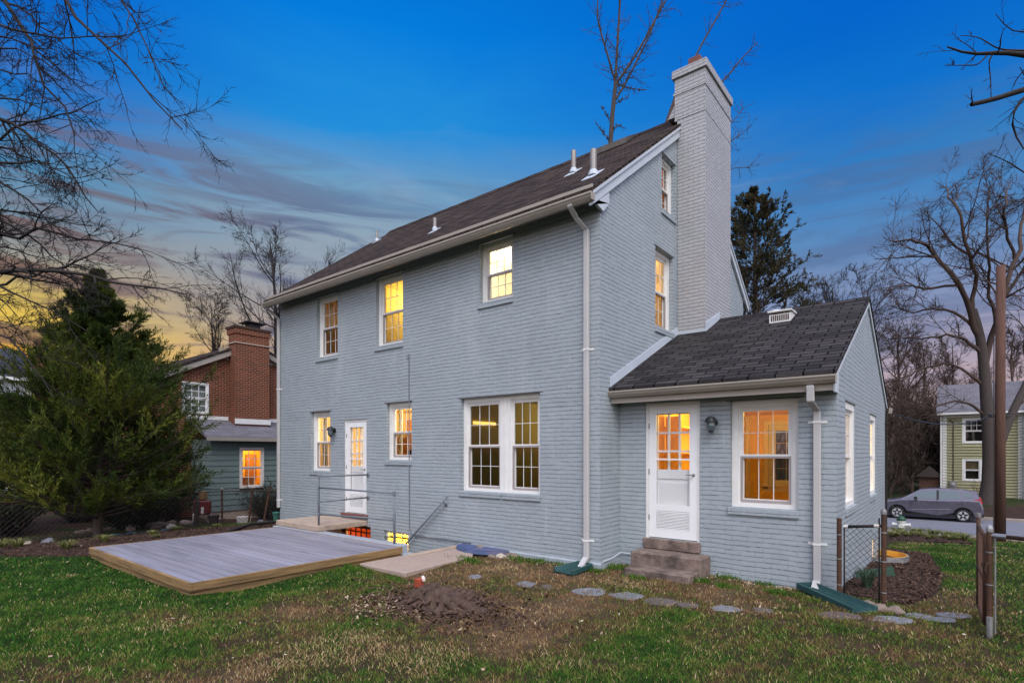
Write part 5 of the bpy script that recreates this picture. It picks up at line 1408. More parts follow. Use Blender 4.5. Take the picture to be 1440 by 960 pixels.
m = MB(); m.box(BX + .004, BX + .05, EY0 - .2, 2.33, 3.0, 3.14); m.box(-17.018, -16.97, 2.33, 3.71, 2.86, 3.06); m.box(BX + .004, BX + .05, 3.72, EY1, 3.0, 3.14); m.build('roof_flashing', 'white_paint', bh)
ew = far_window(bh, TE(EX), EW, 3, 4, frame='pot_white', back=None, cas=.08, glass='glass')
m = MB(); panel(m, TE(EX - .11), 1.2, 4.2, -.2, 2.2, [EW]); m.box(-17.4, -16.12, 1.2, 4.2, -.25, -.2); m.box(-17.4, -16.12, 1.2, 4.2, 2.2, 2.23); m.box(-17.43, -17.4, 1.2, 4.2, -.25, 2.2); m.box(-17.4, -16.12, 1.17, 1.2, -.25, 2.2); m.box(-17.4, -16.12, 4.2, 4.23, -.25, 2.2); m.build('room', 'wall_orange', bh)
m = MB(); m.box(-17.3, -16.9, 2.0, 2.5, -.2, 1.0); m.box(-16.7, -16.3, 2.35, 2.75, -.2, .85); m.box(-17.38, -17.3, 2.9, 3.3, .8, 1.7); m.build('furniture', 'cabinet', bh)
l = bpy.data.lights.new('lamp_light', 'POINT'); l.energy = 38; l.color = (1, .58, .16); l.shadow_soft_size = .1
o = bpy.data.objects.new('lamp_light', l); COL.objects.link(o); o.location = np.array((-16.7, 2.9, 1.7)) - wpos(bh); o.parent = bh
m = MB(); m.lathe([(.01, 0), (.08, -.03), (.1, -.12), (.02, -.16)], -16.95, 2.45, 1.62, 10); m.build('table_lamp', 'lamp_warm', bh)
# far white house at the left edge
wh = thing('white_house', (-44, 0, -.7), 'white two storey house with dark navy roof beyond the cedar', 'house')
a = onX(-120, 530, -40); c = onX(44, 532, -40); ez = 6.2
mb = MB(); panel(mb, TE(-40), a[1], c[1], -1.5, ez, []); panel(mb, TN(c[1]), -49, -40, -1.5, ez + 1.5, [], 0, [(0, 1, ez + .8)]); panel(mb, TS(a[1]), -49, -40, -1.5, ez, []); mb.build('wall', 'white_siding', wh)
m = MB(); m.hexa([(-39.6, a[1] - .3, ez), (-39.6, c[1] + .3, ez), (-44.5, c[1] + .3, ez + 2.3), (-44.5, a[1] - .3, ez + 2.3), (-39.6, a[1] - .3, ez + .1), (-39.6, c[1] + .3, ez + .1), (-44.5, c[1] + .3, ez + 2.4), (-44.5, a[1] - .3, ez + 2.4)])
m.hexa([(-49.4, a[1] - .3, ez), (-49.4, c[1] + .3, ez), (-44.5, c[1] + .3, ez + 2.3), (-44.5, a[1] - .3, ez + 2.3), (-49.4, a[1] - .3, ez + .1), (-49.4, c[1] + .3, ez + .1), (-44.5, c[1] + .3, ez + 2.4), (-44.5, a[1] - .3, ez + 2.4)]); m.build('roof', 'asphalt', wh)
for s_ in wh.children:
    if s_.name.startswith('roof'):
        nm_ = simple('navy_roof', (.028, .030, .052), .9, .15, 3); s_.data.materials[0] = nm_
m = MB(); m.box(-39.58, -39.45, a[1] - .3, c[1] + .3, ez - .12, ez + .06); m.build('gutter', 'white_paint', wh)
for q in (.30, .62):
    yy = a[1] + (c[1] - a[1]) * q; far_window(wh, TE(-40), (yy, yy + 1.1, 3.6, 5.2), 2, 2)
rb = thing('brick_house', (-52, 6, -.7), 'distant brick house with square chimney rising behind the cedar', 'house')
p = atd(62, 490, 52)
m = MB(); m.box(p[0] - 8, p[0] + .5, p[1] - 4.5, p[1] + 7, -1.5, 8.2); m.build('wall', 'red_brick', rb)
m = MB(); m.prism([(p[1] - 5, 8.2), (p[1] + 7.5, 8.2), (p[1] + 1.2, 10.0)], 'x', p[0] - 8.4, p[0] + .9); m.build('roof', 'shingle', rb)
m = MB(); m.box(p[0] - .3, p[0] + .55, p[1] - .6, p[1] + 1.0, 6, 11.9); m.box(p[0] - .35, p[0] + .6, p[1] - .68, p[1] + 1.08, 11.9, 12.2); m.build('chimney', 'red_brick', rb)
far_window(rb, TE(p[0] + .51), (p[1] + 2, p[1] + 3.2, 4.2, 6.0), 2, 2)

# green house across the street
GY_ = 39.65
gh = thing('green_house', (5.6, 43, -1.4), 'olive green clapboard house with white trim across the street', 'house')
gx0 = onY(1326, 600, GY_)[0]; gx1 = onY(1437.5, 600, GY_)[0]; gzt = onY(1380, 581, GY_)[2]; gzb = onY(1380, 706, GY_)[2]
def gwin(u0, v0, u1, v1): p = onY(u0, v0, GY_); q = onY(u1, v1, GY_); return (p[0], q[0], q[2], p[2])
GU = gwin(1353, 588, 1386.5, 623); GL = gwin(1353, 644.5, 1381, 676.5); GL2 = gwin(1381, 644.5, 1409, 676.5)
mb = MB(); panel(mb, TS(GY_), gx0, gx1, -2, gzt, [GU, GL, GL2], 0, (), .15); panel(mb, TW(gx0), GY_, GY_ + 8, -2, gzt + 2.2, [], 0, [(-.55, 1, gzt - .55 * GY_), (.55, 1, gzt + .55 * (GY_ + 8))]); mb.build('wall', 'green_siding', gh)
mb = MB(); z = gzb
while z < gzt - .05:
    zz = z + .19; hs_ = sorted([h for h in (GU, GL, GL2) if zz > h[2] and z < h[3]]); xa = gx0
    for h in hs_ + [(gx1, 0, 0, 0)]:
        if h[0] - xa > .02: mb.hexa([(xa, GY_ - .075, z), (h[0], GY_ - .075, z), (h[0], GY_ - .002, z), (xa, GY_ - .002, z), (xa, GY_ - .008, min(zz, gzt) - .004), (h[0], GY_ - .008, min(zz, gzt) - .004), (h[0], GY_ - .002, min(zz, gzt) - .004), (xa, GY_ - .002, min(zz, gzt) - .004)])
        xa = h[1]
    z = zz
mb.build('clapboard', 'green_siding', gh)
m = MB(); m.box(gx0 - .02, gx0 + .20, GY_ - .06, GY_ + .1, gzb - .2, gzt); m.box(gx1 - .2, gx1 + .02, GY_ - .06, GY_ + .1, gzb - .2, gzt); m.box(gx0 + .2, gx1 - .2, GY_ - .055, GY_ - .004, gzb - .25, gzb); m.box(gx0 + .2, gx1 - .2, GY_ - .05, GY_ - .031, gzt - .22, gzt); m.build('corner_board', 'white_paint', gh)
far_window(gh, TS(GY_), GU, 3, 4, cas=.13, mid=False); far_window(gh, TS(GY_), GL, 1, 2, cas=.13, blind='blind_tan'); far_window(gh, TS(GY_), GL2, 1, 2, cas=.13, blind='blind_tan')
m = MB(); m.hexa([(gx0 - .35, GY_ - .35, gzt + .02), (gx1 + .5, GY_ - .35, gzt + .02), (gx1 + .5, GY_ + 4, gzt + 2.25), (gx0 - .35, GY_ + 4, gzt + 2.25), (gx0 - .35, GY_ - .35, gzt + .12), (gx1 + .5, GY_ - .35, gzt + .12), (gx1 + .5, GY_ + 4, gzt + 2.35), (gx0 - .35, GY_ + 4, gzt + 2.35)])
m.hexa([(gx0 - .35, GY_ + 8.35, gzt + .02), (gx1 + .5, GY_ + 8.35, gzt + .02), (gx1 + .5, GY_ + 4, gzt + 2.25), (gx0 - .35, GY_ + 4, gzt + 2.25), (gx0 - .35, GY_ + 8.35, gzt + .12), (gx1 + .5, GY_ + 8.35, gzt + .12), (gx1 + .5, GY_ + 4, gzt + 2.35), (gx0 - .35, GY_ + 4, gzt + 2.35)]); m.build('roof', 'shingle_grey', gh)
m = MB(); m.box(gx0 - .3, gx1 + .4, GY_ - .46, GY_ - .36, gzt - .04, gzt + .09); m.build('gutter', 'white_paint', gh)
m = MB(); m.box(gx0 - .14, gx0 - .04, GY_ - .12, GY_ - .02, gzb - .3, gzt); m.box(gx1 + .04, gx1 + .14, GY_ - .12, GY_ - .02, gzb - .3, gzt); m.build('downspout', 'white_paint', gh)
p = onY(1340.5, 681, GY_)
m = MB(); m.box(p[0] - .18, p[0] + .18, GY_ - .22, GY_ - .035, p[2] - .25, p[2] + .25); mt = m.build('meter_box', 'metal_vent', gh)
m = MB(); m.lathe([(.11, 0), (.11, -.10), (.02, -.12)], p[0], GY_ - .22, p[2] + .02, 10, 'y'); m.build('meter_dial', 'insulator', mt)
m = MB(); m.tube([(p[0], GY_ - .07, p[2] + .25), (p[0], GY_ - .07, gzt - .55), (p[0] - .2, GY_ - .12, gzt - .35)], .03, 6); m.build('conduit', 'dark_timber', gh)
lh = thing('lavender_house', (12, 43, -1.4), 'pale lavender sided house adjoining the green one at the frame edge', 'house')
m = MB(); m.box(gx1 + .16, gx1 + 9, GY_ - .6, GY_ + 8, -2, gzt + .4); m.build('wall', 'white_siding', lh)
m = MB(); m.prism([(GY_ - 1.2, gzt + .4), (GY_ + 8.5, gzt + .4), (GY_ + 3.6, gzt + 2.9)], 'x', gx1 + .6, gx1 + 9.4); m.build('roof', 'shingle_grey', lh)
far_window(lh, TS(GY_ - .6), (gx1 + 1.6, gx1 + 2.8, 1.4, 3.1), 2, 2)

# ================================================================== CAR
car = thing('parked_car', (0, 0, 0), 'silver grey hatchback parked along the far kerb facing left', 'car')
def carpart(name, m, mat, par=None, bevel=0.0, smooth=False): return m.build(name, mat, par or car, bevel=bevel, smooth=smooth)
def arch(cx_, r, a0=170, a1=10, n=9): return [(cx_ + r * cos(R(a0 + (a1 - a0) * i / (n - 1))), .30 + r * sin(R(a0 + (a1 - a0) * i / (n - 1)))) for i in range(n)]
low = [(.14, .22), (.05, .36), (.02, .56), (.10, .73), (.40, .86), (.95, .975), (1.35, .99), (2.5, 1.0), (3.55, 1.04), (3.93, 1.02), (4.02, .82), (4.06, .64), (4.05, .38), (3.96, .25)]
bot = list(reversed(arch(3.33, .355))) + [(2.4, .21)] + list(reversed(arch(.80, .355)))
poly = low + [(3.72, .24)] + bot + [(.42, .22)]
yc = lambda x: .05 * (max(0, (.55 - x) / .55) ** 2 * 5 + max(0, (x - 3.6) / .46) ** 2 * 2.4)
m = MB(); W_ = 1.69
m.prism(poly, 'y', 0, W_); body = carpart('body', m, 'car_paint', bevel=.055)
def side(z): return .055 + .40 * max(0, z - 1.0)
bl = [(.93, .965), (1.35, .985), (2.5, .995), (3.55, 1.035), (3.95, 1.0)]; tl_ = [(1.72, 1.455), (2.05, 1.505), (2.6, 1.525), (3.3, 1.50), (3.82, 1.40)]
m = MB()
for far in (0, 1):
    f = (lambda x, z: (x, side(z), z)) if not far else (lambda x, z: (x, W_ - side(z), z))
    for i in range(4): m.face([f(*bl[i]), f(*bl[i + 1]), f(*tl_[i + 1]), f(*tl_[i])])
for i in range(4):
    m.face([(tl_[i][0], side(tl_[i][1]), tl_[i][1]), (tl_[i + 1][0], side(tl_[i + 1][1]), tl_[i + 1][1]), (tl_[i + 1][0], W_ - side(tl_[i + 1][1]), tl_[i + 1][1]), (tl_[i][0], W_ - side(tl_[i][1]), tl_[i][1])])
for e in (0, 4): m.face([(bl[e][0], side(bl[e][1]), bl[e][1]), (tl_[e][0], side(tl_[e][1]), tl_[e][1]), (tl_[e][0], W_ - side(tl_[e][1]), tl_[e][1]), (bl[e][0], W_ - side(bl[e][1]), bl[e][1])])
carpart('cabin', m, 'car_paint')
m = MB(); m.box(3.66, 3.90, .34, 1.35, 1.385, 1.405); carpart('spoiler', m, 'car_paint', bevel=.01)
def sidepoly(pts, name, mat, off=-.006, th=.012, par=None):
    m = MB()
    n = len(pts)
    A_ = [(x, side(z) + off, z) for x, z in pts]; B_ = [(x, side(z) + off + th, z) for x, z in pts]
    m.face(A_); m.face(list(reversed(B_)))
    for i in range(n): m.face([A_[i], A_[(i + 1) % n], B_[(i + 1) % n], B_[i]])
    return carpart(name, m, mat, par)
sidepoly([(1.12, 1.0), (1.35, 1.005), (1.35, 1.16)], 'quarter_window', 'car_glass')
sidepoly([(1.42, 1.01), (2.34, 1.02), (2.34, 1.43), (2.0, 1.425), (1.80, 1.39), (1.42, 1.17)], 'door_window', 'car_glass')
sidepoly([(2.44, 1.02), (3.26, 1.055), (3.15, 1.42), (2.44, 1.43)], 'door_window', 'car_glass')
sidepoly([(3.36, 1.09), (3.70, 1.17), (3.56, 1.36), (3.26, 1.41)], 'quarter_window', 'car_glass')
sidepoly([(2.345, 1.0), (2.435, 1.0), (2.435, 1.45), (2.345, 1.45)], 'door_pillar', 'car_black', -.005)
m = MB(); m.hexa([(1.0, .16, .985), (1.0, W_ - .16, .985), (1.70, W_ - .32, 1.435), (1.70, .32, 1.435), (.985, .16, .997), (.985, W_ - .16, .997), (1.685, W_ - .32, 1.447), (1.685, .32, 1.447)]); carpart('windscreen', m, 'car_glass')
m = MB(); m.hexa([(3.955, .2, 1.05), (3.955, W_ - .2, 1.05), (3.85, W_ - .34, 1.36), (3.85, .34, 1.36), (3.968, .2, 1.055), (3.968, W_ - .2, 1.055), (3.863, W_ - .34, 1.365), (3.863, .34, 1.365)]); carpart('rear_window', m, 'car_glass')
for y0, y1 in ((-.006, .22), (W_ - .22, W_ + .006)):
    m = MB(); m.hexa([(3.66, y0 + .035, .92), (4.035, y0 + .07, .86), (4.035, y1, .86), (3.70, y1, .92), (3.70, y0 + .06, 1.03), (3.985, y0 + .09, 1.13), (3.985, y1, 1.13), (3.72, y1, 1.03)]); carpart('tail_lamp', m, 'tail_red', bevel=.01)
    m = MB(); m.hexa([(.09, y0 + .18, .62), (.48, y0 + .03, .68), (.48, y1, .68), (.09, y1, .62), (.14, y0 + .18, .74), (.52, y0 + .04, .84), (.52, y1, .84), (.14, y1, .74)]); carpart('headlamp', m, 'insulator', bevel=.01)
for x in (1.34, 2.36, 3.30):
    m = MB(); zt_ = .985 if x < 3 else 1.03
    m.box(x - .006, x + .006, -.004, .02, .30 if x < 3 else .68, zt_); carpart('door_gap', m, 'car_black')
m = MB(); m.hexa([(1.3, -.010, .46), (2.9, -.010, .56), (2.9, .01, .56), (1.3, .01, .46), (1.3, -.002, .49), (2.9, -.002, .60), (2.9, .01, .60), (1.3, .01, .49)]); carpart('door_crease', m, 'car_paint')
for x in (2.02, 3.02): m = MB(); m.box(x, x + .2, -.025, -.004, .865, .90); carpart('handle', m, 'car_paint', bevel=.006)
m = MB(); m.hexa([(1.48, -.16, 1.0), (1.62, -.14, 1.0), (1.62, .03, 1.0), (1.50, .03, 1.0), (1.47, -.16, 1.13), (1.60, -.14, 1.13), (1.6, .03, 1.10), (1.5, .03, 1.10)]); carpart('mirror', m, 'car_black', bevel=.015)
m = MB(); m.box(.25, 3.9, .03, W_ - .03, .17, .32); carpart('underbody', m, 'car_black')
m = MB(); m.box(3.9, 4.07, .1, W_ - .1, .26, .46); m.box(.0, .12, .2, W_ - .2, .26, .5); carpart('bumper_trim', m, 'car_black')
for cx_ in (.80, 3.33):
    for near in (0, 1):
        yy = .02 if near == 0 else W_ - .22
        m = MB(); m.lathe([(.18, 0), (.27, -.004), (.305, .03), (.305, .17), (.27, .2), (.18, .2)], cx_, yy, .305, 24, 'y'); tw = carpart('wheel', m, 'tyre')
        m = MB(); yr_ = yy if near == 0 else yy + .2; sg = -1 if near == 0 else 1
        m.lathe([(.205, sg * .002), (.205, -sg * .03), (.03, -sg * .045)], cx_, yr_, .305, 24, 'y'); carpart('rim_well', m, 'car_black', tw)
        m = MB()
        m.lathe([(.205, sg * .008), (.205, -sg * .01), (.175, -sg * .012), (.175, sg * .004)], cx_, yr_, .305, 24, 'y')
        m.lathe([(.055, sg * .012), (.055, -sg * .03)], cx_, yr_, .305, 12, 'y')
        for k in range(5):
            an = R(90 + 72 * k); ux, uz = cos(an), sin(an); px, pz = -uz, ux
            q = [(cx_ + ux * .04 + px * .045, .305 + uz * .04 + pz * .045), (cx_ + ux * .04 - px * .045, .305 + uz * .04 - pz * .045), (cx_ + ux * .185 - px * .03, .305 + uz * .185 - pz * .03), (cx_ + ux * .185 + px * .03, .305 + uz * .185 + pz * .03)]
            m.prism(q, 'y', yr_ + sg * .008, yr_ - sg * .014)
        carpart('rim', m, 'alloy', tw)
car.location = (1.22, 25.85, -1.485)

# ================================================================== POLE, HYDRANT, CLUTTER
px_, py_ = 5.48, 18.6; pzb = float(gz(px_, py_))
pole = thing('utility_pole', (px_, py_, pzb), 'tall brown wooden utility pole with a cut top beside the street', 'pole')
m = MB(); m.tube([(px_, py_, pzb - .3), (px_, py_, 3), (px_ + .02, py_, 8.35)], [.165, .15, .13], 14); m.build('shaft', 'pole_wood', pole, smooth=True)
m = MB(); m.tube([(px_ - .18, py_ - .18, pzb - .2), (px_ - .17, py_ - .17, 5.9)], .018, 6); m.build('ground_wire', 'bark_grey', pole)
m = MB(); m.tube([(px_ - .3, py_, 3.05), (px_ + .3, py_, 3.05)], .03, 6); m.lathe([(.05, 0), (.06, .06), (.03, .1)], px_ - .28, py_, 3.06, 8); m.build('bracket', 'black_metal', pole)
for i, (q, lab) in enumerate([((gx0 + .6, GY_ - .1, gzt - .35), 'thin service wire from the pole to the green house'), ((2.9, 7.2, 2.75), 'dark cable sagging from the pole to the sunroom eave'), ((40, 20, 6.0), 'dark cable running from the pole out to the right')]):
    p = (px_ - .25, py_, 3.1); pts = []
    for k in range(13):
        t_ = k / 12; pts.append(tuple(np.array(p) * (1 - t_) + np.array(q) * t_ - np.array((0, 0, .35 * 4 * t_ * (1 - t_)))))
    m = MB(); m.tube(pts, .016, 4); tag(m.build('cable', 'black_metal'), lab, 'cable')
hx, hy = 2.60, 19.0; hz = float(gz(hx, hy))
hyd = thing('fire_hydrant', (hx, hy, hz), 'white fire hydrant with green cap at the near side of the street', 'hydrant')
m = MB(); m.lathe([(.17, -.1), (.17, .04), (.12, .05), (.12, .46), (.15, .47), (.15, .52)], hx, hy, hz, 14); m.lathe([(.07, -.26), (.07, .26)], hx, hy, hz + .36, 10, 'x'); m.lathe([(.085, .0), (.085, -.2)], hx, hy, hz + .33, 10, 'y'); m.build('barrel', 'hydrant_white', hyd)
m = MB(); m.lathe([(.155, .52), (.15, .60), (.10, .68), (.04, .71), (.04, .76)], hx, hy, hz, 14); m.build('bonnet', 'hydrant_green', hyd)
for x in (-.29, .25): m = MB(); m.lathe([(.085, 0), (.085, .05)], hx + x, hy, hz + .36, 10, 'x'); m.build('outlet_cap', 'hydrant_white', hyd)
bn_ = atd(1321, 688, 36)
m = MB(); m.lathe([(.30, 0), (.36, 1.0), (.40, 1.02), (.40, 1.08), (.1, 1.14)], bn_[0], bn_[1], bn_[2] - 1.6, 12); tag(m.build('rubbish_bin', 'car_black'), 'black bin standing left of the green house corner', 'bin')
sd_ = atd(1307, 690, 38)
sh = thing('garden_shed', (sd_[0], sd_[1], -1.4), 'small brown wooden shed among the dark bushes behind the car', 'shed')
m = MB(); m.box(sd_[0] - .55, sd_[0] + .55, sd_[1] - .5, sd_[1] + .5, -1.6, .15); m.build('wall', 'pole_wood', sh)
m = MB(); m.prism([(sd_[0] - .8, .1), (sd_[0] + .8, .1), (sd_[0], .85)], 'y', sd_[1] - .7, sd_[1] + .7); m.build('roof', 'bark_grey', sh)

# clutter along the neighbour's fence
ty = thing('toy_kitchen', (-15.0, .35, -.6), 'red and white plastic toy standing by the neighbour door', 'toy')
z0 = float(gz(-15, .3))
m = MB(); m.box(-15.2, -14.85, .15, .60, z0 + .30, z0 + .75); m.build('toy_body', 'toy_red', ty, bevel=.04)
m = MB(); m.box(-15.18, -14.87, .13, .19, z0 - .02, z0 + .32); m.box(-15.18, -14.87, .56, .62, z0 - .02, z0 + .32); m.box(-15.15, -14.84, .25, .36, z0 + .32, z0 + .55); m.build('toy_leg', 'pot_white', ty, bevel=.02)
m = MB(); m.box(-15.16, -14.9, .30, .5, z0 + .75, z0 + 1.05); m.build('toy_top', 'toy_yellow', ty, bevel=.05)
def pot(x, y, r, h, mat, name, lab, cat, square=False):
    z = float(gz(x, y)); m = MB()
    if square: m.hexa([(x - r * .8, y - r * .8, z - .02), (x + r * .8, y - r * .8, z - .02), (x + r * .8, y + r * .8, z - .02), (x - r * .8, y + r * .8, z - .02), (x - r, y - r, z + h), (x + r, y - r, z + h), (x + r, y + r, z + h), (x - r, y + r, z + h)])
    else: m.lathe([(r * .7, -.02), (r, h * .8), (r * 1.12, h * .82), (r * 1.12, h), (r * .9, h), (r * .85, h * .85)], x, y, z, 14)
    tag(m.build(name, mat, None, bevel=.01), lab, cat)
pot(-13.9, 1.15, .14, .24, 'pot_white', 'flower_pot', 'tan square planter left of the leaning rusty post', 'flower pot', True); pot(-14.3, 1.45, .13, .22, 'pot_white', 'flower_pot', 'pale pink pot under the lit neighbour window', 'flower pot', True)
pot(-14.2, 2.45, .11, .34, 'jug_green', 'plastic_jug', 'pale green plastic jug beside the house corner downspout', 'jug'); pot(-14.6, .55, .16, .30, 'bark_grey', 'bucket', 'grey bucket beside the pots along the neighbour fence', 'bucket')
for i, (x, y, r, mt, lab) in enumerate([(-14.2, -.85, .14, 'rock_pale', 'round white stone at the foot of the neighbour fence'), (-14.1, -1.25, .16, 'stump_wood', 'brown log lying beside the round white stone'), (-14.9, -.15, .18, 'rock', 'grey brown rock in front of the neighbour toy'), (-14.8, -1.7, .15, 'rock', 'dark rock under the cedar near the fence'), (-13.5, 1.6, .12, 'slate', 'dark grey stone between the leaning rusty posts'), (-20.0, -7.2, .35, 'pot_white', 'white rounded stone at the far left under the cedar')]):
    tag(blob('rock', mt, (x, y, float(gz(x, y)) + .04), r, (1.2, 1, .75), i + 50), lab, 'rock')
m = MB(); pts = []
for k in range(14):
    x = -12.4 + .12 * sin(k * .9); y = -2.9 + k * .11; pts.append((x, y, float(gz(x, y)) + .05 + .02 * sin(k * 1.7)))
m.tube(pts, .022, 6); tag(m.build('garden_hose', 'hose'), 'teal garden hose lying at the foot of the cedar', 'hose')
m = MB(); n = 26
for k in range(n):
    x = -15.3 - .1 * random.random(); y = -2.9 + k * .10; m.box(x - .1, x + .1, y, y + .09, float(gz(x, y)) - .02, float(gz(x, y)) + random.uniform(.06, .15))
tag(m.build('stone_edging', 'rock'), 'row of small stones edging the neighbour garden', 'edging')
m = MB(); p1, p2 = (-9.35, -.25), (-8.9, -2.2)
m.tube([(-9.5, .2, -.03), (-9.0, -1.0, .05), (-8.0, -2.0, .06), (-7.2, -2.6, .05)], .035, 6); tag(m.build('drain_pipe', 'car_black'), 'black corrugated drain pipe lying behind the far deck edge', 'pipe')

# ================================================================== TREES
def nrm(a): return a / (np.linalg.norm(a, axis=-1, keepdims=True) + 1e-9)
def grow_level(P, D, L, Rad, k, wob, trop, rg, taper=.35):
    n = len(P); pts = np.empty((n, k + 1, 3)); rad = np.empty((n, k + 1)); pts[:, 0] = P; rad[:, 0] = Rad
    d_ = D.copy()
    for j in range(k):
        d_ = nrm(d_ + rg.normal(0, wob, (n, 3)) + np.asarray(trop))
        pts[:, j + 1] = pts[:, j] + d_ * (L / k)[:, None]; rad[:, j + 1] = Rad * (1 - (1 - taper) * (j + 1) / k)
    return pts, rad
def tube_arrays(pts, rad, s):
    n, k1, _ = pts.shape
    t = np.empty_like(pts); t[:, 1:-1] = pts[:, 2:] - pts[:, :-2]; t[:, 0] = pts[:, 1] - pts[:, 0]; t[:, -1] = pts[:, -1] - pts[:, -2]; t = nrm(t)
    ref = np.where(np.abs(t[..., 2:3]) < .9, np.array([0, 0, 1.]), np.array([1., 0, 0])); ref = np.repeat(ref[:, :1], k1, 1)
    a = nrm(np.cross(t, ref)); bb = np.cross(a, t)
    an = 2 * pi * np.arange(s) / s
    V = pts[:, :, None, :] + rad[:, :, None, None] * (np.cos(an)[None, None, :, None] * a[:, :, None, :] + np.sin(an)[None, None, :, None] * bb[:, :, None, :])
    base = (np.arange(n) * k1 * s)[:, None, None] + (np.arange(k1 - 1) * s)[None, :, None]
    q = np.arange(s); q2 = (q + 1) % s
    F = np.stack([base + q, base + q2, base + s + q2, base + s + q], -1).reshape(-1, 4)
    return V.reshape(-1, 3), F
def kids(pts, rad, L, m, t0, t1, ang, lratio, rratio, rg, flat=1.0, lshape=.5, rmin=.003, trop=None):
    n, k1, _ = pts.shape
    mi = np.repeat(np.arange(n), m)
    t = rg.uniform(t0, t1, n * m); f = t * (k1 - 1); i = np.minimum(f.astype(int), k1 - 2); fr = (f - i)[:, None]
    P = pts[mi, i] * (1 - fr) + pts[mi, i + 1] * fr
    D = nrm(pts[mi, i + 1] - pts[mi, i])
    r = rad[mi, i] * (1 - fr[:, 0]) + rad[mi, i + 1] * fr[:, 0]
    v = rg.normal(0, 1, (n * m, 3)); v[:, 2] *= flat; v = nrm(v - (v * D).sum(1, keepdims=True) * D)
    a = np.radians(rg.normal(ang, ang * .22, n * m))[:, None]
    Dn = nrm(D * np.cos(a) + v * np.sin(a))
    Ln = L[mi] * lratio * (1 - lshape * t) * rg.uniform(.6, 1.25, n * m)
    Rn = np.maximum(np.minimum(r * .8, r * rratio * rg.uniform(.8, 1.2, n * m)), rmin)
    return P, Dn, Ln, Rn
class Acc:
    def __init__(s): s.V = []; s.F = []; s.o = 0
    def add(s, V, F): s.V.append(V); s.F.append(F + s.o); s.o += len(V)
    def mesh(s, name, mat, parent): return npmesh(name, np.concatenate(s.V), np.concatenate(s.F), mat, parent, None, None, True)
def resample(poly, k, gnarl=0.0):
    p = np.array(poly, float); sg = np.linalg.norm(np.diff(p, axis=0), axis=1); c = np.concatenate([[0], np.cumsum(sg)]); t = np.linspace(0, c[-1], k + 1)
    # Catmull-like smoothing by linear interpolation then averaging
    q = np.stack([np.interp(t, c, p[:, i]) for i in range(3)], 1)
    for _ in range(2): q[1:-1] = .25 * q[:-2] + .5 * q[1:-1] + .25 * q[2:]
    if gnarl: q[1:-1] += RG.normal(0, gnarl * c[-1] / k, (k - 1, 3))
    return q, c[-1]
def branches_from(limbs, levels, rg, acc, sides=(4, 3, 3, 3)):
    """limbs: list of (pts(k+1,3), rad(k+1), length)"""
    groups = [(np.array([l[0] for l in limbs]), np.array([l[1] for l in limbs]), np.array([l[2] for l in limbs]))]
    for li, lv in enumerate(levels):
        pts, rad, L = groups[-1]
        P, D, Ln, Rn = kids(pts, rad, L, lv['m'], lv.get('t0', .15), lv.get('t1', 1.0), lv['ang'], lv['lr'], lv['rr'], rg, lv.get('flat', 1), lv.get('ls', .5), lv.get('rmin', .004))
        Ln = np.minimum(Ln, lv.get('lmax', 99))
        p2, r2 = grow_level(P, D, Ln, Rn, lv.get('k', 5), lv.get('wob', .14), lv.get('trop', (0, 0, .02)), rg, lv.get('tap', .3))
        acc.add(*tube_arrays(p2, r2, sides[min(li, len(sides) - 1)])); groups.append((p2, r2, Ln))
K = 14
def limb(poly, r0, r1, gnarl=0.0):
    q, L = resample(poly, K, gnarl); return q, np.linspace(r0, r1, K + 1), L
def bare_tree(name, label, cat, base, trunk, limbs, levels, seed, bark='bark', twig='bark_dark', group=None):
    rg = np.random.default_rng(seed)
    t = thing(name, tuple(base), label, cat, group)
    acc = Acc()
    for (q, r, L) in trunk: acc.add(*tube_arrays(q[None], r[None], 10))
    acc.mesh('trunk', bark, t)
    acc = Acc()
    for (q, r, L) in limbs: acc.add(*tube_arrays(q[None], r[None], 6))
    branches_from(limbs, levels, rg, acc); acc.mesh('branches', twig, t)
    return t
def auto_tree(name, label, base, H, r, seed, spread=.55, first=.3, nl=12, ang=48, lv=None, bark='bark', twig='bark_dark', up=.05, lean=(0, 0), rmin=.008, group=None, cat='tree'):
    rg = np.random.default_rng(seed)
    base = np.array(base, float)
    tp = [base + np.array([lean[0] * q ** 1.5 * H + rg.normal(0, .012 * H) * q, lean[1] * q ** 1.5 * H + rg.normal(0, .012 * H) * q, q * H]) for q in np.linspace(0, 1, 7)]
    tp[0] = base - np.array([0, 0, .3])
    tr = limb(tp, r, r * .12)
    P, D, L, Rn = kids(tr[0][None], tr[1][None], np.array([H]), nl, first, .97, ang, spread, .55, rg, .5, .72, rmin)
    p2, r2 = grow_level(P, D, L, Rn, K, .05, (0, 0, up), rg, .22)
    limbs = [(p2[i], r2[i], L[i]) for i in range(len(L))]
    lv = lv or [dict(m=11, ang=40, lr=.46, rr=.5, wob=.09, trop=(0, 0, .04), rmin=rmin), dict(m=7, ang=34, lr=.56, rr=.6, wob=.10, trop=(0, 0, .05), rmin=rmin * .75, k=4), dict(m=4, ang=30, lr=.75, rr=.7, k=3, rmin=rmin * .55, tap=.15, wob=.08)]
    return bare_tree(name, label, cat, base, [tr], limbs, lv, seed + 1, bark, twig, group)

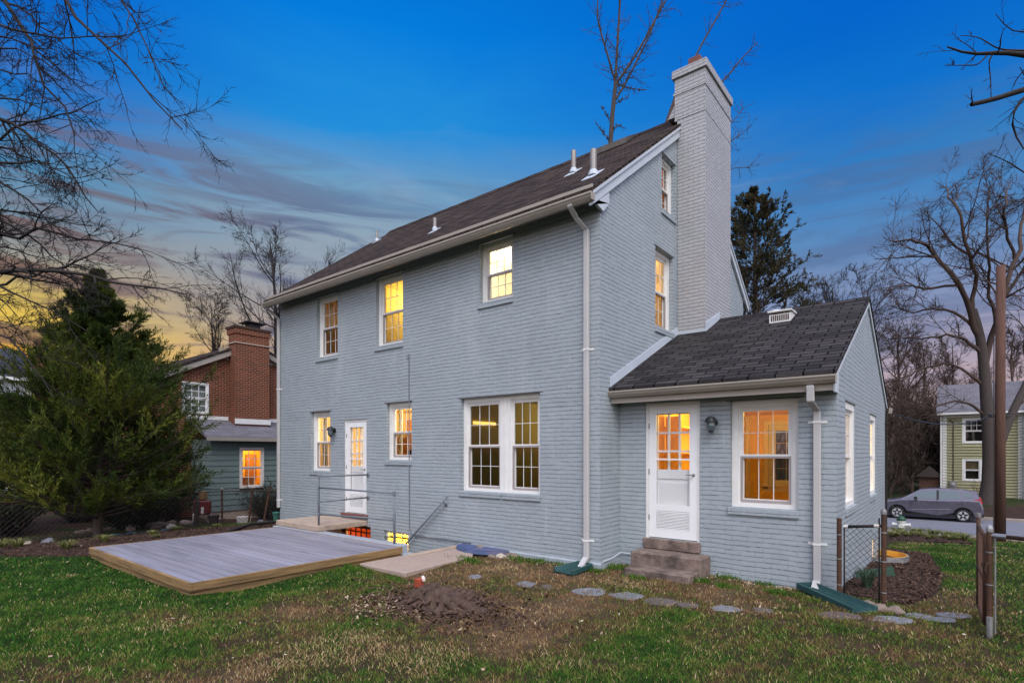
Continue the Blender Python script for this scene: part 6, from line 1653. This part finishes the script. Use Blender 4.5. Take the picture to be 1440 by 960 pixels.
# --- big tree off the left edge whose limbs cross the corner of the picture
DT = 12.0
def AP(u, v, dd=0): return atd(u, v, DT + dd)
LT = []
tb = atd(-170, 780, DT); tb[2] = float(gz(tb[0], tb[1]))
def trunkp(v): return atd(-170, v, DT)
for poly, r0, r1 in [
    ([(-170, -260, 0), (-60, -120, -.3), (5, 5, -.5), (45, 60, -.6), (62, 110, -.7), (85, 150, -.8), (105, 190, -.9)], .075, .014),
    ([(-170, -300, 0), (20, -120, -1.2), (95, 5, -1.6), (140, 60, -1.8), (170, 90, -1.9), (187, 130, -2.0), (212, 158, -2.0), (256, 182, -2.1)], .075, .010),
    ([(-170, 200, 0), (-80, 150, .5), (0, 160, .6), (25, 178, .6), (60, 202, .5), (92, 232, .5), (112, 268, .4), (138, 298, .4)], .07, .010),
    ([(-170, 330, 0), (-60, 260, -.5), (0, 225, -.6), (50, 225, -.7), (82, 236, -.8), (112, 262, -.8)], .05, .009),
    ([(-170, 430, 0), (-60, 350, .6), (0, 326, .7), (60, 331, .6), (112, 336, .5), (162, 340, .4), (215, 362, .3)], .06, .008),
    ([(-170, 480, 0), (-60, 400, -.4), (0, 374, -.5), (40, 370, -.5), (90, 386, -.5), (140, 392, -.6), (200, 397, -.6), (262, 414, -.6)], .085, .010),
    ([(-170, 470, 0), (-80, 430, .8), (0, 400, .9), (40, 384, .8), (100, 372, .7), (150, 345, .6)], .05, .008),
    ([(-170, -200, 0), (60, -160, -1.5), (150, -40, -2.2), (176, 2, -2.3), (196, 42, -2.4), (221, 82, -2.4), (228, 118, -2.4)], .05, .008),
    ([(-170, 260, 0), (-70, 215, 1.0), (0, 192, 1.2), (40, 168, 1.1), (100, 158, 1.0), (146, 138, .9)], .05, .008),
    ([(-170, 120, 0), (-90, 90, 1.2), (0, 95, 1.4), (30, 105, 1.4), (70, 120, 1.3)], .04, .008),
    ([(-170, 60, 0), (-90, 20, -1.2), (10, 40, -1.4), (90, 54, -1.4), (140, 50, -1.5)], .045, .008),
    ([(-170, 380, 0), (-60, 300, 1.5), (0, 290, 1.6), (50, 300, 1.5), (90, 320, 1.5), (130, 318, 1.4)], .045, .008),
]: LT.append(limb([AP(*p) for p in poly], r0, r1, .09))
trk = [limb([tb - np.array([0, 0, .3]), trunkp(600), trunkp(400), trunkp(200), trunkp(0), trunkp(-330)], .38, .10)]
LV = [dict(m=13, t0=.36, ang=42, lr=.24, rr=.55, wob=.12, trop=(0, 0, .0), ls=.35, rmin=.0085, lmax=1.5), dict(m=7, ang=40, lr=.52, rr=.65, wob=.14, trop=(0, 0, .0), rmin=.0062), dict(m=5, ang=38, lr=.55, rr=.7, k=4, wob=.14, rmin=.0046, t0=.1)]
rq = random.Random(91)
for k_ in range(15):
    v0 = -260 + k_ * 52; u1 = rq.uniform(35, 135); dd = rq.uniform(-1.8, 2.2); v1 = v0 + rq.uniform(-50, 70) + 30
    LT.append(limb([AP(-170, v0), AP(-110, v0 - 30, dd * .5), AP(-40, v0 - 35 + rq.uniform(-20, 20), dd), AP(u1 * .4, (v0 + v1) / 2 - 20 + rq.uniform(-20, 20), dd), AP(u1, v1, dd)], .05, .008, .09))
bare_tree('bare_tree', 'large bare tree off the left edge spreading dark limbs over the corner', 'tree', tb, trk, LT, LV, 21, 'bark', 'bark_dark')
# --- limbs reaching in from the right
DT2 = 9.5
tb = atd(1620, 900, DT2); tb[2] = 0
def trp(v): return atd(1620, v, DT2)
LR = []
def AQ(u, v, dd=0): return atd(u, v, DT2 + dd)
for poly, r0, r1 in [
    ([(1620, 160), (1520, 95), (1440, 77), (1405, 70), (1384, 78), (1366, 79), (1350, 77), (1332, 66)], .10, .012),
    ([(1620, 190), (1520, 110), (1440, 124), (1412, 137), (1390, 142), (1366, 147)], .08, .035),
    ([(1620, 170), (1500, 110), (1440, 130), (1425, 150), (1417, 165), (1420, 182), (1430, 200), (1440, 210)], .06, .010),
    ([(1620, 60), (1500, 10), (1440, 50), (1425, 52), (1412, 36), (1400, 20)], .03, .006),
    ([(1620, 280), (1500, 260), (1440, 250), (1430, 228), (1410, 225), (1390, 216)], .03, .006),
    ([(1450, 72), (1405, 70), (1391, 62), (1378, 52), (1352, 50)], .018, .005), ([(1400, 72), (1390, 85), (1393, 110), (1394, 140)], .014, .005), ([(1392, 74), (1375, 92), (1355, 92), (1328, 92)], .014, .005)]: LR.append(limb([AQ(*p) for p in poly], r0, r1))
LV2 = [dict(m=5, t0=.55, ang=48, lr=.16, rr=.4, wob=.14, ls=.2, rmin=.0045, lmax=.6), dict(m=4, ang=42, lr=.5, rr=.6, wob=.16, rmin=.0032), dict(m=3, ang=40, lr=.55, rr=.7, k=3, rmin=.0026)]
bare_tree('bare_tree', 'bare tree off the right edge reaching thick dark limbs into the upper corner', 'tree', tb, [limb([tb - np.array([0, 0, .3]), trp(600), trp(300), trp(0), trp(-200)], .35, .12)], LR, LV2, 31, 'bark', 'bark_dark')
# --- big street tree on the right
DS = 31.0
def AS(u, v, dd=0): return atd(u, v, DS + dd)
sb = AS(1390, 716); sb[2] = float(gz(sb[0], sb[1]))
trk = [limb([sb - np.array([0, 0, .3]), AS(1391, 690), AS(1393, 640), AS(1389, 590), AS(1385, 530), AS(1381, 480), AS(1368, 435)], .40, .20), limb([AS(1396, 660), AS(1410, 612), AS(1428, 570), AS(1446, 535), AS(1470, 480)], .26, .14)]
for tt_ in trk[:1]: tt_[1][0] = .62; tt_[1][1] = .46
LS = []
for poly, r0, r1 in [
    ([(1381, 480), (1368, 440), (1352, 400), (1326, 369), (1304, 347), (1275, 335), (1250, 338)], .20, .03), ([(1368, 440), (1372, 400), (1366, 360), (1352, 320), (1342, 285), (1330, 262)], .15, .03),
    ([(1384, 520), (1398, 470), (1410, 420), (1427, 369), (1436, 320), (1446, 270)], .20, .05), ([(1383, 500), (1360, 478), (1330, 470), (1300, 478), (1270, 470), (1240, 480)], .12, .02),
    ([(1386, 545), (1360, 520), (1325, 510), (1290, 520), (1262, 540)], .10, .02), ([(1389, 590), (1370, 565), (1340, 562), (1305, 575), (1280, 590), (1256, 592)], .09, .02),
    ([(1400, 460), (1388, 400), (1392, 350), (1386, 300), (1392, 262)], .12, .03), ([(1446, 535), (1440, 480), (1446, 430), (1440, 380)], .12, .03), ([(1352, 400), (1330, 400), (1305, 408), (1275, 400), (1245, 405)], .09, .02),
    ([(1410, 420), (1425, 400), (1450, 360), (1470, 330)], .12, .03), ([(1378, 470), (1350, 440), (1318, 432), (1285, 440), (1258, 432)], .10, .02), ([(1366, 360), (1340, 345), (1322, 318), (1300, 300)], .08, .02), ([(1428, 570), (1450, 560), (1480, 570)], .1, .03),
    ([(1427, 369), (1415, 330), (1412, 290), (1420, 255)], .10, .025)]: LS.append(limb([AS(p[0], p[1], random.uniform(-2.0, 2.0)) if 1 < i else AS(*p) for i, p in enumerate(poly)], r0 * .9, r1, .07))
LV3 = [dict(m=14, t0=.2, ang=46, lr=.32, rr=.45, wob=.11, trop=(0, 0, .01), ls=.35, rmin=.016, lmax=3.0), dict(m=8, ang=42, lr=.55, rr=.6, wob=.15, rmin=.012), dict(m=5, ang=38, lr=.6, rr=.7, k=3, rmin=.010)]
bare_tree('bare_tree', 'large spreading bare street tree just left of the utility pole', 'tree', sb, trk, LS, LV3, 41, 'bark_grey', 'twig_brown')
# --- tall pollarded tree behind the roof ridge
DR = 26.0
def AR(u, v, dd=0): return atd(u, v, DR + dd)
rbse = AR(856, 560); rbse[2] = float(gz(rbse[0], rbse[1]))
trk = [limb([rbse - np.array([0, 0, .3]), AR(856, 400), AR(857, 200), AR(862, 140), AR(866, 115)], .19, .095)]
LP = [limb([AR(*p) for p in poly], r0, r1) for poly, r0, r1 in [
    ([(865, 118), (868, 70), (870, 30), (874, -30), (876, -90)], .065, .03), ([(866, 118), (855, 80), (845, 45), (837, 22), (842, 0), (842, -60)], .05, .022), ([(865, 120), (885, 92), (905, 60), (920, 30), (940, -5), (965, -60)], .065, .03), ([(866, 140), (880, 118), (896, 84), (914, 50), (932, 0), (950, -50)], .055, .026),
    ([(858, 170), (852, 160), (846, 150)], .02, .008), ([(860, 150), (872, 142), (884, 136)], .02, .008), ([(857, 200), (848, 185), (838, 172)], .02, .008), ([(857, 190), (868, 176), (878, 180)], .02, .008), ([(868, 118), (885, 124), (900, 126), (910, 126)], .03, .01)]]
LV4 = [dict(m=34, t0=.0, ang=52, lr=.16, rr=.32, wob=.16, ls=.0, rmin=.014, lmax=1.3, k=4), dict(m=4, ang=45, lr=.45, rr=.6, wob=.16, k=3, rmin=.008)]
bare_tree('bare_tree', 'tall pollarded bare tree rising straight behind the main roof ridge', 'tree', rbse, trk, LP, LV4, 51, 'bark_grey', 'bark')
DR2 = 24.0
def AR2(u, v, dd=0): return atd(u, v, DR2 + dd)
rb2 = AR2(900, 560); rb2[2] = float(gz(rb2[0], rb2[1]))
trk = [limb([rb2 - np.array([0, 0, .3]), AR2(905, 420), AR2(922, 220), AR2(938, 165), AR2(950, 140)], .22, .11)]
LP = [limb([AR2(*p) for p in poly], r0, r1) for poly, r0, r1 in [
    ([(945, 150), (965, 110), (982, 70), (1000, 40), (1022, 0), (1050, -50)], .055, .024), ([(950, 140), (985, 138), (1015, 118), (1035, 92), (1052, 72), (1066, 60)], .06, .015), ([(935, 175), (975, 200), (1015, 190), (1035, 165), (1046, 152)], .04, .012), ([(930, 190), (980, 230), (1020, 205), (1042, 188), (1056, 178)], .04, .012), ([(925, 210), (980, 270), (1020, 238), (1040, 234), (1056, 236)], .035, .01), ([(942, 152), (948, 160), (940, 172)], .02, .008)]]
bare_tree('bare_tree', 'leaning bare tree half hidden behind the tall grey chimney', 'tree', rb2, trk, LP, [dict(m=28, t0=.1, ang=52, lr=.14, rr=.30, wob=.16, ls=.0, rmin=.012, lmax=1.0, k=4), dict(m=3, ang=45, lr=.45, rr=.6, wob=.16, k=3, rmin=.007)], 61, 'bark_grey', 'bark')

# --- bare trees in the background
def gbase(u, D):
    p = atd(u, 640, D); p[2] = float(gz(p[0], p[1])); return p
bt = [
    (385, 33, 15.5, .26, 101, 'bare tree rising behind the brick chimney next to the house corner', .66, .28, 'bark_dark', 'bark_dark'),
    (300, 38, 12.5, .22, 102, 'dark bare tree behind the left slope of the brick neighbour roof', .64, .25, 'bark_dark', 'bark_dark'),
    (440, 40, 13.0, .22, 103, 'bare tree showing twigs just above the left end of the main roof', .5, .3, 'bark_dark', 'bark_dark'),
    (255, 44, 9.5, .16, 104, 'small bare tree left of the brick neighbour against the yellow sky', .5, .2, 'bark_dark', 'bark_dark'),
    (95, 24, 8.0, .11, 105, 'slender bare tree standing just left behind the cedar', .42, .2, 'twig_warm', 'twig_warm'),  # warm twig colour stands in for the yellow backlight
    (15, 60, 9.5, .2, 106, 'distant bare tree above the navy roof at the left edge', .5, .25, 'twig_warm', 'twig_warm'),
    (1130, 45, 15.5, .26, 107, 'bare tree beyond the sunroom ridge next to the tall conifer', .48, .25, 'twig_brown', 'bark_dark'),
    (1172, 42, 15.5, .28, 108, 'bare tree with crooked limbs above the middle of the sunroom roof', .52, .25, 'bark_dark', 'bark_dark'),
    (1215, 46, 16.5, .26, 109, 'bare tree rising above the sunroom gable peak', .5, .25, 'twig_brown', 'bark_dark'),
    (1262, 48, 14.0, .24, 110, 'brown bare tree just right of the sunroom gable', .5, .15, 'twig_brown', 'twig_brown'),
    (1300, 52, 13.0, .24, 111, 'brown bare tree behind the parked car roof', .5, .12, 'twig_brown', 'twig_brown'),
    (1340, 58, 14.5, .24, 112, 'bare tree rising behind the left end of the green house roof', .5, .2, 'twig_brown', 'twig_brown'),
    (1425, 60, 16, .26, 113, 'bare tree behind the green house beside the utility pole top', .5, .2, 'twig_brown', 'twig_brown'),
    (1090, 58, 14, .26, 114, 'far bare tree between conifer and sunroom roof vent', .5, .2, 'twig_brown', 'twig_brown'),
]
for (u, D, H, r, sd, lab, spd, fi, bk, tw) in bt:
    far = D / 40
    auto_tree('bare_tree', lab, gbase(u, D), H, r, sd, spread=spd, first=fi, nl=20, ang=44, bark=bk if bk in MATS else 'bark', twig=tw, up=.045, rmin=.014 * far, group='bare trees behind the houses')
# young saplings and thickets behind the parked car
thick = [(1252, 36, 6.0), (1268, 40, 7.0), (1283, 38, 6.0), (1300, 42, 7.5), (1318, 44, 7.0), (1258, 50, 9.0), (1290, 50, 9.0), (1322, 52, 9.5), (1246, 44, 8.0)]
for i, (u, D, H) in enumerate(thick):
    auto_tree('thicket', 'one of the tangled brown thickets behind the parked car', gbase(u, D), H, .10, 200 + i, spread=.55, first=.04, nl=20, ang=38, lv=[dict(m=9, ang=42, lr=.45, rr=.5, rmin=.018, t0=.05), dict(m=7, ang=42, lr=.55, rr=.6, k=3, rmin=.015, t0=.05)], bark='twig_brown', twig='twig_brown', up=.03, rmin=.016, group='thickets behind the parked car', cat='shrub')
# far wood closing the horizon all round
def wood(name, lab, pts, seed):
    rg = np.random.default_rng(seed); acc = Acc()
    for (x, y, H) in pts:
        z = float(gz(x, y)) - .3; r = H * .014
        tr = limb([(x, y, z), (x + rg.normal(0, .3), y + rg.normal(0, .3), z + H * .5), (x + rg.normal(0, .6), y + rg.normal(0, .6), z + H)], r, r * .2)
        acc.add(*tube_arrays(tr[0][None], tr[1][None], 4))
        P, D, L, Rn = kids(tr[0][None], tr[1][None], np.array([H]), 12, .1, .97, 46, .42, .5, rg, .6, .65, .03)
        p2, r2 = grow_level(P, D, L, Rn, 5, .1, (0, 0, .06), rg, .3); acc.add(*tube_arrays(p2, r2, 3))
        P, D, L, Rn = kids(p2, r2, L, 7, .1, 1, 42, .5, .6, rg, 1, .4, .028); p3, r3 = grow_level(P, D, L, Rn, 3, .12, (0, 0, .04), rg, .4); acc.add(*tube_arrays(p3, r3, 3))
        P, D, L, Rn = kids(p3, r3, L, 4, .1, 1, 42, .6, .7, rg, 1, .4, .025); p4, r4 = grow_level(P, D, L, Rn, 2, .12, (0, 0, .03), rg, .4); acc.add(*tube_arrays(p4, r4, 3))
    o = acc.mesh(name, 'twig_brown', None); tag(o, lab, 'trees', kind='stuff')
rg = np.random.default_rng(77); pts = []
for k in range(46):
    u = rg.uniform(1050, 1470); D = rg.uniform(62, 95); p = atd(u, 640, D); pts.append((p[0], p[1], rg.uniform(8, 12.5)))
wood('far_wood', 'distant brown bare wood behind the street', pts, 78)
pts = []
for k in range(26):
    u = rg.uniform(-150, 520); D = rg.uniform(62, 95); p = atd(u, 640, D); pts.append((p[0], p[1], rg.uniform(5, 8)))
wood('far_wood', 'distant bare wood below the yellow sky', pts, 79)

# ------------------------------------------------------------------ evergreens
def sprays(P, D, L, rg, nb, ln, wd, tint, tlow=0):
    """each spray is a fan of small pointed leaf blades along a twig"""
    n = len(P); N = n * nb
    mi = np.repeat(np.arange(n), nb); t = rg.uniform(0, 1, N)
    base = P[mi] + D[mi] * (L[mi] * t)[:, None] + rg.normal(0, .02, (N, 3))
    v = rg.normal(0, 1, (N, 3)); v = nrm(v - (v * D[mi]).sum(1, keepdims=True) * D[mi])
    dirn = nrm(D[mi] * rg.uniform(.7, 1.2, N)[:, None] + v * rg.uniform(.2, .75, N)[:, None])
    w = nrm(np.cross(dirn, rg.normal(0, 1, (N, 3))))
    l_ = ln * rg.uniform(.6, 1.3, N)[:, None]; ww = wd * rg.uniform(.6, 1.3, N)[:, None]
    V = np.stack([base - w * ww * .3, base + dirn * l_ * .5 - w * ww, base + dirn * l_, base + dirn * l_ * .5 + w * ww], 1)
    F = (np.arange(N) * 4)[:, None] + np.array([[0, 1, 2, 3]])
    T = np.repeat(np.clip(tint[mi] + rg.normal(0, .12, N), 0, 1), 4)
    return V.reshape(-1, 3), F, T
def evergreen(name, label, base, H, rmax, zlow, seed, nbr, mat, prof, ln, wd, nb, twig_step, upsweep=.25, bark='bark', dens=1.0, dead=None):
    rg = np.random.default_rng(seed); base = np.array(base, float)
    t = thing(name, tuple(base), label, 'tree')
    acc = Acc(); tp = [base - np.array([0, 0, .3]), base + np.array([.05, .02, H * .35]), base + np.array([-.03, .04, H * .7]), base + np.array([0, 0, H * .98])]
    tr = limb(tp, H * .017, H * .003); acc.add(*tube_arrays(tr[0][None], tr[1][None], 8))
    q = rg.uniform(0, 1, nbr) ** 1.15; z = zlow + (H - zlow) * q
    rr_ = rmax * np.interp(q, prof[0], prof[1]) * rg.uniform(.72, 1.12, nbr)
    an = rg.uniform(0, 2 * pi, nbr); lob = 1 + .16 * np.sin(an * 3 + q * 9 + seed) + .12 * np.sin(an * 5 - q * 14)
    rr_ = rr_ * lob
    P = base + np.stack([np.zeros(nbr), np.zeros(nbr), z], 1); D = nrm(np.stack([np.cos(an), np.sin(an), np.full(nbr, .12) + .5 * q], 1))
    p2, r2 = grow_level(P, D, rr_, .006 + .006 * rr_, 6, .09, (0, 0, upsweep * .16), rg, .25); acc.add(*tube_arrays(p2, r2, 4))
    acc.mesh('trunk', bark, t)
    # side twigs
    m = twig_step
    Pk, Dk, Lk, Rk = kids(p2, r2, rr_, m, .30, 1.0, 42, .30, .5, rg, .7, .45, .003)
    Dk = nrm(Dk + np.array([0, 0, upsweep])); Lk = np.clip(Lk, .08, .60) * np.clip(.35 + .65 * np.repeat(rr_, m) / 1.2, .35, 1)
    n = len(Pk)
    rad_rel = np.hypot(Pk[:, 0] - base[0], Pk[:, 1] - base[1]) / rmax
    tint = .40 + .42 * (vnoise(Pk[:, 0] * 1.0 + Pk[:, 2] * .7, Pk[:, 1] + Pk[:, 2], 1.7, seed % 7) - .5) * 2 + .06 * rg.normal(0, 1, n)
    keep = rg.uniform(0, 1, n) < dens
    V, F, T = sprays(Pk[keep], Dk[keep], Lk[keep], rg, nb, ln, wd, tint[keep])
    o = npmesh('foliage', V, F, mat, t, T)
    return t
cb = np.array([-11.9, -3.25, float(gz(-11.9, -3.25))])
evergreen('cedar_tree', 'bushy dark green cedar tree beyond the timber deck', cb, 6.35, 2.75, .50, 5, 470, 'cedar_needles', ([0, .06, .2, .35, .55, .75, .9, 1], [.85, .98, 1.0, .86, .56, .29, .12, .02]), .105, .0085, 38, 15, .5, 'bark')
cb2 = atd(12, 700, 16.5); cb2[2] = float(gz(cb2[0], cb2[1]))
evergreen('cedar_tree', 'smaller cedar at the left edge beside the big one', cb2, 3.9, 2.0, .9, 6, 190, 'cedar_needles', ([0, .1, .4, .7, 1], [.8, 1, .85, .5, .08]), .105, .0085, 38, 13, .5, 'bark')
cfb = gbase(1062, 40)
evergreen('conifer_tree', 'tall sparse dark conifer beside the chimney', cfb, 21.9, 5.0, 6, 7, 300, 'conifer_needles', ([0, .2, .45, .7, .88, 1], [.8, 1, .86, .60, .34, .05]), .25, .034, 20, 12, .30, 'bark', .80)
for i, (u, D, H, rm, lab) in enumerate([(1302, 46, 6.5, 2.0, 'dark evergreen bush beside the left corner of the green house'), (1318, 45, 5.0, 1.5, 'small dark evergreen against the green house corner')]):
    evergreen('evergreen_bush', lab, gbase(u, D), H, rm, .2, 300 + i, 110, 'bush_leaf', ([0, .2, .6, 1], [.8, 1, .8, .2]), .24, .07, 12, 10, .6, 'bark_dark')
# bushes round the neighbour's window and by the fence
def bush(name, label, base, H, rad, seed, mat='bush_leaf', nb=120, ln=.10, wd=.03, leaf=5, twig='bark_dark'):
    rg = np.random.default_rng(seed); base = np.array(base, float); t = thing(name, tuple(base), label, 'bush')
    an = rg.uniform(0, 2 * pi, nb); D = nrm(np.stack([np.cos(an) * rg.uniform(.1, .8, nb), np.sin(an) * rg.uniform(.1, .8, nb), np.ones(nb)], 1))
    P = base + np.stack([np.cos(an) * rad * .25, np.sin(an) * rad * .25, np.full(nb, -.05)], 1)
    p, r = grow_level(P, D, H * rg.uniform(.6, 1.1, nb), np.full(nb, .012), 6, .12, (0, 0, .02), rg, .3)
    acc = Acc(); acc.add(*tube_arrays(p, r, 3))
    Pk, Dk, Lk, Rk = kids(p, r, np.full(nb, H), 7, .2, 1, 45, .3, .6, rg, 1, .3, .004); p3, r3 = grow_level(Pk, Dk, Lk, Rk, 3, .14, (0, 0, .02), rg, .4); acc.add(*tube_arrays(p3, r3, 3))
    acc.mesh('stems', twig, t)
    if leaf:
        V, F, T = sprays(Pk, Dk, Lk, rg, leaf, ln, wd, rg.uniform(.1, .9, len(Pk))); npmesh('foliage', V, F, mat, t, T)
    return t
bush('bare_shrub', 'dense dark twiggy shrub in front of the lit neighbour window', (-15.3, 2.75, float(gz(-15.3, 2.75))), 1.35, .8, 401, 'bush_leaf', 110, .06, .02, 3)
bush('bare_shrub', 'low bare shrub at the foot of the green house wall', (onY(1385, 700, 37.5)[0], 37.5, float(gz(5.5, 37.5))), 1.5, .8, 402, 'rust_leaf', 40, .1, .03, 0, 'twig_warm')
for i_, (bx0, by0, bh0, lab_) in enumerate([(-15.2, -1.6, 1.3, 'dark twiggy bush behind the cedar trunk by the neighbour yard'), (-16.5, -4.2, 1.5, 'dark twiggy bush deep in the shade behind the cedar'), (-15.0, -6.8, 1.2, 'dark twiggy bush beneath the smaller cedar'), (-18.5, -2.0, 1.6, 'tall dark bush against the brick neighbour lower wall'), (-16.9, -.1, 1.7, 'dark bush filling the corner left of the lean-to'), (-16.6, -1.3, 1.6, 'dark bush just left of the one in the lean-to corner')]):
    bush('dark_bush', lab_, (bx0, by0, float(gz(bx0, by0))), bh0, 1.1, 410 + i_, 'bush_leaf', 90, .09, .03, 4)
bush('low_hedge', 'dark low undergrowth under the cedar along the fence', (-13.2, -6.2, float(gz(-13.2, -6.2))), .9, 1.6, 403, 'bush_leaf', 90, .09, .03, 3)
